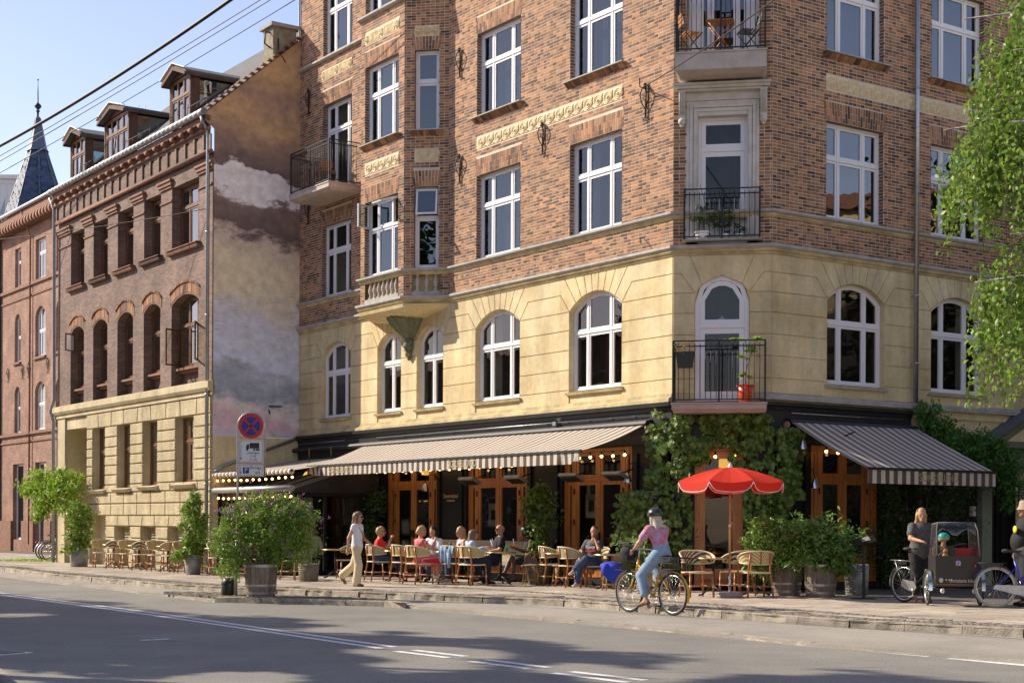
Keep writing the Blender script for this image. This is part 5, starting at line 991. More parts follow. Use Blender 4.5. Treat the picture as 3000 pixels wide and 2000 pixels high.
for k in range(4): m.tube([FL.p(27.7, 16.05 + .05 * k, .5 + .12 * k), FL.p(28.15, 16.05 + .05 * k, .5 + .12 * k)], .01, 4)
m.build('aerial', M['steel'], O)
m = MB()
for a, b in ((17.3, 18.9), (21.0, 23.9), (26.7, 28.1)):
    m.tube([FL.p(a, 13.86, 2.85), FL.p(b, 13.86, 2.85)], .014, 5); k = a
    while k < b: m.tube([FL.p(k, 13.5, 2.9), FL.p(k, 13.95, 2.85)], .01, 4); k += .7
m.build('snow_rail', M['iron'], O)
# painted gable: an old mural of clouds, worn plaster bands of earth colours
mu = bpy.data.materials.new('painted_gable_plaster'); mu.use_nodes = True; nt = mu.node_tree; N = nt.nodes; Lk = nt.links; bs = N['Principled BSDF']; bs.inputs['Roughness'].default_value = .9
g = N.new('ShaderNodeNewGeometry'); sp_ = N.new('ShaderNodeSeparateXYZ'); Lk.new(g.outputs['Position'], sp_.inputs[0])
tcu = N.new('ShaderNodeTexCoord'); su = N.new('ShaderNodeSeparateXYZ'); Lk.new(tcu.outputs['UV'], su.inputs[0])
def noise(sc, det, rough=.6, vec=None, ms=None):
    n_ = N.new('ShaderNodeTexNoise'); n_.inputs['Scale'].default_value = sc; n_.inputs['Detail'].default_value = det; n_.inputs['Roughness'].default_value = rough; v = vec or tcu.outputs['UV']
    if ms: mp = N.new('ShaderNodeMapping'); mp.inputs['Scale'].default_value = ms; Lk.new(v, mp.inputs[0]); v = mp.outputs[0]
    Lk.new(v, n_.inputs['Vector']); return n_.outputs['Fac']
def mth(op, a, b=None):
    k = N.new('ShaderNodeMath'); k.operation = op
    for i, x in enumerate((a, b)):
        if x is None: continue
        if isinstance(x, (int, float)): k.inputs[i].default_value = x
        else: Lk.new(x, k.inputs[i])
    return k.outputs[0]
zz = mth('ADD', mth('ADD', sp_.outputs['Z'], mth('MULTIPLY', mth('SUBTRACT', noise(.62, 11, .66, ms=(1, 1.7, 1)), .5), 2.5)), mth('MULTIPLY', mth('SUBTRACT', 1.4, su.outputs['X']), .14))
cr = N.new('ShaderNodeValToRGB'); Lk.new(mth('DIVIDE', mth('SUBTRACT', zz, 4.0), 13.), cr.inputs[0]); e = cr.color_ramp.elements
ramp = [(4.0, (.62, .56, .64)), (4.45, (.72, .48, .50)), (4.85, (.78, .68, .66)), (5.2, (.33, .37, .44)), (5.75, (.40, .42, .48)), (6.1, (.62, .66, .80)), (7.4, (.66, .65, .72)), (8.3, (.76, .66, .46)), (9.1, (.80, .68, .46)), (9.7, (.66, .54, .42)), (10.0, (.16, .115, .105)), (10.9, (.27, .19, .16)), (11.05, (.90, .84, .82)), (11.75, (.92, .85, .83)), (11.85, (.17, .12, .11)), (12.5, (.30, .20, .16)), (13.3, (.62, .40, .20)), (14.1, (.38, .25, .18)), (15.0, (.62, .40, .19)), (16.2, (.48, .29, .18))]
for i, (z, c) in enumerate(ramp):
    x = e[i] if i < 2 else e.new((z - 4) / 13); x.position = (z - 4) / 13; x.color = (*c, 1)
n2 = noise(3.2, 9, .7); mx = N.new('ShaderNodeMix'); mx.data_type = 'RGBA'; mx.blend_type = 'MULTIPLY'; mx.inputs[0].default_value = 1; Lk.new(cr.outputs[0], mx.inputs[6]); mr = N.new('ShaderNodeMapRange'); mr.inputs[1].default_value = .3; mr.inputs[2].default_value = .7; mr.inputs[3].default_value = .72; mr.inputs[4].default_value = 1.2; Lk.new(n2, mr.inputs[0]); Lk.new(mr.outputs[0], mx.inputs[7])
st = noise(5, 4, .6, ms=(.5, 5, 1)); mk2 = N.new('ShaderNodeMapRange'); mk2.inputs[1].default_value = .60; mk2.inputs[2].default_value = .64; Lk.new(st, mk2.inputs[0])
bnd = mth('MULTIPLY', mth('GREATER_THAN', sp_.outputs['Z'], 6.9), mth('LESS_THAN', sp_.outputs['Z'], 8.3)); mx2 = N.new('ShaderNodeMix'); mx2.data_type = 'RGBA'; Lk.new(mth('MULTIPLY', mth('MULTIPLY', mk2.outputs[0], bnd), .55), mx2.inputs[0]); Lk.new(mx.outputs[2], mx2.inputs[6]); mx2.inputs[7].default_value = (.30, .25, .16, 1); Lk.new(mx2.outputs[2], bs.inputs['Base Color'])
m = MB(); poly = [(-3, 0), (2.77, 0)] ; 
m.add([FM.p(0, 4.02, .0), FM.p(2.77, 4.02, 0), FM.p(2.77, 12.9, 0), FM.p(3.0, 13.05, 0), FM.p(3.02, RZ(3.02) - .05, 0), FM.p(0, RZ(0) - .02, 0), FM.p(-2, RZ(-2) - .02, 0), FM.p(-2, 4.02, 0)], [tuple(range(8))], 0, [[(0, 4), (2.77, 4), (2.77, 12.9), (3, 13.1), (3.02, 13.4), (0, 16), (-2, 17.6), (-2, 4)]]); m.build('painted_gable', mu, O)
m = MB(); m.quad(FM.p(-.2, 0, .0), FM.p(2.77, 0, 0), FM.p(2.77, 4.018, 0), FM.p(-.2, 4.018, 0)); m.build('gable_base', M['stucco'], O)
m = MB(); m.tube([FM.p(1.0, 4.95, .02), FM.p(.62, 4.95, .14)], .02, 5); m.tube([FM.p(1.0, 4.85, .02), FM.p(1.0, 4.72, .1)], .02, 5); m.build('wall_hook', M['iron'], O)

# ------------------------------------------------------------------ the red brick house set back on the left
R_ = thing('red_brick_house', 'red brick house with white arched windows set back at the far left', 'building', FP.p(56, 0, 0), local=False)
pu = [(57.0, 58.0), (52.92, 54.55), (50.2, 51.3)]; ps = [(56.4, 58.2, .5, 4.5), (52.7, 54.45, .2, 4.5), (50.3, 51.7, .2, 3.6)]
PA, PB = 46.0, 60.4
hp = [(a, b, 13.9, 15.95) for a, b in pu] + [(a, b, 9.9, 12.05) for a, b in pu] + [(a, b, 6.14, 8.2) for a, b in pu] + ps
m = MB(); wall_sheet(m, FP, PA, PB, -.3, 17.6, [(q[0], q[1], q[2], q[3] + (.42 if 3 <= i < 9 else 0)) for i, q in enumerate(hp)])
for i, q in enumerate(hp):
    rise = .42 if 3 <= i < 9 else 0; t = archf(q[0], q[1], q[3], rise) if rise else q[3]
    if rise:
        k = 10
        for j in range(k): u, v = q[0] + (q[1] - q[0]) * j / k, q[0] + (q[1] - q[0]) * (j + 1) / k; zt = q[3] + rise; m.quad(FP.p(u, t(u), 0), FP.p(v, t(v), 0), FP.p(v, zt, 0), FP.p(u, zt, 0), 0, [(u, t(u)), (v, t(v)), (v, zt), (u, zt)])
    reveals(m, FP, cell(q[0], q[1], q[2], t), 0, -.25)
m.quad(FP.p(PB, -.3, 0), FP.p(PB, -.3, -9), FP.p(PB, 17.6, -9), FP.p(PB, 17.6, 0), 0, [(0, 0), (9, 0), (9, 18), (0, 18)])
m.build('brick_wall', M['pbrick'], R_)
for i, q in enumerate(hp[:9]): window(FP, q[0], q[1], q[2], q[3], .42 if i >= 3 else 0, R_, cols=(.5, .5) if q[1] - q[0] < 1.4 else (.28, .44, .28), trans=q[2] + 1.35, d=-.16, fr=.07, cur='L' if i % 2 else 'none')
for q in ps: window(FP, q[0], q[1], q[2], q[3], 0, R_, cols=(1,), d=-.2, fr=.06, gl='glass', cur='B', name='shop_window')
m = MB()
for z0, z1, d in ((13.70, 13.86, .10), (13.15, 13.25, .05), (5.98, 6.12, .12), (5.6, 5.7, .06), (17.1, 17.55, .45)): m.fbox(FP, PA, PB, z0, z1, -.02, d)
for a, b in ((58.2, PB), (54.45, 56.4), (51.7, 52.7)): m.fbox(FP, a, b, -.3, 1.49, -.02, .12)
for q in hp[3:9]: m.fbox(FP, q[0] - .1, q[1] + .1, q[2] - .12, q[2], -.02, .1)
m.build('brick_mouldings', M['cornbrick'], R_)
for i in range(30): piece(m_cb, R_, loc=Vector(FP.p(PA + .3 + i * .48, 16.75, .2)) - R_.location, rot=(0, 0, FP.ang() + math.pi), scale=(1.3, 2.2, 3), name='corbel')
m = MB(); m.tube([FP.p(PA, 17.68, .5), FP.p(PB, 17.68, .5)], .11, 8); m.build('gutter', M['zinc'], R_); m = MB(); m.tube([FP.p(55.4, 17.5, .5), FP.p(55.1, 16.2, .1), FP.p(55.1, .3, .12)], .05, 6); m.build('downpipe', M['cornbrick'], R_)
m = MB(); m.quad(FP.p(PA, 17.7, .5), FP.p(PB, 17.7, .5), FP.p(PB, 20.4, -4.5), FP.p(PA, 20.4, -4.5)); m.quad(FP.p(PA, 20.4, -4.5), FP.p(PB, 20.4, -4.5), FP.p(PB, 17.7, -9), FP.p(PA, 17.7, -9)); m.build('roof', M['slate'], R_)
for u, z in ((59.0, 9.3), (56.5, 9.3), (55.5, 9.3), (52.4, 9.3)): piece(m_anc, R_, mt=Matrix.Translation(-R_.location) @ FP.mt(u, z, 0), name='wall_anchor')
# spire with hexagonal slates on its own tower
SP = thing('spire_tower', 'slender blue slate spire with a ball finial behind the red brick house', 'tower', (-26.4, 85, 0), local=False); cx, cy = -26.4, 85.
oct_ = lambda r, z: [(cx + r * math.cos(math.pi / 8 + k * math.pi / 4), cy + r * math.sin(math.pi / 8 + k * math.pi / 4), z) for k in range(8)]
m = MB(); loft(m, [oct_(1.35, 0), oct_(1.35, 17.9)]); m.build('tower_wall', M['graybrick'], SP)
m = MB(); loft(m, [oct_(1.95, 17.6), oct_(1.72, 18.2), oct_(.44, 22.1), oct_(.10, 23.8)]); m.build('spire_roof', M['slate'], SP)
m = MB()
for k in range(8): a = [Vector(oct_(r, z)[k]) for r, z in ((1.97, 17.6), (1.74, 18.2), (.46, 22.1), (.12, 23.8))]; m.tube(a, .05, 5, smooth=False)
loft(m, [oct_(.62, 21.95), oct_(.50, 22.15), oct_(.13, 23.85)]); m.build('lead_hips', mat('blue_lead', (.10, .13, .18), .45, (.08, .1, .14), 5), SP)
hx = MB(); hx.prism([(.24 * math.cos(a), .24 * math.sin(a), 0) for a in [k * math.pi / 3 for k in range(6)]], [(.225 * math.cos(a), .225 * math.sin(a), .05) for a in [k * math.pi / 3 for k in range(6)]], 0, (False, True)); o = hx.build('slate', M['slate']); m_slate = o.data; bpy.data.objects.remove(o); ns = 0
for k in (3, 4, 5, 6):
    A0, A1, B0, B1 = Vector(oct_(1.72, 18.2)[k]), Vector(oct_(1.72, 18.2)[(k + 1) % 8]), Vector(oct_(.44, 22.1)[k]), Vector(oct_(.44, 22.1)[(k + 1) % 8]); mid0, mid1 = (A0 + A1) / 2, (B0 + B1) / 2; Y = (mid1 - mid0); Ln = Y.length; Y.normalize(); X = (A1 - A0).normalized(); Z = X.cross(Y).normalized()
    if Z.dot(Vector((mid0.x - cx, mid0.y - cy, 0))) < 0: Z = -Z; X = -X
    for r in range(int(Ln / .22)):
        s = r * .22 / Ln; hw = (A1 - A0).length / 2 * (1 - s) + (B1 - B0).length / 2 * s - .14; 
        for c_ in range(-3, 4):
            x = c_ * .76 / 1.9 * 1.0 + (.2 if r % 2 else 0)
            if abs(x) < hw: mt_ = Matrix((X, Y, Z)).transposed().to_4x4(); mt_.translation = mid0 + Y * (r * .22) + X * x + Z * .005 - SP.location; piece(m_slate, SP, mt=mt_ @ Matrix.Rotation(.10, 4, 'X'), name='slate'); ns += 1
m = MB(); m.lathe([(.05, 23.7), (.06, 24.1), (.12, 24.2), (.05, 24.25), (.19, 24.42), (.19, 24.5), (.04, 24.65), (.03, 25.2), (.008, 25.9)], 12, (cx, cy, 0)); m.ball((cx, cy, 25.92), .05, 8); m.build('finial', M['iron'], SP)
Q_ = thing('far_brick_building', 'pale brick building with slate mansard and dormer at the far left', 'building', (-34.5, 98, 0), local=False)
m = MB(); X0, X1, Y0, Y1 = -46, -29.6, 96., 110.; m.quad((X0, Y0, 0), (X1, Y0, 0), (X1, Y0, 19.6), (X0, Y0, 19.6), 0, [(0, 0), (16, 0), (16, 19.6), (0, 19.6)]); m.quad((X1, Y0, 0), (X1, Y1, 0), (X1, Y1, 19.6), (X1, Y0, 19.6), 0, [(0, 0), (14, 0), (14, 19), (0, 19)]); m.build('brick_wall', M['graybrick'], Q_)
m = MB(); m.prism([(X0, Y0, 19.6), (X1, Y0, 19.6), (X1, Y1, 19.6), (X0, Y1, 19.6)], [(X0, Y0 + 1.6, 23.4), (X1 - 1.2, Y0 + 1.6, 23.4), (X1 - 1.2, Y1, 23.4), (X0, Y1, 23.4)]); m.build('mansard_roof', mat('dark_mansard', (.045, .05, .07), .6), Q_); m = MB(); m.box(X0, X1 + .2, Y0 - .3, Y1, 19.5, 19.85); m.build('eaves', M['zinc'], Q_)
m = MB(); m.box(-32.6, -30.9, Y0 - .2, Y0 + 2, 20.3, 22.8); m.box(-32.9, -30.7, Y0 - .4, Y0 + 2, 22.8, 23.05); dd = m.build('dormer', M['whitetrim'], Q_); FQ = Fr(Vector((-32.3, Y0 - .2)), Vector((1, 0)), Vector((0, -1))); window(FQ, .1, 1.1, 20.5, 22.6, 0, Q_, cols=(.5, .5), d=.04, name='dormer_window')
Q2 = thing('dark_brick_house', 'dark shaded brick house at the very left edge of the street', 'building', FP.p(66, 0, -1), local=False)
m = MB(); m.fbox(Fr(FP.O, FP.D, FP.N), 60.6, 76, -.5, 17.0, -9, -.6); 
Q2b = MB(); wall_sheet(Q2b, FP, 60.6, 76, -.5, 17, [(61.2, 62.2, 1.2, 3.9)], .35); Q2b.quad(FP.p(60.6, -.5, .35), FP.p(60.6, -.5, -9), FP.p(60.6, 17, -9), FP.p(60.6, 17, .35), 0, [(0, 0), (9, 0), (9, 17), (0, 17)]); Q2b.build('brick_wall', mat('dark_brick', (.13, .10, .07), .9, (.08, .06, .045), 4), Q2); m = MB(); m.fbox(FP, 60.6, 76, 16.9, 17.3, .3, .6); m.build('eaves', M['zinc'], Q2)

# ------------------------------------------------------------------ ground: road, cycle track, pavement, kerbs, cobbles, paint
def tri_grid(poly, lv, name, mt_, kind='structure'):
    """a horizontal sheet that bends with the slope of the street"""
    m = MB(); half = [[], []]
    def u_(p): return (Vector(p) - PLC).dot(DL)
    for side in (0, 1):
        out = []; n = len(poly)
        for i in range(n):
            a, b = poly[i], poly[(i + 1) % n]; ua, ub = u_(a), u_(b); ina = (ua >= 0) == bool(side); inb = (ub >= 0) == bool(side)
            if ina: out.append(a)
            if ina != inb: t = ua / (ua - ub); out.append((a[0] + (b[0] - a[0]) * t, a[1] + (b[1] - a[1]) * t))
        if len(out) > 2: m.add([(x, y, gz(x, y, lv)) for x, y in out], [tuple(range(len(out)))])
    return m.build(name, mt_, kind=kind)
tri_grid([(-160, -60), (120, -60), (120, 220), (-160, 220)], 0, 'road', M['asphalt'])
K2 = [(-40, 84), (-16.17, 48.41), (-12.63, 41.9), (-10.69, 38.97), (-8.93, 36.48), (-7.94, 35.0), (-6.24, 33.2), (-4.97, 32.23), (-4.26, 31.7), (-1.3, 29.4), (.94, 27.75), (1.86, 26.5), (2.96, 24.95), (3.74, 23.9), (4.92, 22.35), (6.89, 20.61), (10, 17.7), (16, 12), (40, -10)]
K1 = [(-38, 81), (-14.9, 44.62), (-12.17, 40.02), (-9.13, 35.23), (-8.24, 33.67), (-7.37, 32.43), (-6.4, 30.7), (-5.75, 29.75), (-3.82, 29.05), (-2.3, 28.25), (-1.51, 27.3), (0, 25.2), (1.01, 23.75), (2.99, 20.97), (3.82, 19.6), (4.6, 18.6), (9, 13.5), (34, -14)]
bld = [P2(FRt, 60), P2(FRt, 0, -2), P2(FL, 0, -2), P2(FL, 40, -2), P2(FP, 62, -1), P2(FP, 90, -1)]
tri_grid(K1 + K2[::-1], .05, 'cycle_track', M['track'])
m = MB()
for a, b in zip(K1[:-1], K1[1:]): m.quad((*a, gz(*a, -.02)), (*b, gz(*b, -.02)), (*b, gz(*b, .05)), (*a, gz(*a, .05)))
m.build('track_edge', M['track'], kind='structure')
tri_grid(K2[:] + [(60, 40), (60, 60)] + bld + [(-60, 110)], .15, 'pavement_bed', M['grit'])
def kerbs(line, lv, low, name, w=.13, L_=1.05, rough=.012):
    seg = []; r = random.Random(3)
    P_t = [Vector(p) for p in line]
    root = thing(name, None, None, (0, 0, 0), local=False); root['kind'] = 'structure'; del_ = []
    for a, b in zip(P_t[1:-1], P_t[2:-1]):
        L = (b - a).length; n = max(1, round(L / L_)); t = (b - a) / L; nrm = Vector((-t.y, t.x))
        for i in range(n):
            p0, p1 = a + t * (L * i / n + .006), a + t * (L * (i + 1) / n - .006)
            if p0.y < 12 or p0.y > 60: continue
            z0, z1 = gz(*p0, lv) + r.uniform(-.004, .004), gz(*p1, lv) + r.uniform(-.004, .004); k = 4; m = MB(); lo_, hi_, hb, lb = [], [], [], []
            for j in range(k + 1):
                s = j / k; q = p0 + (p1 - p0) * s; z = z0 + (z1 - z0) * s; e = r.uniform(-rough, rough); lo_.append((q.x - nrm.x * (.01 + e), q.y - nrm.y * (.01 + e), gz(*q, low) - .06)); hi_.append((q.x - nrm.x * (e * .8 - .008), q.y - nrm.y * (e * .8 - .008), z - .012 + e * .3)); h2_ = q + nrm * (.02 + e * .3); hb.append((h2_.x, h2_.y, z + e * .2)); w2 = q + nrm * w; lb.append((w2.x, w2.y, z + r.uniform(-.002, .002)))
            rows = [lo_, hi_, hb, lb]; m.add([x for rw in rows for x in rw], [(a_ * (k + 1) + j, a_ * (k + 1) + j + 1, (a_ + 1) * (k + 1) + j + 1, (a_ + 1) * (k + 1) + j) for a_ in range(3) for j in range(k)]); o = m.build('kerb_stone', M['kerb'], root)
    return root
kerbs(K2, .172, .05, 'pavement_kerb', rough=.02, L_=.8); kerbs(K1[:16], .053, 0, 'road_kerb', w=.11)
kerbs([(-5.6, 29.9)] + [(-5.75, 29.70), (-3.85, 28.99), (-2.35, 28.2), (-1.9, 27.75), (-2.2, 28.4), (-2.2, 28.4)], .106, 0, 'island_kerb', w=.14)
# the cobbled island with the sign and the planter
cob = MB(); cob.prism([(-.05, -.05, -.05), (.05, -.05, -.05), (.05, .05, -.05), (-.05, .05, -.05)], [(-.042, -.042, .012), (.042, -.042, .012), (.042, .042, .012), (-.042, .042, .012)], 0, (False, True))
def cobbles(name, pts, parent=None):
    m = MB(); r = random.Random(5)
    for (x, y, z, a, s) in pts:
        ca, sa = math.cos(a) * s, math.sin(a) * s; dz = r.uniform(-.006, .006); tl_ = r.uniform(-.05, .05)
        m.add([(x + v[0] * ca - v[1] * sa, y + v[0] * sa + v[1] * ca, z + v[2] + dz + v[0] * tl_) for v in cob.v], [f for f in cob.f])
    return m.build(name, M['cobble'], kind='stuff', parent=parent)
isl = [(-7.3, 32.2), (-6.4, 30.9), (-5.70, 29.82), (-3.85, 29.1), (-2.4, 28.35), (-2.0, 28.0), (-2.45, 29.0), (-3.4, 29.9), (-4.8, 30.9), (-6.2, 31.9)]
tri_grid(isl, .088, 'cobbled_island_bed', M['grit'])
def inside(p, poly):
    c = False; n = len(poly)
    for i in range(n):
        a, b = poly[i], poly[i - 1]
        if (a[1] > p[1]) != (b[1] > p[1]) and p[0] < (b[0] - a[0]) * (p[1] - a[1]) / (b[1] - a[1]) + a[0]: c = not c
    return c
pts = []; an_ = math.atan2(-.5, .8)
for i in range(-60, 60):
    for j in range(-60, 60):
        x = -4.5 + i * .108 * math.cos(an_) - j * .105 * math.sin(an_) + (.05 if j % 2 else 0) * math.cos(an_); y = 30 + i * .108 * math.sin(an_) + j * .105 * math.cos(an_)
        if inside((x, y), isl): pts.append((x, y, gz(x, y, .098), an_ + rnd.uniform(-.06, .06), 1))
cobbles('island_cobbles', pts)
pts = []; P_t = [Vector(p) for p in K2]
for a, b in zip(P_t[1:-2], P_t[2:-1]):
    L = (b - a).length; t = (b - a) / L; nr = Vector((-t.y, t.x)); n = int(L / .105)
    for i in range(n):
        for k in range(4):
            q = a + t * (L * (i + .5 * (k % 2)) / n) + nr * (.20 + .105 * k)
            if 12 < q.y < 56: pts.append((q.x, q.y, gz(q.x, q.y, .163), math.atan2(t.y, t.x) + rnd.uniform(-.06, .06), 1))
for x0 in (0,):
    for i in range(330):
        for k in range(3):
            q = Vector(FL.p(17 - i * .105 - .05 * (k % 2), 0, 3.05 + .105 * k)[:2]); pts.append((q.x, q.y, gz(q.x, q.y, .163), FL.ang() + rnd.uniform(-.06, .06), 1))
cobbles('pavement_cobbles', pts)
# granite slabs
SR = thing('pavement', None, None, (0, 0, 0), local=False); SR['kind'] = 'structure'
K2i = [Vector(p) for p in K2]
def kdist(q):
    return min(((q - a) - (b - a) * max(0, min(1, (q - a).dot(b - a) / (b - a).length_squared))).length for a, b in zip(K2i, K2i[1:]))
walk = K2 + [(60, 40), (60, 60)] + bld + [(-60, 110)]; sl = []
for j in range(-2, 24):
    d = .3 + j * .72
    for i in range(-30, 52):
        u = i * 1.22 + (.6 if j % 2 else 0) + .1 * (j % 3); q = Vector(FL.p(u, 0, d)[:2])
        if j in (3,) and False: continue
        if not inside((q.x, q.y), walk) or kdist(q) < .78 or q.y < 12 or q.y > 75: continue
        if abs(d - 3.2) < .36 and u < 17 and u > -17.6: dd = .36
        sl.append((q.y, u, d))
sl.sort(); r = random.Random(9); slm = MB()
def slab_pts(u, d):
    t = [r.uniform(-.004, .004) for _ in range(4)]; P_ = []
    for k, (a, b) in enumerate(((-.6, -.35), (.6, -.35), (.6, .35), (-.6, .35))):
        x, y, _ = FL.p(u + a * .995, 0, d + b * .992); P_.append((x, y, gz(x, y, .168) + t[k]))
    return P_
for k, (_, u, d) in enumerate(sl):
    P_ = slab_pts(u, d); Q = [(x, y, z - .03) for x, y, z in P_]
    if k < 300: m = MB(); m.prism(Q, P_, 0, (False, True)); m.build('paving_slab', M['slab'], SR)
    else: slm.prism(Q, P_, 0, (False, True))
slm.build('paving_slabs', M['slab'], SR, kind='stuff')
# painted markings, worn at the edges
def stripe(pts, z=.004):
    m = MB(); m.add([(x, y, gz(x, y, 0) + z) for x, y in pts], [tuple(range(len(pts)))]); return m.build('road_marking', M['paint'], kind='structure')
def line(a, b, w, **k):
    a, b = Vector(a), Vector(b); t = (b - a).normalized(); n = Vector((-t.y, t.x)) * w / 2; k_ = max(1, int((b - a).length / 2)); m = MB()
    for i in range(k_):
        p, q = a + (b - a) * i / k_, a + (b - a) * (i + 1) / k_; m.add([(x, y, gz(x, y, 0) + .004) for x, y in (p - n, q - n, q + n, p + n)], [(0, 1, 2, 3)])
    m.build('road_marking', M['paint'], kind='structure')
A_, B_ = Vector((-1.46, 19.2)), Vector((-11.25, 33.7)); dv = (B_ - A_).normalized(); line(A_, A_ + dv * 60, .12)
A_ = Vector((-1.62, 18.98)); line(A_ + dv * .0, A_ + dv * 60, .12)
for a, b in (((-1.4, 18.58), (-.73, 17.73)), ((-1.19, 18.74), (-.53, 17.92)), ((-.46, 17.27), (.19, 16.46)), ((-.29, 17.51), (.41, 16.58)), ((.43, 15.99), (1.14, 15.09)), ((.63, 16.16), (1.34, 15.31)), ((-4.86, 20.05), (-4.73, 20.17)), ((-4.71, 20.15), (-4.55, 20.38))): line(a, b, .12)
m = MB(); r = random.Random(2); a, b = Vector((4.15, 19.45)), Vector((5.75, 17.2)); t = (b - a).normalized(); n = Vector((-t.y, t.x)); L1, L2 = [], []
for k in range(61):
    q = a + (b - a) * k / 20; L1.append(q - n * (.15 + r.uniform(-.015, .012))); L2.append(q + n * (.15 + r.uniform(-.02, .012)))
for k in range(60):
    if k in (11, 12, 27): continue
    m.add([(x, y, gz(x, y, 0) + .004) for x, y in (tuple(L1[k]), tuple(L1[k + 1]), tuple(L2[k + 1]), tuple(L2[k]))], [(0, 1, 2, 3)])
m.build('worn_road_line', M['paint'], kind='structure')
co = thing('utility_cover', 'square metal cover with pale surround in the near road at the left', 'cover', (-6.05, 18.1, 0), math.atan2(-.8, .6) + .3); m = MB(); m.box(-.3, .3, -.25, .25, gz(-6, 18, 0) + .002, gz(-6, 18, 0) + .008); m.build('rim', M['paint'], co); m = MB(); m.box(-.24, .24, -.19, .19, gz(-6, 18, 0) + .008, gz(-6, 18, 0) + .014); m.build('lid', M['blackg'], co)
tri_grid([(-5.3, 15.6), (-4.75, 14.5), (-9, 12), (-40, 60), (-44, 60)], .12, 'near_pavement', M['slab'])
tri_grid([(4.2, 24.1), (4.6, 24.3), (4.7, 23.9), (4.25, 23.8)], .1745, 'drain_cover', M['grit'])
m = MB(); r = random.Random(8)
for (x, y, dx, dy) in ((-3.9, 19.6, -.09, .07), (-4.2, 19.9, -.12, .03), (-2.8, 19.2, .10, -.02), (1.2, 16.2, .11, -.01), (3.2, 16.6, .1, .03)):
    for k in range(9): nx, ny = x + dx + r.uniform(-.03, .03), y + dy + r.uniform(-.05, .05); m.add([(x, y, gz(x, y, 0) + .003), (nx, ny, gz(nx, ny, 0) + .003), (nx, ny + .012, gz(nx, ny, 0) + .003), (x, y + .012, gz(x, y, 0) + .003)], [(0, 1, 2, 3)]); x, y = nx, ny
m.build('road_cracks', M['dark'], kind='structure')
# ------------------------------------------------------------------ leaves (built with arrays, many at once)
def leaf_mesh(name, P, size, mt, parent=None, shape='diamond', seed=0, droop=0., up=.3, label=None, kind=None, cat=None, group=None, var=.35, world=True):
    R = np.random.default_rng(seed); n = len(P); P = np.asarray(P, float)
    N = R.normal(size=(n, 3)); N[:, 2] = np.abs(N[:, 2]) + up; N /= np.linalg.norm(N, axis=1)[:, None]
    A = R.normal(size=(n, 3)); A[:, 2] -= droop; A -= N * (A * N).sum(1)[:, None]; A /= np.linalg.norm(A, axis=1)[:, None]; Bv = np.cross(N, A)
    sz = size * (1 + var * R.uniform(-1, 1, n))[:, None]
    T = {'diamond': [(-.5, 0, 0), (0, .27, .06), (.5, 0, -.04), (0, -.27, .06)], 'long': [(-.5, 0, 0), (-.1, .16, .05), (.5, 0, -.1), (-.1, -.16, .05)],
         'ivy': [(-.42, .06, 0), (-.5, .34, 0), (-.14, .30, .03), (.02, .5, 0), (.18, .2, .04), (.55, 0, -.05), (.18, -.2, .04), (.02, -.5, 0), (-.14, -.30, .03), (-.5, -.34, 0), (-.42, -.06, 0)]}[shape]
    k = len(T); V = np.empty((n, k, 3))
    for i, (a, b, c) in enumerate(T): V[:, i] = P + sz * (A * a + Bv * b + N * c)
    off = np.zeros(3)
    if parent is not None and world: off = np.array(parent.location)
    V = V.reshape(-1, 3) - off; me = bpy.data.meshes.new(name); me.vertices.add(n * k); me.vertices.foreach_set('co', V.ravel()); me.loops.add(n * k); me.loops.foreach_set('vertex_index', np.arange(n * k, dtype=np.int32)); me.polygons.add(n); me.polygons.foreach_set('loop_start', np.arange(0, n * k, k, dtype=np.int32)); me.polygons.foreach_set('loop_total', np.full(n, k, dtype=np.int32))
    me.materials.append(mt); me.update(calc_edges=True); o = bpy.data.objects.new(name, me); COL.objects.link(o)
    if parent is not None: o.parent = parent
    return tag(o, label, cat, group, kind)
def clumps(c, r, n, nc, seed, shell=.55, cl=.22):
    """points gathered in clumps inside an ellipsoid, denser towards its outside"""
    R = np.random.default_rng(seed); d = R.normal(size=(nc, 3)); d /= np.linalg.norm(d, axis=1)[:, None]; q = d * (shell + (1 - shell) * R.uniform(0, 1, (nc, 1)) ** .5) * (1 + .13 * R.normal(size=(nc, 1)))
    w = R.uniform(.4, 1.6, nc); w /= w.sum(); idx = R.choice(nc, n, p=w); s = cl * R.uniform(.5, 1.2, nc); p = q[idx] + R.normal(size=(n, 3)) * s[idx][:, None]
    return np.array(c) + p * np.array(r)
def boxpts(F, n, u, z, d, seed, nc=40, cl=.16):
    R = np.random.default_rng(seed); C = np.stack([R.uniform(*u, nc), R.uniform(*z, nc), R.uniform(*d, nc)], 1); idx = R.integers(0, nc, n); q = C[idx] + R.normal(size=(n, 3)) * np.array([cl, cl, cl * .5]); q[:, 2] = np.maximum(q[:, 2], .03)
    return np.array([F.p(a, b, c) for a, b, c in q])
def blob_stems(t, base, tips, r=.012, mt='bark', name='stem'):
    m = MB()
    for tp in tips: b = Vector(base); e = Vector(tp); mid = (b + e) / 2 + Vector((rnd.uniform(-.05, .05), rnd.uniform(-.05, .05), .05)); m.tube([b, mid, e], [r, r * .8, r * .4], 5)
    return m.build(name, M[mt], t)

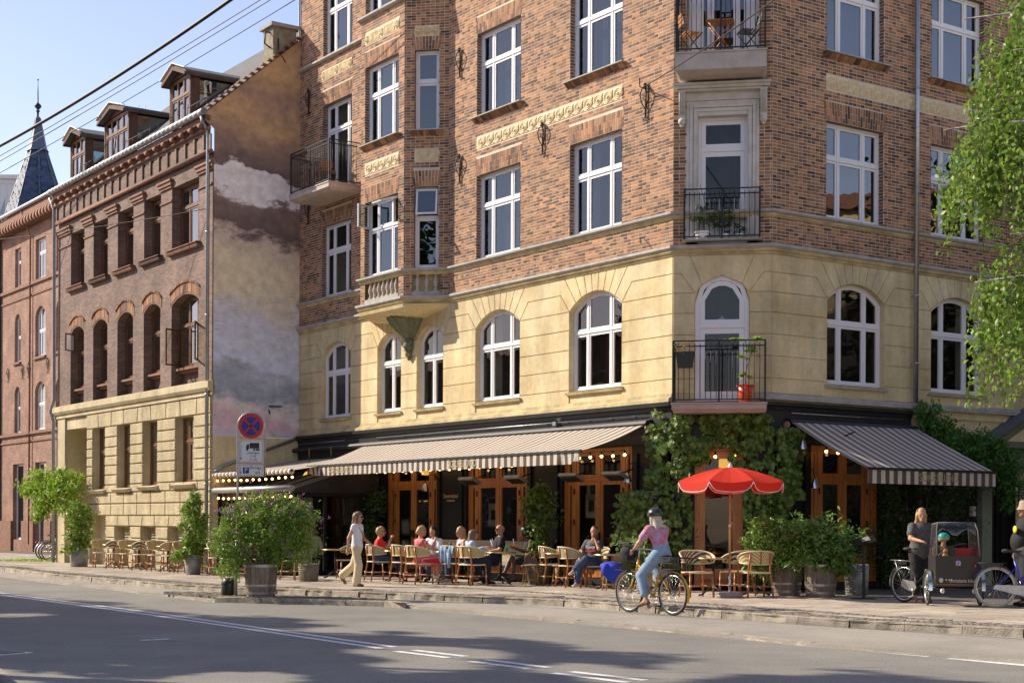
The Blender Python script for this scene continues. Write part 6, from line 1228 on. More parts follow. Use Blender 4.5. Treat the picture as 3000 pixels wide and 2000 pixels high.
# ------------------------------------------------------------------ tree row added to shade the road; unseen houses and trees opposite
ra, rb = Vector((-34.4, 44.5)), Vector((-11.2, 17.7)); rd = (rb - ra).normalized(); rn = Vector((rd.y, -rd.x)); rn = rn if rn.x < 0 else -rn
SUN_HOLES = [(-2.35, 22.4, .2, .45), (-1.9, 22.6, .2, .5), (-1.3, 22.6, .2, .55), (-.75, 21.3, .15, .4), (-1.25, 18.7, .25, .6), (-.85, 18.2, .3, .7), (-.95, 16.75, .3, .5), (-9.6, 33.8, .1, .4), (-8, 31.3, .15, .5), (-8.2, 25.4, .2, .4), (-2.7, 15.2, .3, .5), (1.35, 20.1, .1, .6), (1.8, 19.5, .1, .6), (2.3, 18.8, .1, .5), (.74, 16.4, .2, .4), (1.25, 15.6, .2, .5), (2.1, 16.8, .15, .4), (2.8, 16.5, .15, .5), (1.7, 15.9, .15, .4)]  # crown holes cut where sun patches should fall on the road
tot = (rb - ra).length; nt_ = 8
for k in range(nt_):
    s0 = tot * (k + .5) / nt_; c = ra + rd * s0 + rn * 1.7; hw = tot / nt_ / 2; t = thing('street_tree', 'clipped street tree of the near pavement row, number seen by its place along the kerb', 'tree', (c.x, c.y, 0), local=False, group='clipped trees along the near pavement')  # off-screen tree, added and clipped for the straight shadow edge it casts
    m = MB(); m.tube([(c.x, c.y, 0), (c.x + .05, c.y, 5), (c.x, c.y + .1, 9), (c.x, c.y, 13)], [.24, .2, .15, .06], 8)
    for a in range(6): q = a * 1.05; m.tube([(c.x, c.y, 7.6 + .6 * a), (c.x + math.cos(q) * 1.2, c.y + math.sin(q) * 1.2, 8.8 + .65 * a)], [.06, .03], 5)
    m.build('trunk', M['bark'], t)
    Rn = np.random.default_rng(100 + k); n = 6000; C = Rn.uniform(-1, 1, (110, 3)); idx = Rn.integers(0, 110, n); p = np.clip(C[idx] + Rn.normal(size=(n, 3)) * .16, -1, 1)
    bump = 1 + .0 * p[:, :1]; W = np.array([c.x, c.y, 0]) + np.outer(p[:, 0] * (hw + .15), np.array([rd.x, rd.y, 0])) + np.outer(p[:, 1] * 1.55, np.array([rn.x, rn.y, 0])); W[:, 2] = 11.15 + p[:, 2] * 2.85
    pr = W[:, :2] + W[:, 2:3] * 1.4826 * np.array([.948, -.319]); keep = np.ones(n, bool)
    for gx, gy, a, b in SUN_HOLES:
        dx = pr - np.array([gx, gy]); keep &= ((dx[:, 0] / (b + .26)) ** 2 + (dx[:, 1] / (a * 2 + .3)) ** 2) > 1
    leaf_mesh('crown', W[keep], .40, M['leafdark'], t, seed=k)
for k, o in enumerate([o for o in COL.objects if o.name.startswith('street_tree')]): o['label'] = 'unseen clipped tree added to shade the road, ' + ('farthest up the street of the row', 'second from the far end of the row', 'third from the far end of the row', 'fourth from the far end of the row', 'fourth from the near end of the row', 'third from the near end of the row', 'second from the near end of the row', 'nearest to the camera in the row')[k]
def plain_house(label, loc, F, L_, zt, hh, wm, panes):
    h = thing('rendered_house' if wm == 'stucco' else 'brick_house', label, 'building', loc, local=False); m = MB(); wall_sheet(m, F, 0, L_, -.5, zt, hh)
    for q in hh: reveals(m, F, cell(*q), 0, -.2)
    m.build('wall', M[wm], h); m = MB(); fm = MB()
    for q in hh: m.quad(F.p(q[0], q[2], -.15), F.p(q[1], q[2], -.15), F.p(q[1], q[3], -.15), F.p(q[0], q[3], -.15)); ring(fm, F, cell(*q), cell(q[0] + .1, q[1] - .1, q[2] + .1, q[3] - .1), -.14, -.05)
    m.build('window_panes', M[panes], h, kind='stuff'); fm.build('window_frames', M['white'], h, kind='stuff'); m = MB(); m.prism([F.p(0, zt, .3), F.p(L_, zt, .3), F.p(L_, zt, -9), F.p(0, zt, -9)], [F.p(1, zt + 1.2, -3), F.p(L_ - 1, zt + 1.2, -3), F.p(L_ - 1, zt + 1.2, -6), F.p(1, zt + 1.2, -6)]); m.build('roof', M['rtile'], h)
plain_house('plain brick house behind the clipped tree row, seen only in reflections', tuple((ra + rn * 9).to_3d()), Fr(ra + rn * 9 - rd * 70, rd, -rn), 114, 12.4, [(2 + i * 3.2, 3.5 + i * 3.2, z, z + 2.0) for i in range(35) for z in (1.2, 4.8, 8.4)], 'obrick', 'room')
plain_house('cream rendered house across the side street, seen in the window reflections', (24, 26, 0), Fr(Vector((23.5, 2.0)), Vector((.1, .995)), Vector((-.995, .1))), 42, 12.2, [(2 + i * 3.4, 3.6 + i * 3.4, z, z + 2.1) for i in range(11) for z in (1.2, 5, 8.7)], 'stucco', 'blind')  # wall made cream to bounce light onto the side street front
def round_tree(x, y, z, r, lab, seed, n=5000, size=.3, mt='leafdark'):
    t = thing('side_street_tree', lab, 'tree', (x, y, 0), local=False); m = MB(); m.tube([(x, y, 0), (x, y, z * .6), (x + .2, y, z)], [.2, .15, .06], 8); m.build('trunk', M['bark'], t); leaf_mesh('crown', clumps((x, y, z), r, n, 60, seed), size, M[mt], t, seed=seed)
round_tree(19.5, 27, 6.5, (2.6, 2.6, 3.6), 'leafy tree in the side street, farther one', 11); round_tree(18.5, 20.5, 6, (2.4, 2.4, 3.4), 'leafy tree in the side street, nearer one', 12); round_tree(20, 34, 7, (2.8, 2.8, 4.2), 'leafy tree in the side street beyond the others', 13)

# ------------------------------------------------------------------ furniture
def rot2(x, y, a): return (x * math.cos(a) - y * math.sin(a), x * math.sin(a) + y * math.cos(a))
def make_chair(label, weave='weave', legm='rattan', loc=(0, 0, -50)):
    t = thing('bistro_chair', label, 'chair', loc); t.scale = (1.2, 1.15, 1.04)
    for sx in (-1, 1):
        m = MB(); m.tube([(sx * .20, .19, 0), (sx * .19, .17, .44)], .017, 7); m.build('leg', M[legm], t)
        m = MB(); m.tube([(sx * .21, -.24, 0), (sx * .18, -.17, .44), (sx * .17, -.19, .62), (sx * .16, -.22, .80)], .016, 7); m.build('leg', M[legm], t)
    m = MB(); seat = [(.23 * math.cos(a) * (1 if math.sin(a) < 0 else 1.02), .21 * math.sin(a) * (1.05), 0) for a in [2 * math.pi * k / 20 for k in range(20)]]
    sq = [(math.copysign(abs(x) ** .75 * .23 ** .25, x), math.copysign(abs(y) ** .75 * .22 ** .25, y), 0) for x, y, _ in seat]
    m.prism([(x, y, .435) for x, y, _ in sq], [(x, y, .455) for x, y, _ in sq], 0); m.build('seat', M['seatw'], t)
    m = MB(); m.tube([(x, y, .447) for x, y, _ in sq], .015, 6, closed=True); m.build('seat_binding', M['trim'], t)
    m = MB()      # curved back that wraps forward to short arms
    nA, nZ = 16, 5; A0, A1 = math.radians(200 - 32), math.radians(340 + 32); vs = []
    for i in range(nA + 1):
        a = A0 + (A1 - A0) * i / nA; e = abs(i - nA / 2) / (nA / 2); top = .84 - .13 * e ** 2.5; bot = .60 + .035 * e ** 2
        for j in range(nZ + 1): s = j / nZ; rr = .255 + .03 * s; vs.append((rr * math.cos(a), -.0 + (rr * .98) * math.sin(a) + .02, bot + (top - bot) * s))
    q = lambda i, j: i * (nZ + 1) + j
    m.add(vs, [(q(i, j), q(i + 1, j), q(i + 1, j + 1), q(i, j + 1)) for i in range(nA) for j in range(nZ)], smooth=True); m.build('backrest', M[weave], t)
    m = MB(); loop = [vs[q(i, nZ)] for i in range(nA + 1)] + [vs[q(nA, j)] for j in (3, 1)] + [vs[q(i, 0)] for i in range(nA, -1, -1)] + [vs[q(0, j)] for j in (1, 3)]; m.tube(loop, .014, 6, closed=True); m.build('back_binding', M['trim'], t)
    m = MB(); 
    for x0, y0, x1, y1 in ((-.195, .18, .195, .18), (-.2, -.215, .2, -.215), (-.195, .18, -.2, -.215), (.195, .18, .2, -.215)): m.tube([(x0, y0, .2), (x1, y1, .2)], .009, 6)
    m.build('stretcher', M[legm], t)
    m = MB()
    for x, y in ((-.195, .18), (.195, .18), (-.2, -.215), (.2, -.215)): m.tube([(x, y, .18), (x, y, .225)], .019, 7)
    m.tube([(-.0, -.235, .60), (0, -.27, .84)], .012, 6, 1); m.build('cane_bindings', [M['trim'], M[legm]], t, kind='stuff'); return t
def make_table(label, r=.34, top='tabletop'):
    t = thing('bistro_table', label, 'table', (0, 0, -50)); m = MB(); m.lathe([(0, .71), (r - .01, .71), (r, .72), (r, .735), (0, .737)], 28); m.build('tabletop', M[top], t)
    m = MB(); m.lathe([(r + .001, .708), (r + .009, .712), (r + .009, .735), (r + .001, .738)], 28); m.build('rim', M['brass'], t); m = MB(); m.tube([(0, 0, .1), (0, 0, .71)], .03, 10); m.build('column', M['iron'], t)
    for k in range(3): a = k * 2.094 + .5; c, s = math.cos(a), math.sin(a); m = MB(); m.tube([(.02 * c, .02 * s, .19), (.12 * c, .12 * s, .13), (.22 * c, .22 * s, .04), (.30 * c, .30 * s, .025)], [.02, .02, .016, .022], 7); m.build('foot', M['iron'], t)
    return t
ch_m = {'weave': make_chair('x', 'weave'), 'weaveb': make_chair('x', 'weaveb'), 'weavey': make_chair('x', 'weavey')}; tb = make_table('x')
used = set()
def put(proto, x, y, face, label, group, lv=.17):
    """face: world direction the chair looks to, degrees from +X"""
    rz = math.radians(face - 90); loc = (x, y, gz(x, y, lv))
    if id(proto) not in used: used.add(id(proto)); proto.location = loc; proto.rotation_euler = (0, 0, rz); proto['label'] = label; proto['group'] = group; return proto
    return dup(proto, loc, rz, label, group)
GC, GT = 'woven bistro chairs on the café terrace', 'round tables on the café terrace'
uL = math.degrees(math.atan2(DL.y, DL.x))          # along the street, away from the camera
row = [(22.75, 3.95, uL + 180 - 12, 'weavey', 'pale woven chair farthest left in the row, beside the tall iron table legs'), (21.35, 4.0, uL + 10, 'weaveb', 'brown-flecked woven chair, second from the left of the row'), (20.55, 3.9, uL + 170, 'weavey', 'pale woven chair, third from the left of the row'), (19.2, 4.0, uL + 12, 'weaveb', 'amber backed woven chair, fourth from the left of the row'), (18.3, 3.9, uL + 172, 'weavey', 'pale woven chair, fifth from the left of the row'), (17.0, 4.0, uL + 10, 'weavey', 'glowing amber backed chair, sixth from the left of the row'), (16.3, 3.9, uL + 168, 'weavey', 'pale woven chair, seventh from the left of the row'), (15.1, 4.0, uL + 8, 'weaveb', 'woven chair half behind the tall leafy pot plant'), (13.75, 4.0, uL + 175, 'weave', 'woven chair between the pot plant and the flowering shrub'), (12.6, 4.15, uL - 5, 'weave', 'woven chair just left of the flowering shrub')]
for u, d, f, w_, lab in row: p = lp(u, d); put(ch_m[w_], p[0], p[1], f, lab, GC)
for u, d, lab in ((22.05, 3.85, 'round table leftmost in the row by the cream wall'), (19.9, 3.85, 'round table second in the row by the cream wall'), (17.65, 3.85, 'round table third in the row by the cream wall'), (15.7, 3.85, 'round table next to the tall leafy pot plant'), (13.2, 4.3, 'round table behind the chair left of the flowering shrub')): p = lp(u, d); put(tb, p[0], p[1], 0, lab, GT)
for x, y, f, w_, lab in ((-5.3, 37.5, -35, 'weave', 'woven chair right of the flowering shrub'), (-3.22, 37.0, 25, 'weave', 'woven chair that the man in the red T-shirt sits on'), (-2.55, 36.3, 35, 'weavey', 'empty woven chair between the red T-shirt and the striped dress'), (-2.12, 34.95, 38, 'weavey', 'woven chair that the woman in the striped dress sits on'), (-1.30, 34.85, 52, 'weavey', 'woven chair with a pale denim jacket hung over its back'), (-.88, 34.1, 42, 'weavey', 'woven chair that the long haired girl sits on'), (.90, 34.2, 15, 'weaveb', 'empty woven chair right of the wicker basket plant'), (1.30, 33.3, 25, 'weave', 'woven chair left of the man in the grey T-shirt'), (1.78, 33.05, 250, 'weave', 'woven chair that the man in the grey T-shirt sits on'), (3.50, 28.95, -72, 'weaveb', 'brown woven chair behind the rear wheel of the yellow bicycle'), (4.62, 29.0, 100, 'weavey', 'woven chair right of the red umbrella pole'), (4.32, 29.5, 135, 'weaveb', 'dark woven chair half hidden behind the umbrella pole'), (-6.7, 38.8, 100, 'weaveb', 'tall dark backed chair inside the open porch'), (-4.15, 38.6, 200, 'weaveb', 'chair in the shade behind the walking woman')):
    put(ch_m[w_], x, y, f, lab, GC)
for x, y, lab in ((-4.45, 38.7, 'round table behind the walking woman'), (-2.75, 36.75, 'round table with water glass and wine glasses left of the striped dress'), (-1.45, 35.6, 'table where the striped dress woman dines'), (-.25, 34.75, 'round table with two orange drinks'), (1.05, 33.55, 'round table left of the man in the grey T-shirt'), (2.05, 32.1, 'round table with a tablet beside the man in grey'), (3.85, 29.3, 'round table behind the brown woven chair'), (4.75, 29.75, 'round table right of the red umbrella')): put(tb, x, y, 20, lab, GT)
# rattan stools
def stool(x, y, label):
    t = thing('rattan_stool', label, 'stool', (x, y, gz(x, y)), .2, group='rattan stools'); m = MB(); m.lathe([(0, .44), (.19, .44), (.2, .45), (.2, .462), (0, .465)], 20); m.build('seat', M['seatw'], t)
    for k in range(4):
        a = math.pi / 4 + k * math.pi / 2; c, s = math.cos(a), math.sin(a); m = MB(); m.tube([(.21 * c, .21 * s, 0), (.16 * c, .16 * s, .44)], .014, 7); m.build('leg', M['lightcane'], t)
        b = a + math.pi / 2; m = MB(); m.tube([(.18 * c, .18 * s, .25), (.14 * math.cos(a + .4), .14 * math.sin(a + .4), .42)], .009, 5); m.tube([(.18 * c, .18 * s, .25), (.14 * math.cos(a - .4), .14 * math.sin(a - .4), .42)], .009, 5); m.tube([(.2 * c, .2 * s, .12), (.2 * math.cos(b), .2 * math.sin(b), .12)], .009, 5); m.build('brace', M['lightcane'], t)
    return t
stool(.42, 34.45, 'rattan stool with a handbag on it beside the wicker basket'); stool(1.08, 33.95, 'rattan stool standing before the empty woven chair'); stool(2.05, 31.6, 'rattan stool behind the front wheel of the yellow bicycle')
# bench along the café wall
t = thing('wall_bench', 'long woven bench along the café wall behind the diners', 'bench', FL.p(6.8, .17, .35), FL.ang()); m = MB(); m.box(-2.6, 2.6, -.2, .25, .38, .45); m.build('seat', M['weaveb'], t); m = MB(); m.box(-2.6, 2.6, -.25, -.21, .45, .92); m.tube([(-2.6, -.23, .93), (2.6, -.23, .93)], .02, 6); m.build('backrest', M['weaveb'], t)
# glasses and things on the tables
def goblet(x, y, z, label, fill, h=.2):
    t = thing('wine_glass', label, 'glass', (x, y, z)); m = MB(); m.lathe([(.0, .0), (.032, .002), (.004, .01), (.004, .09), (.03, .115), (.038, .15), (.03, h)], 14); m.build('bowl', M['clear'], t)
    if fill: m = MB(); m.lathe([(.0, .10), (.028, .118), (.034, .15), (0, .152)], 12); m.build('drink', M[fill], t)
    return t
zt = .91
t1 = goblet(-.42, 34.6, zt, 'stemmed glass with orange drink and straw before the girl', 'drink', .2); t2 = goblet(.05, 34.7, zt, 'stemmed glass with orange drink right of the green bottle', 'drink', .2)
for q in (t1, t2): m = MB(); m.tube([(0, 0, .12), (-.02, 0, .28)], .004, 5); m.build('straw', M['whitecer'], q)
goblet(-2.95, 36.6, zt, 'tall wine glass on the table by the red T-shirt', None); goblet(-2.6, 36.7, zt, 'wine glass left of the striped dress', None); goblet(-1.42, 35.4, zt, 'glass of dark red wine, left of two', 'wine'); goblet(-1.22, 35.35, zt, 'glass of dark red wine, right of two', 'wine'); goblet(-1.32, 35.6, zt, 'glass with orange drink behind the red wine', 'drink')
for x, y, lab in ((-3.02, 36.75, 'small water tumbler by the red T-shirt'), (-1.72, 35.35, 'glass water jug on the dining table')): t = thing('tumbler', lab, 'glass', (x, y, zt)); m = MB(); m.lathe([(0, .0), (.032, 0), (.036, .11 if 'jug' not in lab else .2)], 14); m.build('body', M['clear'], t)
t = thing('small_bottle', 'small green bottle on the table with orange drinks', 'bottle', (-.12, 34.68, zt)); m = MB(); m.lathe([(0, 0), (.03, 0), (.03, .09), (.012, .12), (.012, .15), (0, .15)], 12); m.build('body', mat('green_glass_bottle', (.02, .22, .10), .2), t)
t = thing('tablet', 'dark tablet lying on the small table beside the man in grey', 'tablet', (2.05, 32.1, zt)); m = MB(); m.box(-.12, .12, -.08, .08, 0, .01); m.build('case', M['box'], t); m = MB(); m.box(-.11, .11, -.07, .07, .0105, .012); m.build('screen', M['lens'], t)
# handbag, jacket, wicker basket
t = thing('handbag', 'brown leather handbag with tan handles on the rattan stool', 'bag', (.42, 34.45, .635)); m = MB(); m.prism([(-.17, -.07, 0), (.17, -.07, 0), (.17, .07, 0), (-.17, .07, 0)], [(-.13, -.045, .12), (.13, -.045, .12), (.13, .045, .12), (-.13, .045, .12)]); m.prism([(-.13, -.045, .12), (.13, -.045, .12), (.13, .045, .12), (-.13, .045, .12)], [(-.08, -.01, .18), (.08, -.01, .18), (.08, .01, .18), (-.08, .01, .18)]); m.build('body', M['leather'], t)
for s in (-1, 1): m = MB(); m.tube([(s * .11 - .03, s * .04, .11), (s * .10, s * .05, .2), (0, s * .06, .26), (-s * .1, s * .05, .2), (-s * .06, s * .04, .12)], .010, 6); m.build('handle', M['tan'], t)
t = thing('denim_jacket', 'pale denim jacket hanging over a chair back', 'jacket', (-1.30, 34.85, .17), math.radians(52 - 90)); m = MB(); vs = []; n = 14
for i in range(n + 1):
    x = -.22 + .44 * i / n; w_ = .02 * math.sin(i * 1.7); L_ = .34 + .12 * math.sin(i * .9) ** 2
    for (y, z) in ((-.16, .74), (-.22, .85), (-.29 + w_ * .3, .855), (-.32 + w_, .74), (-.33 + w_, .60), (-.32 + w_ * 1.5, .86 - L_)): vs.append((x * (1 if z > .7 else .85), y, z))
m.add(vs, [(i * 6 + j, (i + 1) * 6 + j, (i + 1) * 6 + j + 1, i * 6 + j + 1) for i in range(n) for j in range(5)], smooth=True); m.build('cloth', M['ldenim'], t); m = MB(); m.tube([(.1, -.33, .7), (.14, -.36, .55), (.12, -.35, .36)], [.05, .045, .035], 8); m.build('sleeve', M['ldenim'], t)
def basket(x, y, r, h, label, mt='wicker', handles=True, name='wicker_basket'):
    t = thing(name, label, 'basket' if mt == 'wicker' else 'pot', (x, y, gz(x, y))); m = MB(); m.lathe([(0, 0), (r * .88, 0), (r * .95, h * .5), (r, h), (r * .93, h), (r * .88, h - .06), (0, h - .06)], 24); m.build('body', M[mt], t)
    for k in range(int(h / .045)): pass
    m = MB()
    for k in range(int(h / .05)): rr = r * (.88 + .12 * (k + .5) * .05 / h) + .004; m.tube([(rr * math.cos(a), rr * math.sin(a), .03 + k * .05) for a in [2 * math.pi * q / 24 for q in range(24)]], .010 if mt == 'wicker' else .005, 5, closed=True)
    m.build('ribs', M[mt], t)
    if handles:
        for s in (-1, 1): m = MB(); m.tube([(s * r * .98, -.07, h - .03), (s * r * 1.02, -.07, h + .07), (s * r * 1.02, .07, h + .07), (s * r * .98, .07, h - .03)], .012, 6); m.build('handle', M[mt], t)
    m = MB(); m.lathe([(0, h - .04), (r * .9, h - .045)], 18); m.build('soil', M['soil'], t); return t
basket(.62, 35.1, .27, .48, 'grey wicker basket holding the climbing fig'); basket(-4.85, 36.6, .25, .42, 'grey wicker basket behind the barrel planter')
basket(-13.95, 49.4, .30, .52, 'zinc pot under the leftmost leafy column', 'zincpot', False, 'zinc_pot'); basket(-8.65, 41.6, .22, .52, 'zinc pot under the leafy column between the chairs', 'zincpot', False, 'zinc_pot'); basket(2.62, 30.3, .17, .52, 'zinc pot behind the yellow bicycle', 'zincpot', False, 'zinc_pot'); basket(6.75, 30.0, .24, .6, 'grey zinc planter at the foot of the pink flowering climber', 'zincpot', False, 'zinc_pot'); basket(3.05, 31.2, .2, .45, 'dark pot at the foot of the ivy left of the door', 'zincpot', False, 'zinc_pot')
# barrels
def half_barrel(x, y, label, lv=.17, r=.325, h=.64):
    t = thing('barrel_planter', label, 'barrel', (x, y, gz(x, y, lv)), rnd.uniform(0, 1)); n = 22
    for k in range(n):
        a0, a1 = 2 * math.pi * (k + .03) / n, 2 * math.pi * (k + .97) / n; m = MB(); P0 = []
        prof = [(r * .86, 0), (r * .95, h * .35), (r * 1.0, h * .75), (r * .99, h)]
        vs = [(q * math.cos(a) * s, q * math.sin(a) * s, z) for q, z in prof for a, s in ((a0, 1), (a1, 1), (a1, .9), (a0, .9))]
        m.add(vs, [(i * 4 + j, i * 4 + (j + 1) % 4, (i + 1) * 4 + (j + 1) % 4, (i + 1) * 4 + j) for i in range(3) for j in range(4)] + [(12, 13, 14, 15)]); m.build('stave', M['barrel'], t)
    for z, w_ in ((.10, .045), (.33, .045), (.90, .05)): zz_ = h * z; q = lambda z_: r * (.86 + .26 * z_ / h if z_ < h * .35 else .92 + .09 * z_ / h) + .006; m = MB(); m.lathe([(q(zz_), zz_), (q(zz_ + w_) + .002, zz_ + w_)], 30); m.build('hoop', M['hoop'], t)
    m = MB(); m.lathe([(0, h - .06), (r * .9, h - .06)], 20); m.build('soil', M['soil'], t); return t
half_barrel(-4.90, 29.95, 'weathered half barrel with silver hoops at the kerb, full of the flowering shrub', .09, .315, .66); half_barrel(5.88, 29.2, 'half barrel at right under the glossy laurel', r=.31); half_barrel(5.35, 29.85, 'half barrel at left under the glossy laurel', r=.30)
t = thing('litter_bin', 'small black cylindrical bin behind the sign post', 'bin', (-5.62, 30.5, gz(-5.6, 30.5, .09))); m = MB(); m.lathe([(0, 0), (.15, 0), (.16, .02), (.155, .27), (.135, .34), (.10, .36), (0, .36)], 22); m.build('body', M['bin'], t); m = MB(); m.lathe([(.162, .24), (.166, .25), (.162, .26)], 22); m.build('rim', M['blackg'], t)
# red umbrella
t = thing('red_umbrella', 'red parasol with scalloped white piped edge', 'umbrella', (4.14, 29.1, .17)); n = 8; R_u = 1.04; zt_, zr_u = 2.46, 2.19
def up(k, s): a = 2 * math.pi * (k + .35) / n; return (R_u * s * math.cos(a), R_u * s * math.sin(a), zt_ - (zt_ - zr_u) * s ** 1.6)
for k in range(n):
    m = MB(); S_ = 6; vs = []
    for i in range(S_ + 1):
        s = i / S_; A_, B2 = Vector(up(k, s)), Vector(up(k + 1, s))
        for j in range(5): f = j / 4; q = A_ * (1 - f) + B2 * f; q.z -= .05 * math.sin(math.pi * f) * s; vs.append(q)
    m.add(vs, [(i * 5 + j, i * 5 + j + 1, (i + 1) * 5 + j + 1, (i + 1) * 5 + j) for i in range(S_) for j in range(4)]); m.build('canopy_panel', M['red'], t)
    m = MB(); A_, B2 = Vector(up(k, 1)), Vector(up(k + 1, 1)); top = []; bot = []; K = 12
    for j in range(K + 1): f = j / K; q = A_ * (1 - f) + B2 * f; q.z -= .05 * math.sin(math.pi * f); top.append(q); e = min(f, 1 - f) * 8; dp = .04 + .13 * min(1, e ** .8); o_ = Vector((q.x, q.y, 0)).normalized() * .015; bot.append(q + o_ - Vector((0, 0, dp)))
    m.add(top + bot, [(j, j + 1, K + 2 + j, K + 1 + j) for j in range(K)]); m.build('valance', M['red'], t); m = MB(); m.tube([b + Vector((0, 0, .003)) for b in bot], .0065, 5); m.build('piping', M['whitetrim'], t)
    m = MB(); m.tube([(0, 0, zt_ - .04), Vector(up(k, .99)) - Vector((0, 0, .02))], .008, 5); m.build('rib', M['pole'], t)
m = MB(); m.tube([(0, 0, .45), (0, 0, zt_)], .021, 10); m.build('pole', M['pole'], t); m = MB(); m.tube([(0, 0, .05), (0, 0, .5)], .026, 10); m.tube([(0, 0, 1.32), (0, 0, 1.38)], .028, 10); m.tube([(0, 0, 1.36), (.06, 0, 1.40)], .01, 6); m.build('pole_sleeve', M['chrome'], t); m = MB(); m.lathe([(0, 0), (.24, 0), (.25, .02), (.245, .075), (.22, .09), (0, .095)], 26); m.build('foot', M['concrete'], t); m = MB(); m.lathe([(.05, zt_ - .01), (.045, zt_ + .02), (.0, zt_ + .1)], 12); m.build('tip', M['whitecer'], t)
# menu stand
t = thing('menu_stand', 'black menu lectern on a thin post beside the laurel', 'menu stand', (6.58, 28.65, .17)); m = MB(); m.box(-.022, .022, -.022, .022, .0, 1.04); m.build('post', M['blackg'], t); m = MB(); m.box(-.20, .20, -.14, .14, 0, .014); m.build('base', M['blackg'], t); m = MB(); m.obox((.02, 0, 1.08), (.19, 0, .05), (0, .15, .06), (0, -.004, .01)); bd = m.build('board', M['black'], t); m = MB()
for k in range(6): m.obox((.03, -.07 + .028 * k, 1.082 + .0113 * k + .004), (.08 - .01 * (k % 3), 0, .021), (0, .005, .002), (0, -.0004, .001))
m.build('menu_text', M['cream'], t)
# no stopping sign
t = thing('parking_sign', 'no stopping sign on an arched steel post with two white plates', 'sign', (-5.42, 30.25, gz(-5.4, 30.25, .09)), 0); m = MB(); arc = [(.265 + .265 * math.cos(a), 0, 3.36 + .265 * math.sin(a)) for a in [math.pi - math.pi * k / 10 for k in range(11)]]; m.tube([(-.03, 0, 0), (0, 0, 1.9)] + arc + [(.53, 0, 2.36)], .022, 10); m.tube([(-.03, 0, 0), (-.012, 0, 1.15)], .034, 10); m.build('post', M['steel'], t)
S0 = Fr(Vector((0, 0)), Vector((1, 0)), Vector((0, -1)))
def disc(m, cx_, cz, r, d0, d1, mi, k=40): m.prism([(cx_ + r * math.cos(2 * math.pi * i / k), -d0, cz + r * math.sin(2 * math.pi * i / k)) for i in range(k)], [(cx_ + r * math.cos(2 * math.pi * i / k), -d1, cz + r * math.sin(2 * math.pi * i / k)) for i in range(k)], mi)
m = MB(); disc(m, .265, 3.36, .245, .02, .035, 0); disc(m, .265, 3.36, .185, .035, .038, 1)
for a in (45, 135): c, s = math.cos(math.radians(a)), math.sin(math.radians(a)); m.prism([(.265 + x * c - y * s, -.038, 3.36 + x * s + y * c) for x, y in ((-.19, -.018), (.19, -.018), (.19, .018), (-.19, .018))], [(.265 + x * c - y * s, -.041, 3.36 + x * s + y * c) for x, y in ((-.19, -.018), (.19, -.018), (.19, .018), (-.19, .018))], 0)
m.build('no_stopping_disc', [M['signred'], M['signblue']], t)
def plate(x0, x1, z0, z1): m = MB(); m.fbox(S0, x0, x1, z0, z1, .02, .032, 0); m.fbox(S0, x0 + .014, x1 - .014, z0 + .014, z1 - .014, .032, .034, 1); m.fbox(S0, x0 + .022, x1 - .022, z0 + .022, z1 - .022, .034, .0355, 0); return m.build('plate', [M['signwhite'], M['signred']], t)
p1 = plate(.022, .508, 2.64, 3.09); p2 = plate(.022, .508, 2.37, 2.61)
m = MB(); T_ = lambda a, b, c, d: m.fbox(S0, a, b, c, d, .036, .038)
T_(.24, .43, 2.92, 3.03); m.prism([(.17, -.036, 2.91), (.23, -.036, 2.91), (.23, -.036, 3.0), (.19, -.036, 3.0), (.17, -.036, 2.96)], [(.17, -.038, 2.91), (.23, -.038, 2.91), (.23, -.038, 3.0), (.19, -.038, 3.0), (.17, -.038, 2.96)])
for x in (.195, .33, .38, .42): disc(m, x, 2.895, .021, .036, .0385, 0, 16)
T_(.066, .074, 2.72, 3.0); m.prism([(.05, -.036, 2.73), (.09, -.036, 2.73), (.07, -.036, 2.69)], [(.05, -.038, 2.73), (.09, -.038, 2.73), (.07, -.038, 2.69)]); m.build('lorry_symbol', M['signblack'], p1)
tx = lambda b, s, x, z, p, mt_='signblack', al='CENTER': text(b, s, M[mt_], p, Matrix(((1, 0, 0, x), (0, 0, -1, -.037), (0, 1, 0, z), (0, 0, 0, 1))), align=al, ext=.001)
tx('undtaget', .07, .31, 2.835, p1); tx('7-10', .062, .31, 2.765, p1); tx('(7-10)', .062, .31, 2.70, p1); tx('10m', .03, .075, 3.04, p1)
m = MB(); m.fbox(S0, .11, .23, 2.43, 2.55, .036, .038); m.build('parking_symbol', M['signblue'], p2); o = tx('P', .12, .17, 2.49, p2, 'signwhite'); o.location.y -= .0015; tx('Øvrige', .085, .355, 2.54, p2); tx('tid', .085, .40, 2.445, p2); m = MB(); m.fbox(S0, .062, .068, 2.44, 2.57, .036, .038); m.prism([(.05, -.036, 2.45), (.08, -.036, 2.45), (.065, -.036, 2.415)], [(.05, -.038, 2.45), (.08, -.038, 2.45), (.065, -.038, 2.415)]); m.build('arrow', M['signblack'], p2)
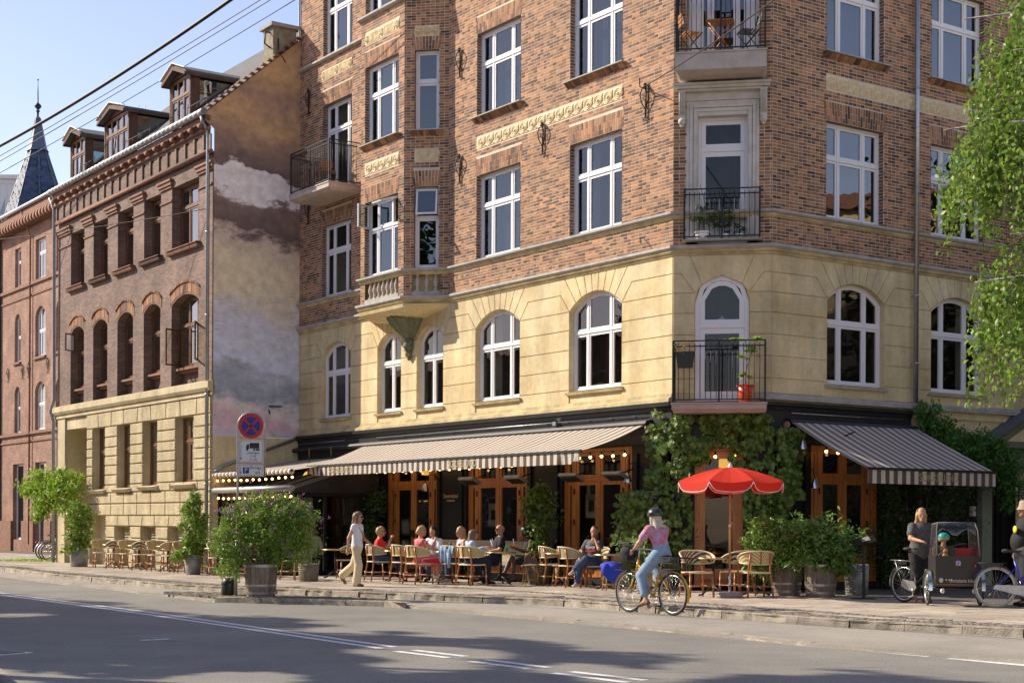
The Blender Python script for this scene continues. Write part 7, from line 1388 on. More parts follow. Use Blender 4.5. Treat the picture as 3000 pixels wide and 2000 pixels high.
# overhead cables
def cable(name, lab, A, Bq, r, sagz, n=24, knots=False):
    m = MB(); A, Bq = Vector(A), Vector(Bq); pts = [A.lerp(Bq, i / n) - Vector((0, 0, sagz * 4 * (i / n) * (1 - i / n))) for i in range(n + 1)]; m.tube(pts, r, 5)
    if knots:
        for i in range(1, n): m.tube([pts[i] - Vector((0, 0, r)), pts[i] + Vector((0, 0, r * 2.2))], r * .7, 5)
    o = m.build(name, M['iron']); tag(o, lab, 'cable')
def at(px, py, Y):       # a point of the air at distance Y seen in this direction
    xc, zc = (px - 1500) / 4490, (1526.7 - py) / 4490; return ((xc - zc * _r) * Y, Y, 1.58 + (xc * _r + zc) * Y)
cable('overhead_cable', 'thick black cable crossing the sky above the spire', at(-300, 570, 34), at(760, -60, 22), .030, .25, 40, False)
cable('overhead_wire', 'thin wire crossing the sky, upper of three', at(-200, 570, 60), at(900, -85, 40), .014, .1); cable('overhead_wire', 'thin wire crossing the sky, middle of three', at(-200, 585, 60), at(930, -85, 40), .014, .1); cable('overhead_wire', 'thin wire crossing the sky, lowest of three, nearest the dormers', at(-200, 617, 58), FL.p(17.0, 17.2, .1), .014, .1)
cable('stay_wire', 'pale wire rising across the upper corner balcony', FL.p(.86, 10.84, .1), at(2330, -45, 20), .012, .05); cable('stay_wire', 'thin wire hooked to the old house beside the drainpipe', FO.p(17.45, 10.65, .05), FO.p(29.5, 10.72, 5.2), .010, .12)
# ------------------------------------------------------------------ plants
def plant(name, label, cat, x, y, z=0.): return thing(name, label, cat, (x, y, z), local=False)
# flowering shrub in the kerb barrel
t = plant('flowering_shrub', 'big airy shrub with small purple flowers spilling from the kerb barrel', 'shrub', -4.9, 29.95, .7)
blob_stems(t, (-4.9, 29.95, .6), [(-4.9 + .75 * math.cos(a) * (.6 + .4 * (k % 3) / 2), 29.95 + .6 * math.sin(a), 1.0 + .25 * (k % 4)) for k, a in enumerate([i * .55 for i in range(18)])], .012)
P = np.concatenate([clumps((-4.72, 29.95, 1.44), (.82, .6, .60), 15000, 320, 21, .35, .13), clumps((-5.35, 29.8, 1.15), (.55, .4, .42), 4500, 90, 22, .4, .15), clumps((-5.5, 29.75, .72), (.22, .2, .34), 800, 30, 23), clumps((-4.25, 29.8, 1.0), (.5, .35, .32), 1800, 60, 24)])
Rs = np.random.default_rng(77); sp = []
for k in range(90):
    d_ = Rs.normal(size=3); d_[2] = abs(d_[2]) + .3; d_ /= np.linalg.norm(d_); f = Rs.uniform(.75, 1.25, (34, 1)); sp.append(np.array((-4.74, 29.95, 1.40)) + d_ * np.array((.85, .6, .62)) * f + Rs.normal(size=(34, 3)) * .025)
sp = np.concatenate(sp); leaf_mesh('foliage', np.concatenate([P, sp]), .072, M['leafshrub'], t, 'long', 1, up=.1)
Q = np.concatenate([clumps((-4.75, 29.9, 1.42), (.95, .7, .74), 170, 70, 31, .9, .06), sp[33::34] + .0, sp[20::34]]); leaf_mesh('blossom', np.repeat(Q, 5, 0) + np.random.default_rng(4).normal(size=(len(Q) * 5, 3)) * .016, .042, M['purple'], t, 'diamond', 5)
# laurel in the two half barrels
for (x, y, r, s, lab) in ((5.95, 29.15, (.68, .55, .55), 41, 'glossy laurel shrub in the right half barrel'), (5.25, 29.8, (.75, .5, .60), 42, 'glossy laurel shrub in the left half barrel, darker')):
    t = plant('laurel_shrub', lab, 'shrub', x, y, .6); blob_stems(t, (x, y, .5), [(x + r[0] * .7 * math.cos(k), y + r[1] * .7 * math.sin(k), 1.0 + .1 * (k % 4)) for k in range(10)])
    leaf_mesh('foliage', clumps((x, y, 1.13), r, 3600, 130, s, .4, .16), .125, M['leaflaurel'], t, 'long', s, up=.6)
# pink flowering climber against the side street wall
t = plant('pink_climber', 'dark green climber dotted with pink flowers against the side street front', 'climber', *FRt.p(4.2, .2, .3)[:2]); blob_stems(t, FRt.p(4.0, .2, .35), [FRt.p(u, z, .3) for u, z in ((3.2, 1.8), (3.8, 2.3), (4.6, 2.4), (5.3, 2.1), (2.9, 1.2), (5.6, 1.2))], .02)
P = boxpts(FRt, 9000, (2.7, 5.8), (.35, 2.55), (.15, .75), 51, 120, .17); leaf_mesh('foliage', P, .085, M['leafdark'], t, 'long', 51)
Q = boxpts(FRt, 60, (2.8, 5.7), (.7, 2.4), (.7, .95), 52, 60, .1); leaf_mesh('blossom', np.repeat(Q, 4, 0) + np.random.default_rng(5).normal(size=(len(Q) * 4, 3)) * .02, .06, M['pink'], t, 'diamond', 6)
# wisteria over the side awning
t = plant('wisteria', 'green wisteria mounding beside and behind the side street awning', 'climber', *FRt.p(4.3, .2, .3)[:2]); m = MB(); m.tube([FRt.p(4.45, .2, .15), FRt.p(4.4, 1.8, .2), FRt.p(4.35, 3.2, .2), FRt.p(4.5, 3.9, .25)], [.04, .035, .03, .02], 6); m.tube([FRt.p(4.4, 3.4, .2), FRt.p(5.4, 3.3, .4), FRt.p(6.6, 2.9, .45)], [.03, .025, .02], 6); m.build('stem', M['bark'], t)
fr_pts = lambda lst, seed: np.concatenate([clumps(FRt.p(u, z, d), r, n, 26, seed + i, .2, .25) for i, (u, z, d, r, n) in enumerate(lst)])
P = fr_pts([(4.45, 3.85, .35, (.30, .3, .35), 700), (4.75, 3.55, .4, (.35, .35, .42), 900), (5.3, 3.3, .5, (.5, .4, .34), 1100), (5.9, 3.2, .6, (.5, .45, .42), 1300), (6.3, 2.95, .7, (.45, .4, .40), 1200), (6.7, 2.6, .8, (.35, .3, .40), 900), (6.65, 2.2, .8, (.2, .2, .35), 300), (5.4, 2.9, .4, (.6, .3, .3), 800)], 60); leaf_mesh('foliage', P, .12, M['leafvine'], t, 'long', 61, droop=.9, up=.0)
# ivy arch round the corner door, 300 of its leaves one by one
t = plant('ivy', 'thick ivy arching over the corner door from both sides', 'climber', *FC.p(1.0, .2, .3)[:2])
def ivypts(seed):
    R = np.random.default_rng(seed); out = []; w = []
    def put(F, n, u, z, d, dd=.12):
        for _ in range(n): k = (R.uniform(*u), R.uniform(*z)); dep = R.uniform(*d); out.append(F.p(k[0], k[1], dep + dd * math.sin(k[0] * 7 + k[1] * 5) * .5 + .04 * math.sin(k[1] * 13)))
    put(FC, 1500, (-.05, 2.05), (3.12, 3.72), (.08, .30)); put(FC, 250, (.0, 2.05), (3.62, 3.76), (.08, .6)); put(FC, 900, (-.15, .42), (.35, 3.2), (.06, .26)); put(FL, 620, (.0, .5), (1.7, 3.35), (.05, .32)); put(FL, 1150, (.05, 1.05), (.35, 2.2), (.15, .75)); put(FL, 120, (.1, .5), (3.3, 3.9), (.06, .2))
    put(FC, 1200, (1.50, 2.08), (.30, 3.3), (.06, .28)); put(FRt, 950, (.0, .62), (2.05, 3.5), (.05, .32)); put(FRt, 650, (.0, .40), (.3, 2.1), (.05, .28)); put(FC, 260, (.35, .75), (2.75, 3.15), (.05, .22)); put(FC, 260, (1.2, 1.6), (2.65, 3.15), (.05, .22)); return np.array(out)
P = ivypts(71); hc = np.random.default_rng(8).uniform(0, len(P), 60).astype(int); hr = np.random.default_rng(9).uniform(.05, .12, 60); kp_ = np.ones(len(P), bool)
for i_, r_ in zip(hc, hr): kp_ &= np.linalg.norm((P - P[i_]) * np.array((1, .4, 1)), axis=1) > r_
P = P[kp_]; rr = np.random.default_rng(3); rr.shuffle(P)
m = MB(); T = [(-.42, .06, 0), (-.5, .34, 0), (-.14, .30, .03), (.02, .5, 0), (.18, .2, .04), (.55, 0, -.05), (.18, -.2, .04), (.02, -.5, 0), (-.14, -.30, .03), (-.5, -.34, 0), (-.42, -.06, 0)]
m.add([(a * .13, b * .13, c * .13) for a, b, c in T], [tuple(range(11))]); o = m.build('ivy_leaf', M['leafivy']); m_ivy = o.data; bpy.data.objects.remove(o)
for i in range(300):
    q = P[i]; nrm = Vector((NC[0], NC[1], .5)).normalized(); e = Matrix.Rotation(rnd.uniform(-.6, .6), 4, 'X') @ Matrix.Rotation(rnd.uniform(-.6, .6), 4, 'Y'); dn = Vector((rnd.uniform(-.5, .5), 0, -1)); X = (dn - nrm * dn.dot(nrm)).normalized(); mt_ = Matrix((X, nrm.cross(X), nrm)).transposed().to_4x4() @ e; mt_ = mt_ @ Matrix.Scale(rnd.uniform(.7, 1.15), 4)
    mt_.translation = Vector(q) + nrm * .05 - t.location; piece(m_ivy, t, mt=mt_, name='ivy_leaf')
def ivy_leaves(name, P, size, mt_, parent, Nout, seed, kind=None):
    R = np.random.default_rng(seed); n = len(P); N = np.array(Nout) + R.normal(size=(n, 3)) * .45; N /= np.linalg.norm(N, axis=1)[:, None]; A = np.array([0, 0, -1.]) + R.normal(size=(n, 3)) * .5; A -= N * (A * N).sum(1)[:, None]; A /= np.linalg.norm(A, axis=1)[:, None]; Bv = np.cross(N, A); sz = size * R.uniform(.6, 1.2, (n, 1)); k = len(T); V = np.empty((n, k, 3))
    for i, (a, b, c) in enumerate(T): V[:, i] = P + sz * (A * a + Bv * b + N * c)
    V = V.reshape(-1, 3) - np.array(parent.location); me = bpy.data.meshes.new(name); me.vertices.add(n * k); me.vertices.foreach_set('co', V.ravel()); me.loops.add(n * k); me.loops.foreach_set('vertex_index', np.arange(n * k, dtype=np.int32)); me.polygons.add(n); me.polygons.foreach_set('loop_start', np.arange(0, n * k, k, dtype=np.int32)); me.polygons.foreach_set('loop_total', np.full(n, k, dtype=np.int32)); me.materials.append(mt_); me.update(calc_edges=True); o = bpy.data.objects.new(name, me); COL.objects.link(o); o.parent = parent; return tag(o, None, None, None, kind)
ivy_leaves('ivy_leaves', P[300:], .125, M['leafivy'], t, (-.3, -.85, .45), 72, 'stuff')
m = MB()
for F, u in ((FC, .1), (FC, 1.85), (FL, .4), (FRt, .2)): m.tube([F.p(u, .2, .08), F.p(u + .1, 1.5, .07), F.p(u - .1, 2.8, .07), F.p(u, 3.6, .08)], .018, 5)
m.build('stem', M['bark'], t)
# climbing fig in the basket, climber by the porch, leafy columns on the left
t = plant('climbing_fig', 'tall leafy fig climbing a cane in the wicker basket', 'plant', .62, 35.1, .4); blob_stems(t, (.62, 35.1, .4), [(.62 + .08 * k, 35.1, 1.2 + .35 * k) for k in range(-1, 4)], .016); P = np.concatenate([clumps((.60, 35.1, 1.0), (.26, .24, .45), 700, 30, 81), clumps((.66, 35.1, 1.75), (.36, .28, .50), 1500, 40, 82), clumps((.62, 35.1, 2.2), (.22, .2, .26), 300, 16, 83)]); leaf_mesh('foliage', P, .10, M['leafivy'], t, 'diamond', 84, droop=.8)
t = plant('porch_climber', 'dark leafy climber on the wall right of the open porch', 'plant', *FL.p(12.05, .2, .3)[:2]); blob_stems(t, FL.p(12.0, .2, .3), [FL.p(12.0, 1.6, .3), FL.p(11.9, 2.3, .3)], .016); leaf_mesh('foliage', boxpts(FL, 2600, (11.65, 12.5), (.5, 2.35), (.1, .5), 85, 40, .13), .085, M['leafdark'], t, 'diamond', 86)
for (x, y, w_, z0, z1, s, lab, mt_) in ((-13.95, 49.4, .40, .6, 2.05, 91, 'bright green leafy column in the leftmost zinc pot', 'leafshrub'), (-8.65, 41.6, .34, .55, 2.12, 92, 'leafy column plant between the woven chairs by the drainpipe', 'leafshrub')):
    t = plant('column_plant', lab, 'plant', x, y, .5); blob_stems(t, (x, y, .5), [(x, y, z1 - .1), (x + .1, y, z1 - .4)], .016); P = np.concatenate([clumps((x, y, z0 + (z1 - z0) * f), (w_ * g_, w_ * g_, (z1 - z0) * .22), 900, 30, s + i) for i, (f, g_) in enumerate(((.12, .8), (.38, .95), (.66, 1.0), (.88, .8)))] + [clumps((x - .25, y - .1, z0 + .02), (.3, .25, .22), 350, 12, s + 9)]); leaf_mesh('foliage', P, .10, M[mt_], t, 'diamond', s)
t = plant('hanging_wisteria', 'bright yellow green wisteria hanging by the portal of the old house', 'climber', *FO.p(29.0, 0, .3)[:2]); m = MB(); m.tube([FO.p(27.5, .1, .15), FO.p(27.6, 1.5, .2), FO.p(28.0, 2.6, .4), FO.p(29.5, 3.0, .6)], [.035, .03, .025, .015], 6); m.build('stem', M['bark'], t)
P = np.concatenate([clumps(FO.p(u, z, d), r, n, 24, 95 + i, .2, .3) for i, (u, z, d, r, n) in enumerate(((28.2, 2.75, .7, (.6, .6, .45), 1400), (29.4, 2.85, .9, (.6, .6, .40), 1300), (30.3, 2.65, 1.0, (.5, .5, .30), 700), (28.9, 2.2, .9, (.45, .5, .45), 1100), (29.6, 1.8, 1.0, (.3, .3, .42), 600), (27.6, 2.3, .6, (.5, .4, .6), 700)))]); leaf_mesh('foliage', P, .15, M['leafbright'], t, 'long', 96, droop=1.2, up=0)
t = plant('box_shrub', 'round dark box shrub in a stone trough at the far left', 'shrub', *FP.p(60.3, 0, 2.0)[:2]); q = FP.p(60.6, 0, 2.2); leaf_mesh('foliage', clumps((q[0], q[1], 1.15), (.7, .7, .55), 1500, 40, 97), .10, M['leafdark'], t); m = MB(); m.box(q[0] - .7, q[0] + .7, q[1] - .5, q[1] + .5, -.1, .75); m.build('trough', M['concrete'], t)
# pots on the balconies
def pot_plant(x, y, z, r, h, mt_, leaf, lr, n, label, seed, lz=.12, sz=.06, shape='diamond', name='potted_plant'):
    t = plant(name, label, 'potted plant', x, y, z); m = MB(); m.lathe([(0, z), (r * .7, z), (r, z + h), (r * .9, z + h), (r * .85, z + h - .02), (0, z + h - .02)], 18, (x, y, 0)); m.lathe([(r * 1.0, z + h - .04), (r * 1.06, z + h - .035), (r * 1.06, z + h)], 18, (x, y, 0)); m.build('pot', M[mt_], t)
    m = MB(); m.tube([(x, y, z + h - .02), (x + .02, y, z + h + lz)], .01, 5); m.build('stem', M['bark'], t); leaf_mesh('foliage', clumps((x, y, z + h + lz + lr[2] * .5), lr, n, 14, seed), sz, M[leaf], t, shape, seed); return t
p = FC.p(1.52, 0, .5); t = pot_plant(p[0], p[1], 4.02, .17, .36, 'orangepot', 'leafbright', (.14, .1, .1), 90, 'orange pot with a thin young tree on the pink balcony', 101, .08, .05)
m = MB(); m.tube([(p[0], p[1], 4.36), (p[0] + .03, p[1], 4.9), (p[0] + .0, p[1], 5.3)], .009, 5); m.tube([(p[0] + .02, p[1], 4.7), (p[0] + .12, p[1], 5.0), (p[0] + .14, p[1], 5.2)], .006, 5); m.build('sapling_stem', M['bark'], t)
leaf_mesh('sapling_leaves', np.concatenate([clumps((p[0], p[1], 5.32), (.30, .15, .05), 60, 8, 3), clumps((p[0] + .1, p[1], 5.12), (.2, .1, .04), 34, 5, 4), clumps((p[0] - .05, p[1], 4.95), (.16, .1, .04), 26, 5, 5), clumps((p[0], p[1], 4.6), (.12, .1, .05), 14, 5, 6)]), .10, M['leafbright'], t, 'ivy', 7, up=1.5)
p = FC.p(.24, 0, .72); t = plant('hanging_planter', 'small black box planter with dry flowers hooked on the balcony rail', 'planter', p[0], p[1], 4.9); m = MB(); m.prism([FC.p(.16, 4.72, .66), FC.p(.46, 4.72, .66), FC.p(.46, 4.72, .78), FC.p(.16, 4.72, .78)], [FC.p(.12, 5.05, .62), FC.p(.5, 5.05, .62), FC.p(.5, 5.05, .82), FC.p(.12, 5.05, .82)]); m.build('box', M['bin'], t); leaf_mesh('foliage', clumps(FC.p(.32, 5.14, .72), (.24, .12, .14), 260, 14, 8), .045, mat('dry_stems', (.38, .28, .10), .7, isl=.3), t, 'long', 9)
for u, r, h, mt_, lf, lr, n, lab in ((.62, .17, .16, 'whitecer', 'leafdark', (.26, .14, .2), 420, 'small standard tree in a scalloped white pot on the shallow railing ledge'), (1.08, .11, .10, 'whitecer', 'leafdark', (.13, .1, .12), 160, 'low leafy plant in a white pot, middle of the railing ledge'), (1.38, .09, .10, 'whitecer', 'leafdark', (.14, .1, .14), 160, 'lavender in a white pot at the right of the railing ledge')): p = FC.p(u, 0, .12); pot_plant(p[0], p[1], 7.43, r, h, mt_, lf, lr, n, lab, int(u * 100), .22 if u < .8 else .06, .05)
p = FC.p(.98, 0, .14); t = plant('hanging_bush', 'dark leafed bush drooping over the white pots', 'plant', p[0], p[1], 7.5); leaf_mesh('foliage', clumps((p[0], p[1], 7.86), (.26, .12, .2), 420, 16, 66), .055, M['leafdark'], t); m = MB(); m.tube([(p[0] - .2, p[1], 7.5), (p[0] - .35, p[1], 8.3), (p[0] - .42, p[1], 8.55)], .008, 5); m.build('stem', M['bark'], t)
# balcony furniture
def fold_chair(F, u, z, d, ang, label, mt_='tan'):
    t = thing('folding_chair', label, 'chair', F.p(u, z, d), ang)
    for s in (-1, 1):
        m = MB(); m.tube([(s * .19, -.2, 0), (s * .19, .18, .44)], .01, 5); m.tube([(s * .18, .2, 0), (s * .18, -.17, .44), (s * .18, -.25, .84)], .01, 5); m.build('leg', M['iron'], t)
    for k in range(6): m = MB(); m.box(-.2, .2, -.18 + k * .065, -.13 + k * .065, .44, .455); m.build('seat_slat', M[mt_], t)
    for k in range(3): m = MB(); m.obox((0, -.215 - .02 * k, .64 + .075 * k), (.2, 0, 0), (0, .006, 0), (0, -.008, .028)); m.build('back_slat', M[mt_], t)
    return t
fold_chair(FC, .38, 11.15, .42, FC.ang() - 1.2, 'slatted folding chair at the left of the upper corner balcony'); fold_chair(FC, 1.55, 11.15, .42, FC.ang() + 1.9, 'slatted folding chair at the right of the upper corner balcony', 'roofgrey')
t = thing('folding_table', 'orange wooden folding table on the upper corner balcony', 'table', FC.p(.98, 11.15, .4), FC.ang())
for k in range(5): m = MB(); m.box(-.28, .28, -.22 + .09 * k, -.14 + .09 * k, .66, .68); m.build('slat', M['wood'], t)
for s in (-1, 1): m = MB(); m.tube([(-.25, s * .18, 0), (.25, s * .18, .66)], .014, 5); m.tube([(.25, s * .16, 0), (-.25, s * .16, .66)], .014, 5); m.build('leg', M['wood'], t)
fold_chair(FL, 14.2, 10.97, .55, FL.ang() + 1.3, 'round backed orange wooden chair on the side balcony', 'wood')
# birch hanging in from the right
t = plant('birch_tree', 'weeping birch hanging into the picture from the right', 'tree', 8.9, 20.6); m = MB(); m.tube([(8.9, 20.6, 0), (8.85, 20.6, 3), (8.7, 20.5, 6.5), (8.5, 20.4, 9.5), (8.3, 20.3, 12)], [.2, .17, .13, .09, .04], 10); m.build('trunk', M['birchbark'], t)
m = MB(); Rb = random.Random(17); tips = []
for k in range(26):
    z0 = 4.2 + k * .27; a = math.pi + Rb.uniform(-.75, .75) if k % 3 else Rb.uniform(0, 6.28); L_ = Rb.uniform(1.6, 2.9); x1, y1 = 8.7 + L_ * math.cos(a), 20.45 + L_ * math.sin(a) * .8; m.tube([(8.75, 20.5, z0), ((8.7 + x1) / 2, (20.45 + y1) / 2, z0 + .75), (x1, y1, z0 + .55)], [.04, .025, .01], 5); tips.append((x1, y1, z0 + .55)); tips.append(((8.7 + x1 * 2) / 3, (20.45 + y1 * 2) / 3, z0 + .75))
m.build('limb', M['birchbark'], t)
strands = []; tw = MB()
for X0, X1, zt0, zt1, l0, l1, cnt in ((6.5, 7.3, 7.7, 8.7, .6, 1.0, 44), (6.25, 7.3, 6.5, 7.6, .7, 1.5, 100), (5.85, 6.4, 6.0, 6.7, .5, 1.1, 26), (6.4, 7.3, 4.5, 5.2, .7, 1.6, 56), (7.3, 9.8, 4.6, 9.6, .8, 2.2, 150)):
    for k in range(cnt):
        x, y, z, L_ = Rb.uniform(X0, X1), 20.5 + Rb.gauss(0, .45), Rb.uniform(zt0, zt1), Rb.uniform(l0, l1); sx, sy = Rb.gauss(0, .12), Rb.gauss(0, .12); pts_ = [(x + sx * s + .05 * math.sin(s * 5 + k), y + sy * s, z - L_ * s) for s in [i / 6 for i in range(7)]]
        if k % 3 == 0: tw.tube([(x + .8, y, z + .35), (x + .3, y, z + .3), pts_[0]], [.012, .008, .004], 4)
        tw.tube(pts_, .004, 3)
        for i in range(int(L_ * 62)): s = Rb.random(); strands.append((x + sx * s + Rb.gauss(0, .07), y + sy * s + Rb.gauss(0, .07), z - L_ * s + .05))
tw.build('twigs', M['bark'], t, kind='stuff'); leaf_mesh('crown', np.array(strands), .088, M['leafbirch'], t, 'diamond', 18, droop=1.5, up=0)
# weeds by the left wall
P = np.array([(x, y, gz(x, y, .17) + .03) for x, y in [(-17.6 + rnd.gauss(0, .9), 57.5 + rnd.gauss(0, .8)) for _ in range(900)]]); o = leaf_mesh('weeds', P, .12, M['leafbright'], None, 'long', 19, kind='stuff')
# ------------------------------------------------------------------ bicycles
def wheel(t, x, y, z, r, tyre='rubber', w=.02, ax=(0, 1, 0), name='wheel', spokes=28, rim='alu'):
    ax = Vector(ax).normalized(); A = Vector((0, 0, 1)); Bx = ax.cross(A).normalized(); c = Vector((x, y, z)); P_ = lambda rr, a, o=0: c + A * (rr * math.cos(a)) + Bx * (rr * math.sin(a)) + ax * o; n = 36
    m = MB(); m.tube([P_(r - w, 2 * math.pi * k / n) for k in range(n)], w, 8, closed=True); wh = m.build(name, M[tyre], t)
    m = MB(); m.tube([P_(r - w * 2.3, 2 * math.pi * k / n) for k in range(n)], w * .62, 6, closed=True); m.build('rim', M[rim], wh)
    m = MB()
    for k in range(spokes): a = 2 * math.pi * k / spokes; m.tube([P_(.025, a + .5 * (-1) ** k, .03 * (-1) ** k), P_(r - w * 2.6, a)], .0022, 3)
    m.build('spokes', M['alu'], wh); m = MB(); m.tube([c - ax * .05, c + ax * .05], .024, 8); m.build('hub', M['chrome'], wh); return wh
def bicycle(label, loc, rz, mt_, tyre='rubber', basket_=False, rack=True, chainguard=None, lean=0., front=True, group=None, low=True, fend=None):
    t = thing('bicycle', label, 'bicycle', loc, rz, group); t.rotation_euler = (lean, 0, rz); R0 = .35
    wheel(t, -.54, 0, R0, R0, tyre)
    if front: wheel(t, .54, 0, R0, R0, tyre)
    m = MB(); bb = (-.08, 0, .29); head = (.33, 0, .82); hl = (.37, 0, .66); st = (-.19, 0, .70); T_ = [(bb, hl), (bb, (-.22, 0, .82))] + ([((-.15, 0, .50), head)] if low else [(st, head)]); m.tube([bb, hl], .021, 10); m.tube([bb, (-.24, 0, .80)], .017, 10)
    m.tube([(-.14, 0, .48) if low else st, head], .018, 10); m.tube([(.38, 0, .62), (.31, 0, .90)], .022, 10)
    for s in (-.045, .045): m.tube([bb, (-.54, s, R0)], .011, 8); m.tube([(-.2, 0, .68), (-.54, s, R0)], .009, 8)
    m.build('frame', M[mt_], t)
    m = MB()
    for s in (-.05, .05): m.tube([(.375, s * .8, .62), (.42, s, .48), (.54, s, R0)], [.014, .012, .009], 8)
    m.build('fork', M[fend or mt_], t)
    m = MB(); m.tube([(.31, 0, .90), (.29, 0, 1.06), (.30, 0, 1.07)], .013, 8); m.tube([(.12, -.30, 1.03), (.20, -.27, 1.06), (.31, -.10, 1.08), (.31, .10, 1.08), (.20, .27, 1.06), (.12, .30, 1.03)], .011, 8); m.build('handlebar', M['alu'], t)
    m = MB(); 
    for s in (-1, 1): m.tube([(.07, s * .305, 1.03), (.18, s * .28, 1.055)], .016, 8)
    m.build('grips', M['rubber'], t)
    m = MB(); m.tube([(-.24, 0, .80), (-.285, 0, .93)], .013, 8); m.build('seat_post', M['chrome'], t); m = MB(); m.prism([(-.42, -.09, .93), (-.42, .09, .93), (-.25, .05, .93), (-.13, .018, .93), (-.13, -.018, .93), (-.25, -.05, .93)], [(-.43, -.10, .965), (-.43, .10, .965), (-.25, .06, .972), (-.12, .022, .965), (-.12, -.022, .965), (-.25, -.06, .972)]); m.ball((-.38, 0, .955), (.07, .11, .035), 12); m.build('saddle', M['rubber'], t)
    for cx_, a0, a1 in ((-.54, -.1, 2.6), (.54, .35, 2.5)):
        if cx_ > 0 and not front: continue
        m = MB(); rr = R0 + .022; pr = [(cx_ + rr * math.cos(a), rr * math.sin(a) + R0) for a in [a0 + (a1 - a0) * k / 14 for k in range(15)]]
        if cx_ < 0: pr = [(cx_ + rr * math.cos(a), rr * math.sin(a) + R0) for a in [.5 + (3.5 - .5) * k / 14 for k in range(15)]]
        vs = [(x, s, z - abs(s) * .3) for x, z in pr for s in (-.026, 0, .026)]; m.add(vs, [(i * 3 + j, i * 3 + j + 1, (i + 1) * 3 + j + 1, (i + 1) * 3 + j) for i in range(14) for j in range(2)], smooth=True); m.build('mudguard', M[fend or mt_], t)
    m = MB(); m.tube([(bb[0] + .095 * math.cos(a), -.05, bb[2] + .095 * math.sin(a)) for a in [2 * math.pi * k / 20 for k in range(20)]], .006, 5, closed=True); m.tube([(bb[0], -.05, bb[2] + .09), (-.54, -.05, R0 + .035)], .004, 4); m.tube([(bb[0], -.05, bb[2] - .09), (-.54, -.05, R0 - .035)], .004, 4); m.tube([(bb[0], -.08, bb[2]), (bb[0], .08, bb[2])], .016, 8); m.build('chainring', M['alu'], t)
    for s, a in ((-1, -1.2), (1, 1.95)):
        e = (bb[0] + .17 * math.cos(a), s * .09, bb[2] + .17 * math.sin(a)); m = MB(); m.tube([(bb[0], s * .075, bb[2]), e], .010, 6); m.build('crank', M['alu'], t); m = MB(); m.box(e[0] - .045, e[0] + .045, e[1] if s > 0 else e[1] - .09, e[1] + .09 if s > 0 else e[1], e[2] - .012, e[2] + .012); m.build('pedal', M['rubber'], t)
    if chainguard: m = MB(); m.prism([(-.58, -.075, .32), (-.54, -.075, .39), (-.02, -.075, .38), (.03, -.075, .29), (-.05, -.075, .21), (-.2, -.075, .23)], [(-.58, -.06, .32), (-.54, -.06, .39), (-.02, -.06, .38), (.03, -.06, .29), (-.05, -.06, .21), (-.2, -.06, .23)]); m.build('chain_guard', M[chainguard], t)
    if rack:
        m = MB()
        for y in (-.07, -.023, .023, .07): m.tube([(-.82, y, .75), (-.33, y, .75)], .006, 5)
        for s in (-.07, .07): m.tube([(-.62, s, .75), (-.54, s * .9, R0)], .006, 5); m.tube([(-.45, s, .75), (-.54, s * .9, R0)], .006, 5)
        m.tube([(-.82, -.07, .75), (-.84, 0, .75), (-.82, .07, .75)], .006, 5); m.build('rear_rack', M['iron'], t); m = MB(); m.box(-.87, -.855, -.04, .04, .68, .72); m.build('reflector', M['reflector'], t)
    m = MB(); m.tube([(-.3, .05, .30), (-.36, .18, .03)], .008, 5)
    if lean == 0 and not basket_: m.build('kickstand', M['alu'], t)
    return t
def wire_basket(t, x0, x1, w, z0, z1, name, mt_='iron', gap=.035):
    m = MB()
    for z in (z0, (z0 + z1) / 2, z1): e = (z - z0) / (z1 - z0) * .03; m.tube([(x0 - e, -w - e, z), (x1 + e, -w - e, z), (x1 + e, w + e, z), (x0 - e, w + e, z)], .006 if z != z1 else .009, 4, closed=True)
    k = x0
    while k <= x1: m.tube([(k, -w - .03, z1), (k, -w, z0), (k, w, z0), (k, w + .03, z1)], .003, 3); k += gap
    k = -w
    while k <= w: m.tube([(x0 - .03, k, z1), (x0, k, z0), (x1, k, z0), (x1 + .03, k, z1)], .003, 3); k += gap
    return m.build(name, M[mt_], t)
hy = math.atan2(.80, -.60); YB = (2.32, 25.56); zy = gz(*YB, .05)
by = bicycle('yellow city bicycle ridden along the cycle track, basket in front and rear', (YB[0], YB[1], zy), hy, 'yellow', basket_=True)
wire_basket(by, -.86, -.44, .15, .765, .95, 'rear_basket'); wb = MB(); 
wire_basket(by, .40, .72, .17, .72, .98, 'front_basket', 'iron', .03)
t = thing('spare_helmet', 'dark bag and helmet strap bundle lying in the front basket', 'bag', (YB[0] + .56 * math.cos(hy), YB[1] + .56 * math.sin(hy), zy + .95), hy); m = MB(); m.ball((0, 0, .06), (.17, .15, .14), 12); m.build('bag', M['cblack'], t); m = MB(); m.tube([(.15, 0, .05), (.1, .12, .22), (-.1, .12, .24), (-.18, 0, .1)], .014, 6); m.tube([(.1, -.12, .0), (.05, -.14, .2), (-.12, -.1, .2)], .014, 6); m.build('strap', M['cgrey'], t)
bicycle('bright blue bicycle with grey tyres at the right edge', (8.13 + .54 * .955, 25.75 - .54 * .28, gz(8.6, 25.6)), math.atan2(-.28, .955), 'blue', 'greyrub', chainguard='steel')
t = [o for o in COL.objects if o.name.startswith('bicycle')][-1]; m = MB(); m.box(-.80, -.42, -.06, .06, .70, .745); m.build('battery', M['bikeblack'], t)
for k, (px, ddx) in enumerate(((122, 0), (134, .0), (150, 0))):
    X, Y = -17.9 + .28 * k, 58.4 - .55 * k; bicycle(('parked bicycle leftmost of three by the red brick house', 'parked bicycle in the middle of three by the red brick house', 'parked bicycle nearest the drainpipe, black frame')[k], (X + .45, Y + .55, gz(X, Y)), math.atan2(.55, .83), ('steel', 'alu', 'bikeblack')[k], lean=.05)
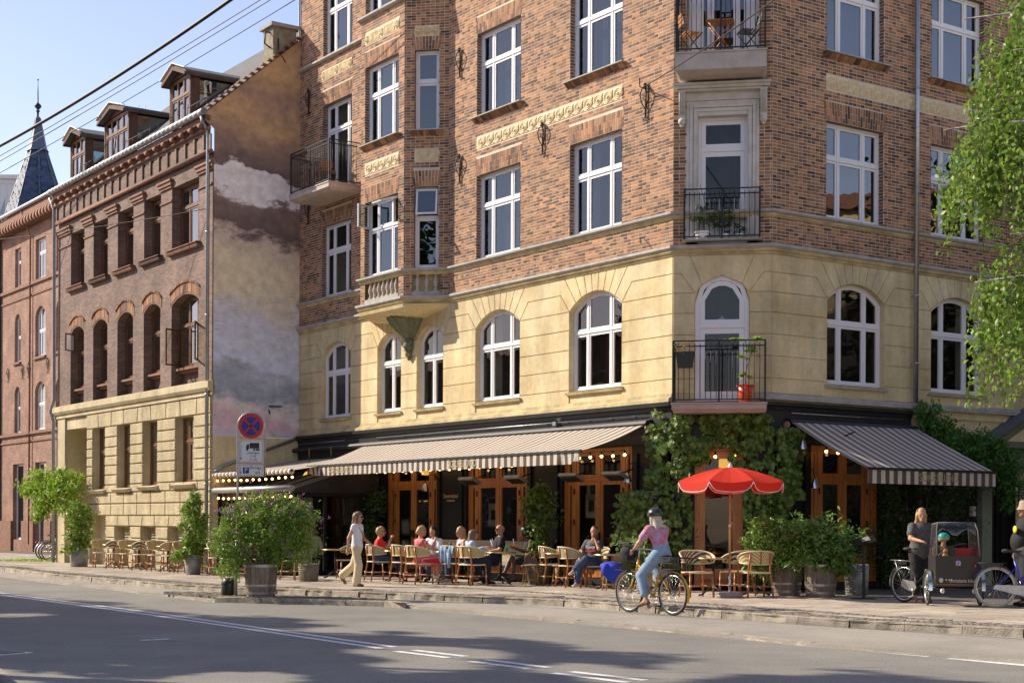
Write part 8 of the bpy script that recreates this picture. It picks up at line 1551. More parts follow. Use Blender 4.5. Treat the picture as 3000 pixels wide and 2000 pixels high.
# cargo trike
tr = thing('cargo_trike', 'black cargo trike with a child box under a clear rain cover', 'cargo bicycle', (7.62, 26.42, gz(7.6, 26.4)), math.atan2(-.99, -.10)); tr.scale = (1, .85, 1)
wheel(tr, -1.22, 0, .335, .335)
for s in (-1, 1):
    w_ = wheel(tr, .0, s * .52, .30, .30, w=.024); m = MB(); rr = .33; vs = [(rr * math.cos(a), s * .52 + q, .30 + rr * math.sin(a)) for a in [-.1 + 3.3 * k / 12 for k in range(13)] for q in (-.035, 0, .035)]; m.add(vs, [(i * 3 + j, i * 3 + j + 1, (i + 1) * 3 + j + 1, (i + 1) * 3 + j) for i in range(12) for j in range(2)], smooth=True); m.build('mudguard', M['chrome'], tr)
m = MB(); z0, z1 = .34, .86; bx0, bx1, bw = -.38, .42, .43
m.box(bx0, bx1, -bw, bw, z0, z0 + .02); m.prism([(bx1 - .02, -bw, z0), (bx1, -bw, z0), (bx1 + .04, -bw, z1), (bx1 + .02, -bw, z1)], [(bx1 - .02, bw, z0), (bx1, bw, z0), (bx1 + .04, bw, z1), (bx1 + .02, bw, z1)])
m.box(bx0, bx0 + .02, -bw, bw, z0 + .02, z1)
for s in (-1, 1): m.box(bx0 + .02, bx1 - .02, s * bw - .01, s * bw + .01, z0 + .02, z1)
m.box(bx0 + .02, bx0 + .3, -bw + .02, bw - .02, .60, .62); cbx = m.build('cargo_box', M['box'], tr)
for zz_ in (.385,): m = MB(); m.prism([(bx1 + .006, -bw, .37), (bx1 + .006, bw, .37), (bx1 + .006, bw, .378), (bx1 + .006, -bw, .378)], [(bx1 + .01, -bw, .37), (bx1 + .01, bw, .37), (bx1 + .01, bw, .378), (bx1 + .01, -bw, .378)]); m.build('orange_edge', M['orangetrim'], cbx)
ft = Matrix(((0, 0, 1, bx1 + .012), (1, 0, 0, 0), (0, 1, 0, .44), (0, 0, 0, 1)))
text('christiania bikes', .082, M['cream'], cbx, Matrix.Translation((.005, .09, 0)) @ ft, ext=.001)
for y in (-.24, -.18, -.14): o = MB(); o.lathe([(0, 0), (.016, 0), (.016, .002)], 12, (bx1 + .014, y, .455), (0, 1, 0), (0, 0, 1), (1, 0, 0)); o.build('dot', M['cream'], cbx)
for y in (-.34, .36): o = MB(); o.lathe([(0, .004), (.042, .004), (.045, 0)], 18, (bx1 + .014, y, .45), (0, 1, 0), (0, 0, 1), (1, 0, 0)); o.build('round_reflector', M['steel'], cbx)
o = MB(); o.prism([(bx1 + .034, -.055, .70), (bx1 + .034, .035, .70), (bx1 + .036, .04, .76), (bx1 + .038, -.01, .79), (bx1 + .036, -.06, .77)], [(bx1 + .037, -.055, .70), (bx1 + .037, .035, .70), (bx1 + .039, .04, .76), (bx1 + .041, -.01, .79), (bx1 + .039, -.06, .77)]); o.build('badge', mat('lilac_badge', (.42, .32, .55), .5), cbx); o = MB(); o.tube([(bx1 + .042, -.03, .715), (bx1 + .043, .0, .745), (bx1 + .043, -.02, .765)], .007, 5); o.build('badge_figure', mat('badge_purple', (.10, .02, .16), .5), cbx)
m = MB()
for s in (-1, 1): m.tube([(bx1 + .02, s * .42, z1), (.30, s * .40, 1.30), (.20, s * .36, 1.42), (bx0 + .06, s * .36, 1.40), (bx0, s * .40, z1)], .016, 8)
m.tube([(.20, -.36, 1.42), (.20, .36, 1.42)], .016, 8); m.tube([(bx0 + .06, -.36, 1.40), (bx0 + .06, .36, 1.40)], .016, 8); m.build('cover_hoops', M['cgrey'], tr)
m = MB(); n = 8; vs = []
for i in range(n + 1):
    y = -.37 + .74 * i / n; sg_ = .03 * math.sin(i * 2.1)
    for x, z in ((bx0 + .06, 1.41), (-.05, 1.40 + sg_), (.20, 1.435), (.27, 1.33 + sg_), (.27, 1.25 + .06 * math.sin(i * 1.3))): vs.append((x, y, z))
m.add(vs, [(i * 5 + j, (i + 1) * 5 + j, (i + 1) * 5 + j + 1, i * 5 + j + 1) for i in range(n) for j in range(4)], smooth=True)
for s in (-1, 1): m.quad((bx0, s * .41, z1), (bx1 + .02, s * .42, z1), (.20, s * .37, 1.42), (bx0 + .06, s * .37, 1.40))
m.build('rain_cover', M['plastic'], tr)
m = MB(); m.box(bx0 + .03, bx0 + .08, -.40, .40, .62, .98); m.build('red_seat_back', M['redplastic'], tr)
m = MB(); m.tube([(-.95, 0, .29), (-.40, 0, .30)], .025, 10); m.tube([(-.95, 0, .29), (-1.02, 0, .78)], .018, 10); m.tube([(-.93, 0, .32), (-.55, 0, .62), (-.38, 0, .80)], .02, 10)
for s in (-.05, .05): m.tube([(-.95, 0, .29), (-1.22, s, .335)], .011, 8); m.tube([(-1.0, 0, .66), (-1.22, s, .335)], .009, 8)
m.build('rear_frame', M['bikeblack'], tr); m = MB(); m.tube([(.0, -.5, .30), (.0, .5, .30)], .02, 8); m.tube([(-.2, -.3, .31), (-.2, .3, .31)], .015, 8); m.build('axle', M['bikeblack'], tr)
m = MB(); m.tube([(bx0 - .02, -.34, 1.05), (bx0 - .08, -.30, 1.06), (bx0 - .03, 0, 1.0), (bx0 - .08, .30, 1.06), (bx0 - .02, .34, 1.05)], .012, 8); m.tube([(bx0 - .02, 0, .8), (bx0 - .03, 0, 1.0)], .014, 8); m.build('handlebar', M['bikeblack'], tr)
m = MB(); m.tube([(-1.02, 0, .78), (-1.06, 0, .93)], .013, 8); m.build('seat_post', M['chrome'], tr); m = MB(); m.ball((-1.12, 0, .955), (.11, .10, .035), 12); m.ball((-.99, 0, .96), (.09, .035, .025), 10); m.build('saddle', M['rubber'], tr)
m = MB(); m.prism([(-1.24, -.08, .30), (-1.2, -.08, .42), (-.9, -.08, .38), (-.85, -.08, .28), (-.93, -.08, .2), (-1.1, -.08, .24)], [(-1.24, -.06, .30), (-1.2, -.06, .42), (-.9, -.06, .38), (-.85, -.06, .28), (-.93, -.06, .2), (-1.1, -.06, .24)]); m.build('chain_guard', M['steel'], tr)
for s, a in ((-1, -1.4), (1, 1.7)): e = (-.95 + .17 * math.cos(a), s * .10, .29 + .17 * math.sin(a)); m = MB(); m.tube([(-.95, s * .08, .29), e], .010, 6); m.build('crank', M['alu'], tr); m = MB(); m.box(e[0] - .045, e[0] + .045, min(e[1], e[1] + s * .09), max(e[1], e[1] + s * .09), e[2] - .012, e[2] + .012); m.build('pedal', M['alu'], tr)
m = MB()
for y in (-.07, -.02, .03, .08): m.tube([(-1.5, y, .75), (-1.05, y, .74)], .006, 5)
for s in (-.07, .07): m.tube([(-1.4, s, .75), (-1.22, s, .335)], .006, 5)
m.tube([(-1.52, -.07, .75), (-1.52, .08, .75)], .006, 5); m.build('rear_rack', M['alu'], tr); m = MB(); m.box(-1.45, -1.12, -.05, .05, .68, .735); m.build('battery', M['bikeblack'], tr)
m = MB(); rr = .36; vs = [(-1.22 + rr * math.cos(a), q, .335 + rr * math.sin(a)) for a in [.4 + 2.9 * k / 14 for k in range(15)] for q in (-.026, 0, .026)]; m.add(vs, [(i * 3 + j, i * 3 + j + 1, (i + 1) * 3 + j + 1, (i + 1) * 3 + j) for i in range(14) for j in range(2)], smooth=True); m.build('mudguard', M['chrome'], tr)
for s in (-1, 1): m = MB(); m.lathe([(0, 0), (.04, .0), (.045, .03), (.03, .05)], 14, (.40, s * .31, .27), (0, 1, 0), (0, 0, 1), (1, 0, 0)); m.build('headlight', M['led'], tr)

for o in list(tr.children):      # the box swivels on its axle: the rear frame trails off at an angle
    n_ = o.name.split('.')[0]; xs = [v.co.x for v in o.data.vertices]
    if n_ in ('rear_frame', 'seat_post', 'saddle', 'chain_guard', 'crank', 'pedal', 'rear_rack', 'battery') or (n_ in ('wheel', 'mudguard') and sum(xs) / len(xs) < -.8): o.rotation_euler = (0, 0, math.radians(43))
# ------------------------------------------------------------------ people: one smooth skin each, grown from joints, with clothes and hair as shells over it
def field_mesh(prims, res=.014, k=.022):
    """prims: (a, b, ra, rb, flatten axis or None, flatten factor); returns vertices and quads of the blended surface"""
    lo = np.min([np.minimum(p[0], p[1]) - max(p[2], p[3]) - .04 for p in prims], 0); hi = np.max([np.maximum(p[0], p[1]) + max(p[2], p[3]) + .04 for p in prims], 0)
    n = np.ceil((hi - lo) / res).astype(int) + 2; V = np.full(n, .25); ax = [lo[i] + res * np.arange(n[i]) for i in range(3)]
    for p in prims:
        a, b, ra_, rb_, fa, ff = (list(p) + [None, 1])[:6] if len(p) < 6 else p; a = np.array(a, float); b = np.array(b, float); R = max(ra_, rb_) + .07
        sl = tuple(slice(max(0, int((min(a[i], b[i]) - R - lo[i]) / res)), min(n[i], int((max(a[i], b[i]) + R - lo[i]) / res) + 2)) for i in range(3))
        X, Y, Z = np.meshgrid(ax[0][sl[0]], ax[1][sl[1]], ax[2][sl[2]], indexing='ij'); P = np.stack([X, Y, Z], -1) - a; d = b - a; L2 = d @ d
        t = np.clip((P @ d) / L2, 0, 1) if L2 > 1e-9 else np.zeros(X.shape); v = P - t[..., None] * d
        if fa is not None: f = np.array(fa, float); f /= np.linalg.norm(f); c = v @ f; v = v + f * (c * (1 / ff - 1))[..., None]
        D = np.linalg.norm(v, axis=-1) - (ra_ + (rb_ - ra_) * t)
        if fa is not None: D *= min(1, ff + .15)
        W = V[sl]; h = np.maximum(k - np.abs(W - D), 0) / k; V[sl] = np.minimum(W, D) - h * h * k * .25
    s = V < 0; c = np.zeros(tuple(n - 1), int); acc = np.zeros(tuple(n - 1) + (3,)); cnt = np.zeros(tuple(n - 1))
    idx = lambda o: tuple(slice(o[i], n[i] - 1 + o[i]) for i in range(3)); base = np.stack(np.meshgrid(*[np.arange(n[i] - 1) for i in range(3)], indexing='ij'), -1).astype(float)
    for axis in range(3):
        oth = [i for i in range(3) if i != axis]
        for u in (0, 1):
            for w in (0, 1):
                o0 = [0, 0, 0]; o0[oth[0]] = u; o0[oth[1]] = w; o1 = list(o0); o1[axis] = 1; A, Bq = V[idx(o0)], V[idx(o1)]; m_ = (A < 0) != (Bq < 0)
                t = np.where(m_, A / np.where(m_, A - Bq, 1), 0); pt = base + np.array(o0); pt[..., axis] += t; acc += pt * m_[..., None]; cnt += m_
    act = cnt > 0; ids = np.full(tuple(n - 1), -1); ids[act] = np.arange(act.sum()); verts = lo + res * acc[act] / cnt[act][:, None]; faces = []
    for axis in range(3):
        sl0 = [slice(1, -1)] * 3; sl1 = [slice(1, -1)] * 3; sl0[axis] = slice(0, -1); sl1[axis] = slice(1, None); A = s[tuple(sl0)]; Bq = s[tuple(sl1)]; q = np.argwhere(A != Bq); 
        if not len(q): continue
        flip = A[tuple(q.T)]; off = np.array([1, 1, 1]); off[axis] = 0; g_ = q + off; oth = [i for i in range(3) if i != axis]; e1 = np.eye(3, dtype=int)[oth[0]]; e2 = np.eye(3, dtype=int)[oth[1]]
        f4 = np.stack([ids[tuple((g_ - e1 - e2).T)], ids[tuple((g_ - e2).T)], ids[tuple(g_.T)], ids[tuple((g_ - e1).T)]], 1); f4[flip if axis != 1 else ~flip] = f4[flip if axis != 1 else ~flip][:, ::-1]; faces.append(f4)
    return verts, np.concatenate(faces)
def shell(name, prims, mt_, parent, res=.014, k=.022, fingers=None):
    V, Fq = field_mesh([tuple(np.array(x, float) if i < 2 else x for i, x in enumerate(p)) for p in prims], res, k); m = MB(); m.add([tuple(v) for v in V], [tuple(f) for f in Fq[:, ::-1] if min(f) >= 0], smooth=True)
    if fingers:
        for pts_, r in fingers: m.tube(pts_, r, 6)
    return m.build(name, mt_, parent)
J_STAND = dict(pelvis=(0, 0, .93), waist=(0, .01, 1.06), chest=(0, .0, 1.24), neck=(0, .0, 1.41), head=(0, .025, 1.55), sL=(-.165, 0, 1.345), sR=(.165, 0, 1.345), eL=(-.21, -.03, 1.08), eR=(.21, -.03, 1.08), wL=(-.22, .06, .86), wR=(.22, .06, .86), hL=(-.085, 0, .89), hR=(.085, 0, .89), kL=(-.095, .03, .49), kR=(.095, .03, .49), aL=(-.10, 0, .09), aR=(.10, 0, .09), tL=(-.12, .15, .03), tR=(.12, .15, .03))
J_SIT = dict(pelvis=(0, 0, .55), waist=(0, .0, .68), chest=(0, .02, .87), neck=(0, .03, 1.03), head=(0, .06, 1.18), sL=(-.165, .02, .965), sR=(.165, .02, .965), eL=(-.21, .10, .74), eR=(.21, .10, .74), wL=(-.13, .32, .80), wR=(.13, .32, .80), hL=(-.085, .02, .53), hR=(.085, .02, .53), kL=(-.11, .43, .53), kR=(.11, .43, .53), aL=(-.11, .42, .12), aR=(.11, .42, .12), tL=(-.12, .57, .05), tR=(.12, .57, .05))
def person(label, x, y, face, J, skin='skin', hair=('long', 'brownh'), top=('tee', 'cwhite'), bottom=('long', 'denim'), shoes='shoew', bulk=1., scale=1., fd=None, glasses=False, wide=0., lv=.17, bands=None, sock=None, z=None, curl=.5, hatm=None):
    t = thing('person', label, 'person', (x, y, gz(x, y, lv) if z is None else z), math.radians(face - 90), scale=scale); V_ = {k: np.array(v, float) for k, v in J.items()}; b = bulk; F_ = (0, 1, 0)
    fd = np.array(fd if fd is not None else (0, 1, 0), float); fd /= np.linalg.norm(fd); up_ = np.array((0, 0, 1.)) ; up_ = up_ - fd * (up_ @ fd); up_ /= np.linalg.norm(up_); rt = np.cross(fd, up_); H = V_['head']
    hp_ = lambda r_, f_, u_: H + rt * r_ + fd * f_ + up_ * u_
    sk = [(V_['pelvis'], V_['waist'], .125 * b, .105 * b, F_, .80), (V_['waist'], V_['chest'], .105 * b, .130 * b, F_, .78), (V_['chest'], (V_['sL'] + V_['sR']) / 2 + np.array((0, 0, -.02)), .125 * b, .09, F_, .75), (V_['sL'], V_['sR'], .058, .058), (V_['chest'] + np.array((0, 0, .1)), V_['neck'], .07, .052), (V_['neck'], hp_(0, -.02, -.03), .050, .048),
          (hp_(0, -.015, .015), hp_(0, .012, .03), .092, .086, rt, .86), (hp_(0, .03, -.05), hp_(0, .055, -.075), .058, .040, rt, .88), (hp_(0, .09, .005), hp_(0, .108, -.022), .010, .016), (hp_(-.074, -.01, -.01), hp_(-.078, -.015, .015), .014, .016), (hp_(.074, -.01, -.01), hp_(.078, -.015, .015), .014, .016)]
    fing = []
    for S_ in 'LR':
        s, e, w = V_['s' + S_], V_['e' + S_], V_['w' + S_]; hip, kn, an_, to = V_['h' + S_], V_['k' + S_], V_['a' + S_], V_['t' + S_]; g = math.sqrt(b)
        sk += [(s, e, .050 * g, .038 * g), (e, w, .038 * g, .026), (hip, kn, .085 * b, .054 * g), (kn, (kn * .6 + an_ * .4), .054 * g, .052 * g), ((kn * .6 + an_ * .4), an_, .052 * g, .034), (an_ + np.array((0, -.03, -.03)) * 0, to, .036, .026), (an_, an_ + (an_ - to) * .28 * np.array((1, 1, 0)) + np.array((0, 0, -.045)), .034, .032)]
        d = (w - e); d /= np.linalg.norm(d); side = np.cross(d, np.array((0, 0, 1.))); 
        if np.linalg.norm(side) < .3: side = np.array((0, 1., 0))
        side /= np.linalg.norm(side); nn = np.cross(side, d); nn = nn if nn[2] < 0 else -nn; palm = w + d * .075; sk.append((w + d * .01, palm, .026, .034, nn, .5))
        for q, L_ in ((-.026, .062), (-.009, .072), (.009, .068), (.025, .052)): p0 = palm + side * q; p1 = p0 + d * L_ * .5 + nn * L_ * curl * .25; p2 = p1 + (d * (1 - curl) + nn * curl) * L_ * .5; fing.append(([p0 - d * .02, p0, p1, p2], [.009, .009, .0085, .006]))
        sg = -1 if S_ == 'L' else 1; p0 = w + d * .03 + side * .028 * sg; fing.append(([w + d * .02, p0, p0 + d * .035 + side * .02 * sg, p0 + d * .055 + side * .016 * sg + nn * .01], [.012, .011, .010, .007]))
    shell('body', sk, M[skin], t, .0135, .02, fing)
    m = MB()
    for q in (-.034, .034): m.ball(hp_(q, .083, .012), .0095, 6)
    m.build('eyes', M['eye'], t); m = MB(); m.tube([hp_(-.024, .089, -.05), hp_(0, .098, -.053), hp_(.024, .089, -.05)], .0055, 5); m.build('mouth', M['lip'], t)
    if glasses:
        m = MB()
        for q in (-.034, .034): m.tube([hp_(q - .022, .095, .012), hp_(q + .022, .098, .012)], .019, 8)
        m.tube([hp_(-.078, .0, .02), hp_(-.064, .08, .018)], .005, 5); m.tube([hp_(.078, .0, .02), hp_(.064, .08, .018)], .005, 5); m.build('sunglasses', M['lens'], t)
    hs, hm = hair; hp2 = [(hp_(0, -.03, .035), hp_(0, -.0, .055), .096, .088, rt, .88)]
    if hs == 'short': hp2 += [(hp_(0, -.06, .0), hp_(0, -.05, -.04), .066, .055)]
    if hs == 'crop': hp2 = [(hp_(0, -.035, .045), hp_(0, -.01, .062), .085, .074, rt, .88)]
    if hs in ('long', 'wild'): 
        dn = .34 if hs == 'long' else .20
        hp2 += [(hp_(0, -.06, .0), H + np.array((0, -.09, -.16)), .085, .075, F_, .8), (H + np.array((0, -.085, -.14)), H + np.array((0, -.11, -dn)), .085, .05, F_, .6), (hp_(-.07, -.01, .0), H + np.array((-.09, -.03, -.24)), .032, .022), (hp_(.07, -.01, .0), H + np.array((.09, -.03, -.24)), .032, .022)]
    if hs == 'wild': hp2 += [(H + np.array((0, -.10, -.12)), H + np.array((.10, -.16, -.16)), .05, .02), (H + np.array((0, -.10, -.10)), H + np.array((.14, -.14, -.05)), .03, .012), (H + np.array((-.04, -.1, -.14)), H + np.array((-.10, -.15, -.22)), .04, .02)]
    if hs == 'bun': hp2 += [(hp_(0, -.06, .0), hp_(0, -.05, -.05), .07, .055), (hp_(0, -.115, -.02), hp_(0, -.12, -.03), .042, .04)]
    if hs == 'afro': hp2 = [(hp_(0, -.05, .05), hp_(0, -.05, .03), .14, .13)]
    if hs != 'bald': shell('hair', hp2, M[hm], t, .0125, .03)
    ts, tm = top; c = .016
    tp = [(V_['pelvis'] + np.array((0, 0, .02)), V_['waist'], (.128 + wide) * b + c, (.112 + wide * .5) * b + c, F_, .84), (V_['waist'], V_['chest'], (.112 + wide * .4) * b + c, .134 * b + c, F_, .80), (V_['chest'], (V_['sL'] + V_['sR']) / 2 + np.array((0, 0, -.03)), .13 * b + c, .085 + c, F_, .75)]
    if ts != 'tank': tp += [(V_['sL'], V_['sR'], .062 + c * .5, .062 + c * .5)]
    for S_ in 'LR':
        s, e, w = V_['s' + S_], V_['e' + S_], V_['w' + S_]
        if ts == 'tee': tp += [(s, s * .42 + e * .58, .060 * math.sqrt(b) + c * .6, .056 * math.sqrt(b) + c)]
        if ts == 'cap': tp += [(s, s * .75 + e * .25, .060, .062)]
        if ts == 'long': tp += [(s, e, .056 * b + c, .046 + c), (e, w * .95 + e * .05, .046 + c, .034 + c * .5)]
    if ts == 'dress' or ts == 'cap': pass
    shell('top', tp, M[tm], t, .0145, .02)
    bs_, bm_ = bottom; bt = [(V_['pelvis'] + np.array((0, 0, .05)), V_['pelvis'], .125 * b + c, .135 * b + c, F_, .84)]
    for S_ in 'LR':
        hip, kn, an_ = V_['h' + S_], V_['k' + S_], V_['a' + S_]; fw = {'long': (.088 * b + c, .060 * b + c, .050 + c), 'wide': (.095, .092, .098), 'crop': (.092 * b + c, .066 * b + c, .058 + c)}.get(bs_, (.09 * b + c, .07 * b + c, .05))
        if bs_ in ('long', 'wide'): bt += [(hip, kn, fw[0], fw[1]), (kn, kn * .06 + an_ * .94, fw[1], fw[2])]
        elif bs_ == 'crop': bt += [(hip, kn, fw[0], fw[1]), (kn, kn * .28 + an_ * .72, fw[1], fw[2])]
        elif bs_ == 'short': bt += [(hip, hip * .3 + kn * .7, fw[0], .085 * b + c)]
        elif bs_ == 'skirt': bt += [(hip, hip * .08 + kn * .92, .10 * b + c, .095 * b + c)]
    if bs_ == 'skirt': bt += [((V_['hL'] + V_['hR']) / 2, (V_['kL'] + V_['kR']) / 2 * .9 + V_['pelvis'] * .1, .12, .09)]
    shell({'skirt': 'skirt', 'short': 'shorts'}.get(bs_, 'trousers'), bt, M[bm_], t, .0145, .02)
    for S_ in 'LR':
        an_, to = V_['a' + S_], V_['t' + S_]; ba = to - an_; ba[2] = 0; hl_ = an_ - ba * .28; q = np.array((0, 0, 1.)) * (min(an_[2], to[2] + .06) - .05)
        if shoes != 'bare': shell('shoe', [(hl_ + np.array((0, 0, -.045)), to + np.array((0, 0, .0)), .038, .034, (0, 0, 1), .8), (hl_ * .6 + to * .4 + np.array((0, 0, -.01)), to, .04, .032, (0, 0, 1), .85), (hl_ + np.array((0, 0, -.05)), an_ + np.array((0, 0, -.02)), .038, .038)], M[shoes], t, .0125, .015)
        if sock: m = MB(); m.tube([an_ + np.array((0, 0, -.02)), an_ + (V_['k' + S_] - an_) * .16], .044, 8); m.build('sock', M[sock], t)
    if hatm: m = MB(); m.lathe([(.150, -.035), (.115, .02), (.105, .09), (.085, .115), (0, .12)], 18, tuple(hp_(0, -.01, .045)), tuple(rt), tuple(fd), tuple(up_)); m.build('hat', M[hatm], t)
    return t
def J(base, **k): d = dict(base); d.update(k); return d
# the woman walking past
w_ = person('woman walking in white blouse, cream wide trousers and sunglasses', -3.38, 33.45, -18, J(J_STAND, pelvis=(0, .0, .90), waist=(0, 0, 1.03), hL=(-.085, 0, .87), hR=(.085, 0, .87), kR=(.09, .08, .47), aR=(.09, .03, .09), tR=(.10, .18, .03), kL=(-.09, -.12, .47), aL=(-.09, -.40, .24), tL=(-.10, -.33, .07), eL=(-.22, .06, 1.08), wL=(-.20, .26, .94), eR=(.23, -.10, 1.09), wR=(.24, -.12, .84)), hair=('long', 'brownh'), top=('cap', 'cwhite'), bottom=('wide', 'ccream'), shoes='sandal', glasses=True, wide=.012, scale=.97, fd=(-.1, 1, -.05))
m = MB(); m.tube([(.10, .03, 1.40), (.04, .14, 1.22), (-.08, .15, 1.08), (-.17, .02, 1.02)], .007, 5); m.build('bag_strap', M['cblack'], w_)
# the cyclist
cy = person('woman cyclist in pink floral shirt, washed jeans and black helmet riding away', YB[0], YB[1], math.degrees(hy), dict(pelvis=(0, -.26, 1.02), waist=(0, -.24, 1.14), chest=(0, -.18, 1.30), neck=(0, -.11, 1.47), head=(0, -.08, 1.61), sL=(-.175, -.14, 1.41), sR=(.175, -.14, 1.41), eL=(-.27, .0, 1.18), eR=(.27, .0, 1.18), wL=(-.285, .09, 1.07 + .02), wR=(.285, .09, 1.09), hL=(-.09, -.24, .98), hR=(.09, -.24, .98), kL=(-.13, .10, .64), kR=(.13, .17, .88), aL=(-.13, -.03, .24), aR=(.13, -.14, .54), tL=(-.13, .12, .15), tR=(.13, -.0, .47)), hair=('wild', 'grey'), top=('tee', 'floral'), bottom=('crop', 'ldenim'), shoes='sandal', bulk=1.08, z=zy, lv=.07)
m = MB(); m.lathe([(.118, -.01), (.122, .03), (.108, .08), (.07, .115), (0, .125)], 18, (0, -.095, 1.64), (1, 0, 0), (0, 1.15, 0)); m.build('helmet', M['helmet'], cy)
m = MB()
for k in range(5): a = -.7 + k * .35; m.tube([(.10 * math.sin(a), -.19, 1.68), (.085 * math.sin(a), -.1, 1.77), (.09 * math.sin(a), -.01, 1.72)], .008, 5)
m.build('helmet_vents', M['rubber'], cy)
# seated guests
T1 = person('person in red T-shirt, sunglasses and jeans sitting at the left café table', -3.22, 37.0, 10, J(J_SIT, wR=(.04, .30, 1.02), eR=(.20, .20, .80), kL=(-.12, .42, .50), aL=(-.1, .62, .14), tL=(-.1, .74, .09), kR=(.05, .44, .56), aR=(.03, .66, .17), tR=(.04, .78, .14)), hair=('short', 'blonde'), top=('tee', 'cred'), bottom=('long', 'denim'), shoes='shoer', glasses=True, bulk=1.05)
T2 = person('woman in red and white striped dress with sunglasses eating at the table', -2.12, 35.05, 28, J(J_SIT, wR=(.08, .36, 1.00), eR=(.26, .22, .80), waist=(0, -.01, .70), head=(0, .07, 1.20)), hair=('bun', 'blonde'), top=('cap', 'stripered'), bottom=('skirt', 'stripered'), shoes='shoew', glasses=True, bulk=1.12, sock='cwhite')
m = MB(); m.tube([(-.10, -.09, 1.02), (.0, -.13, .85), (.12, -.12, .66)], .009, 5); m.build('bag_strap', M['cblack'], T2)
T3 = person('long haired girl in light blue shirt reading a phone', -.95, 34.3, 20, J(J_SIT, head=(0, .10, 1.15), wL=(-.06, .36, .86), wR=(.08, .38, .84)), hair=('long', 'brownh'), top=('long', 'clblue'), bottom=('long', 'cnavy'), shoes='cblack', fd=(.1, 1, -.35), bulk=.92, scale=.97)
q = thing('phone', 'pale blue phone held by the long haired girl', 'phone', (-.95 + .52 * math.cos(math.radians(20)), 34.3 + .52 * math.sin(math.radians(20)) - .05, 1.10), math.radians(-70)); m = MB(); m.obox((0, 0, 0), (.036, 0, 0), (0, .004, .0), (0, -.02, .072)); m.build('case', mat('pale_blue_phone', (.35, .55, .75), .3), q)
T4 = person('blonde woman in white top seated facing the diners, behind the girl', -1.15, 35.9, 205, J(J_SIT), hair=('long', 'blonde'), top=('tank', 'cwhite'), bottom=('long', 'denim'), shoes='shoew')
T5 = person('bald man in black T-shirt and sunglasses leaning back with crossed legs', -.35, 35.75, 195, J(J_SIT, pelvis=(0, .05, .55), chest=(0, -.06, .90), waist=(0, 0, .70), neck=(0, -.09, 1.08), head=(0, -.08, 1.24), sL=(-.19, -.08, 1.02), sR=(.19, -.08, 1.02), eL=(-.26, .0, .78), eR=(.26, .0, .78), wL=(-.12, .22, .74), wR=(.12, .22, .74)), hair=('bald', 'darkh'), top=('tee', 'cblack'), bottom=('long', 'cnavy'), shoes='cblack', glasses=True, bulk=1.18)
T6 = person('dark haired woman in black dress leaning over her drink', .42, 35.25, 195, J(J_SIT, head=(0, .12, 1.15), neck=(0, .08, 1.0), wL=(-.06, .42, .84), wR=(.06, .42, .84), kR=(.04, .44, .60), aR=(-.06, .62, .26), tR=(-.06, .74, .20)), skin='skind', hair=('afro', 'darkh'), top=('tank', 'cblack'), bottom=('short', 'cblack'), shoes='cblack', fd=(0, 1, -.4))
T7 = person('dark haired person in shade behind the wine glasses', -1.85, 36.6, 240, J_SIT, hair=('long', 'darkh'), top=('tee', 'cwhite'), bottom=('long', 'denim'), shoes='cblack')
T8 = person('man in grey T-shirt and jeans resting his cheek on his hand, white trainers', 1.78, 33.05, 238, J(J_SIT, pelvis=(0, .02, .55), head=(-.04, .08, 1.20), eL=(-.23, .22, .84), wL=(-.10, .17, 1.06), eR=(.27, .06, .76), wR=(.20, .30, .62), kR=(.12, .44, .52), aR=(.13, .52, .12), tR=(.13, .67, .05), kL=(-.02, .42, .62), aL=(.20, .50, .40), tL=(.26, .60, .30)), hair=('crop', 'brownh'), top=('tee', 'cgrey'), bottom=('long', 'denim'), shoes='shoew', bulk=1.15, fd=(-.25, 1, -.25), sock='cblack')
tsm = Matrix.Translation((0, .185, .88)) @ Matrix(((-1, 0, 0, 0), (0, 0, 1, 0), (0, 1, 0, 0), (0, 0, 0, 1))); text('Keep', .11, M['cwhite'], T8, tsm, ext=.004)
m = MB(); m.tube([(.10 * math.cos(a), .175, .925 + .06 * math.sin(a)) for a in [math.pi * k / 8 for k in range(9)]], .010, 5); m.build('rainbow_print', M['tan'], T8); m = MB(); m.box(-.12, .12, .172, .182, .78, .82); m.build('red_print', M['cred'], T8)
t = thing('blue_cloth', 'bright blue cloth bundle hanging over the stool behind the yellow bicycle', 'cloth', (2.05, 31.6, .17)); m = MB(); m.ball((0, .02, .50), (.24, .2, .10), 14); m.ball((.05, -.16, .36), (.2, .08, .2), 12); m.ball((-.12, -.15, .42), (.1, .08, .14), 10); m.build('cloth', M['cblue'], t)
T10 = person('person in white shirt sitting with back turned inside the open porch', *FL.p(13.0, 0, 1.6)[:2], 60, J_SIT, hair=('short', 'brownh'), top=('long', 'cwhite'), bottom=('long', 'cnavy'), shoes='cblack')
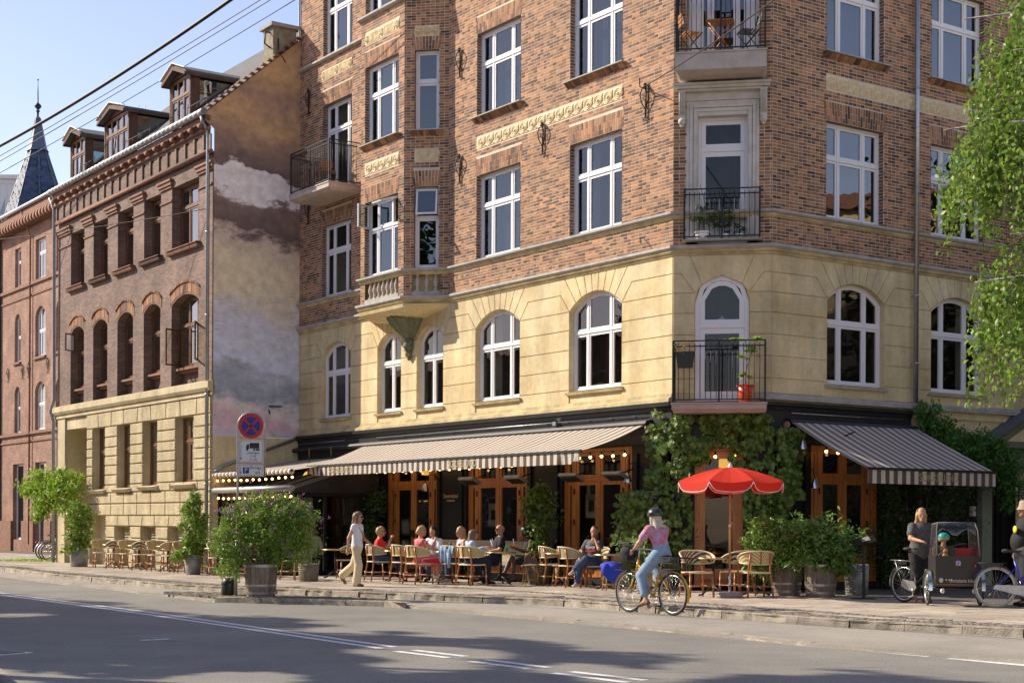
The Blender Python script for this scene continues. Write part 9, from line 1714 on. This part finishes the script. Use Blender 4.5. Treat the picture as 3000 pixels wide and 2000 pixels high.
# mother, child and the man at the right edge
mo = person('blonde woman in speckled black top smiling behind the cargo trike', 7.28, 27.30, -78, J(J_STAND, eR=(.26, .14, 1.14), wR=(.18, .36, 1.10), eL=(-.26, .10, 1.12), wL=(-.22, .34, 1.12), tR=(.16, .12, .03)), hair=('long', 'blonde'), top=('tee', 'speck'), bottom=('crop', 'cblack'), shoes='sandal', bulk=1.32, wide=.03, fd=(.25, 1, -.05), scale=1.0)
m = MB(); m.tube([(-.09, .02, 1.645), (0, .06, 1.66), (.09, .02, 1.645)], .016, 6); m.build('sunglasses_on_head', M['lens'], mo)
c_, s_ = math.cos(tr.rotation_euler.z), math.sin(tr.rotation_euler.z); kp = (7.62 + (-.12) * c_ - (-.16) * s_, 26.42 + (-.12) * s_ + (-.16) * c_)
kd = person('child in teal helmet, olive sweater and blue shorts sitting in the cargo box', kp[0], kp[1], math.degrees(tr.rotation_euler.z), J(J_SIT, eL=(-.20, .12, .76), wL=(-.05, .20, .92), eR=(.20, .14, .74), wR=(.05, .24, .86), kL=(-.10, .34, .60), kR=(.12, .34, .60), aL=(-.1, .36, .25), aR=(.12, .36, .25), tL=(-.1, .45, .2), tR=(.12, .45, .2)), hair=('crop', 'brownh'), top=('long', 'olive'), bottom=('short', 'cblue'), shoes='cblack', z=gz(*kp) + .24, scale=.76, bulk=1.1)
m = MB(); m.lathe([(.122, -.015), (.128, .03), (.112, .085), (.07, .12), (0, .13)], 18, (0, .045, 1.205), (1, 0, 0), (0, 1.1, 0)); m.build('helmet', M['teal'], kd); m = MB(); m.lathe([(.126, -.035), (.131, -.02), (.130, .0)], 18, (0, .045, 1.205), (1, 0, 0), (0, 1.1, 0)); m.build('helmet_band', M['gold'], kd)
t = thing('soft_toy', 'small plush toy held by the child in the cargo box', 'toy', (kp[0] + .22 * c_, kp[1] + .22 * s_, 1.02)); m = MB(); m.ball((0, 0, 0), (.06, .05, .06), 10); m.ball((0, 0, .08), .045, 10); m.ball((-.05, 0, -.04), .03, 8); m.ball((.05, 0, -.04), .03, 8); m.build('body', M['tan'], t)
mn = person('large man in black T-shirt and beige hat at the right edge', 8.82, 26.25, 178, J(J_STAND, waist=(0, .10, 1.04), pelvis=(0, .03, .93), eL=(-.31, -.02, 1.1), wL=(-.32, .08, .9), eR=(.31, -.02, 1.1), wR=(.32, .08, .9)), hair=('short', 'brownh'), top=('tee', 'cblack'), bottom=('long', 'cgrey'), shoes='cblack', bulk=1.55, hatm='hat', scale=1.06)
m = MB(); m.ball((-.12, .225, 1.24), (.10, .02, .06), 12); m.build('yellow_print', mat('yellow_print_ink', (.6, .6, .02), .6), mn)
for o in list(COL.objects):
    if o.get('label') == 'x': bpy.data.objects.remove(o)
import OpenImageIO as o,sys
b=o.ImageBuf('/workdir/render_main.png'); p=b.get_pixels(o.FLOAT)
import numpy as np
def m(x,y,r=4): 
    x=int(x*1024/3000);y=int(y*1024/3000); return (p[y-r:y+r+1,x-r:x+r+1,:3].mean((0,1))*255).round().astype(int)
for n,x,y in [('sky top',300,60),('sky low',250,330),('brickL',1600,330),('brickR',2350,350),('stuccoL',1900,1050),('stuccoC/R',2330,1050),('road shade',300,1900),('road sun',2200,1850),('track',1100,1752),('walk sun',2300,1785),('mural up',780,350),('O brick',430,700),('Ostucco',400,1480),('P brick',60,800),('winD2',1470,600),('E3',1730,100),('awning',1300,1320),('black fascia',1500,1240),('slate',105,560),('umbrella',2100,1410),('R awning',2600,1320),('leaves shrub',800,1560)]:
    print(n,m(x,y))
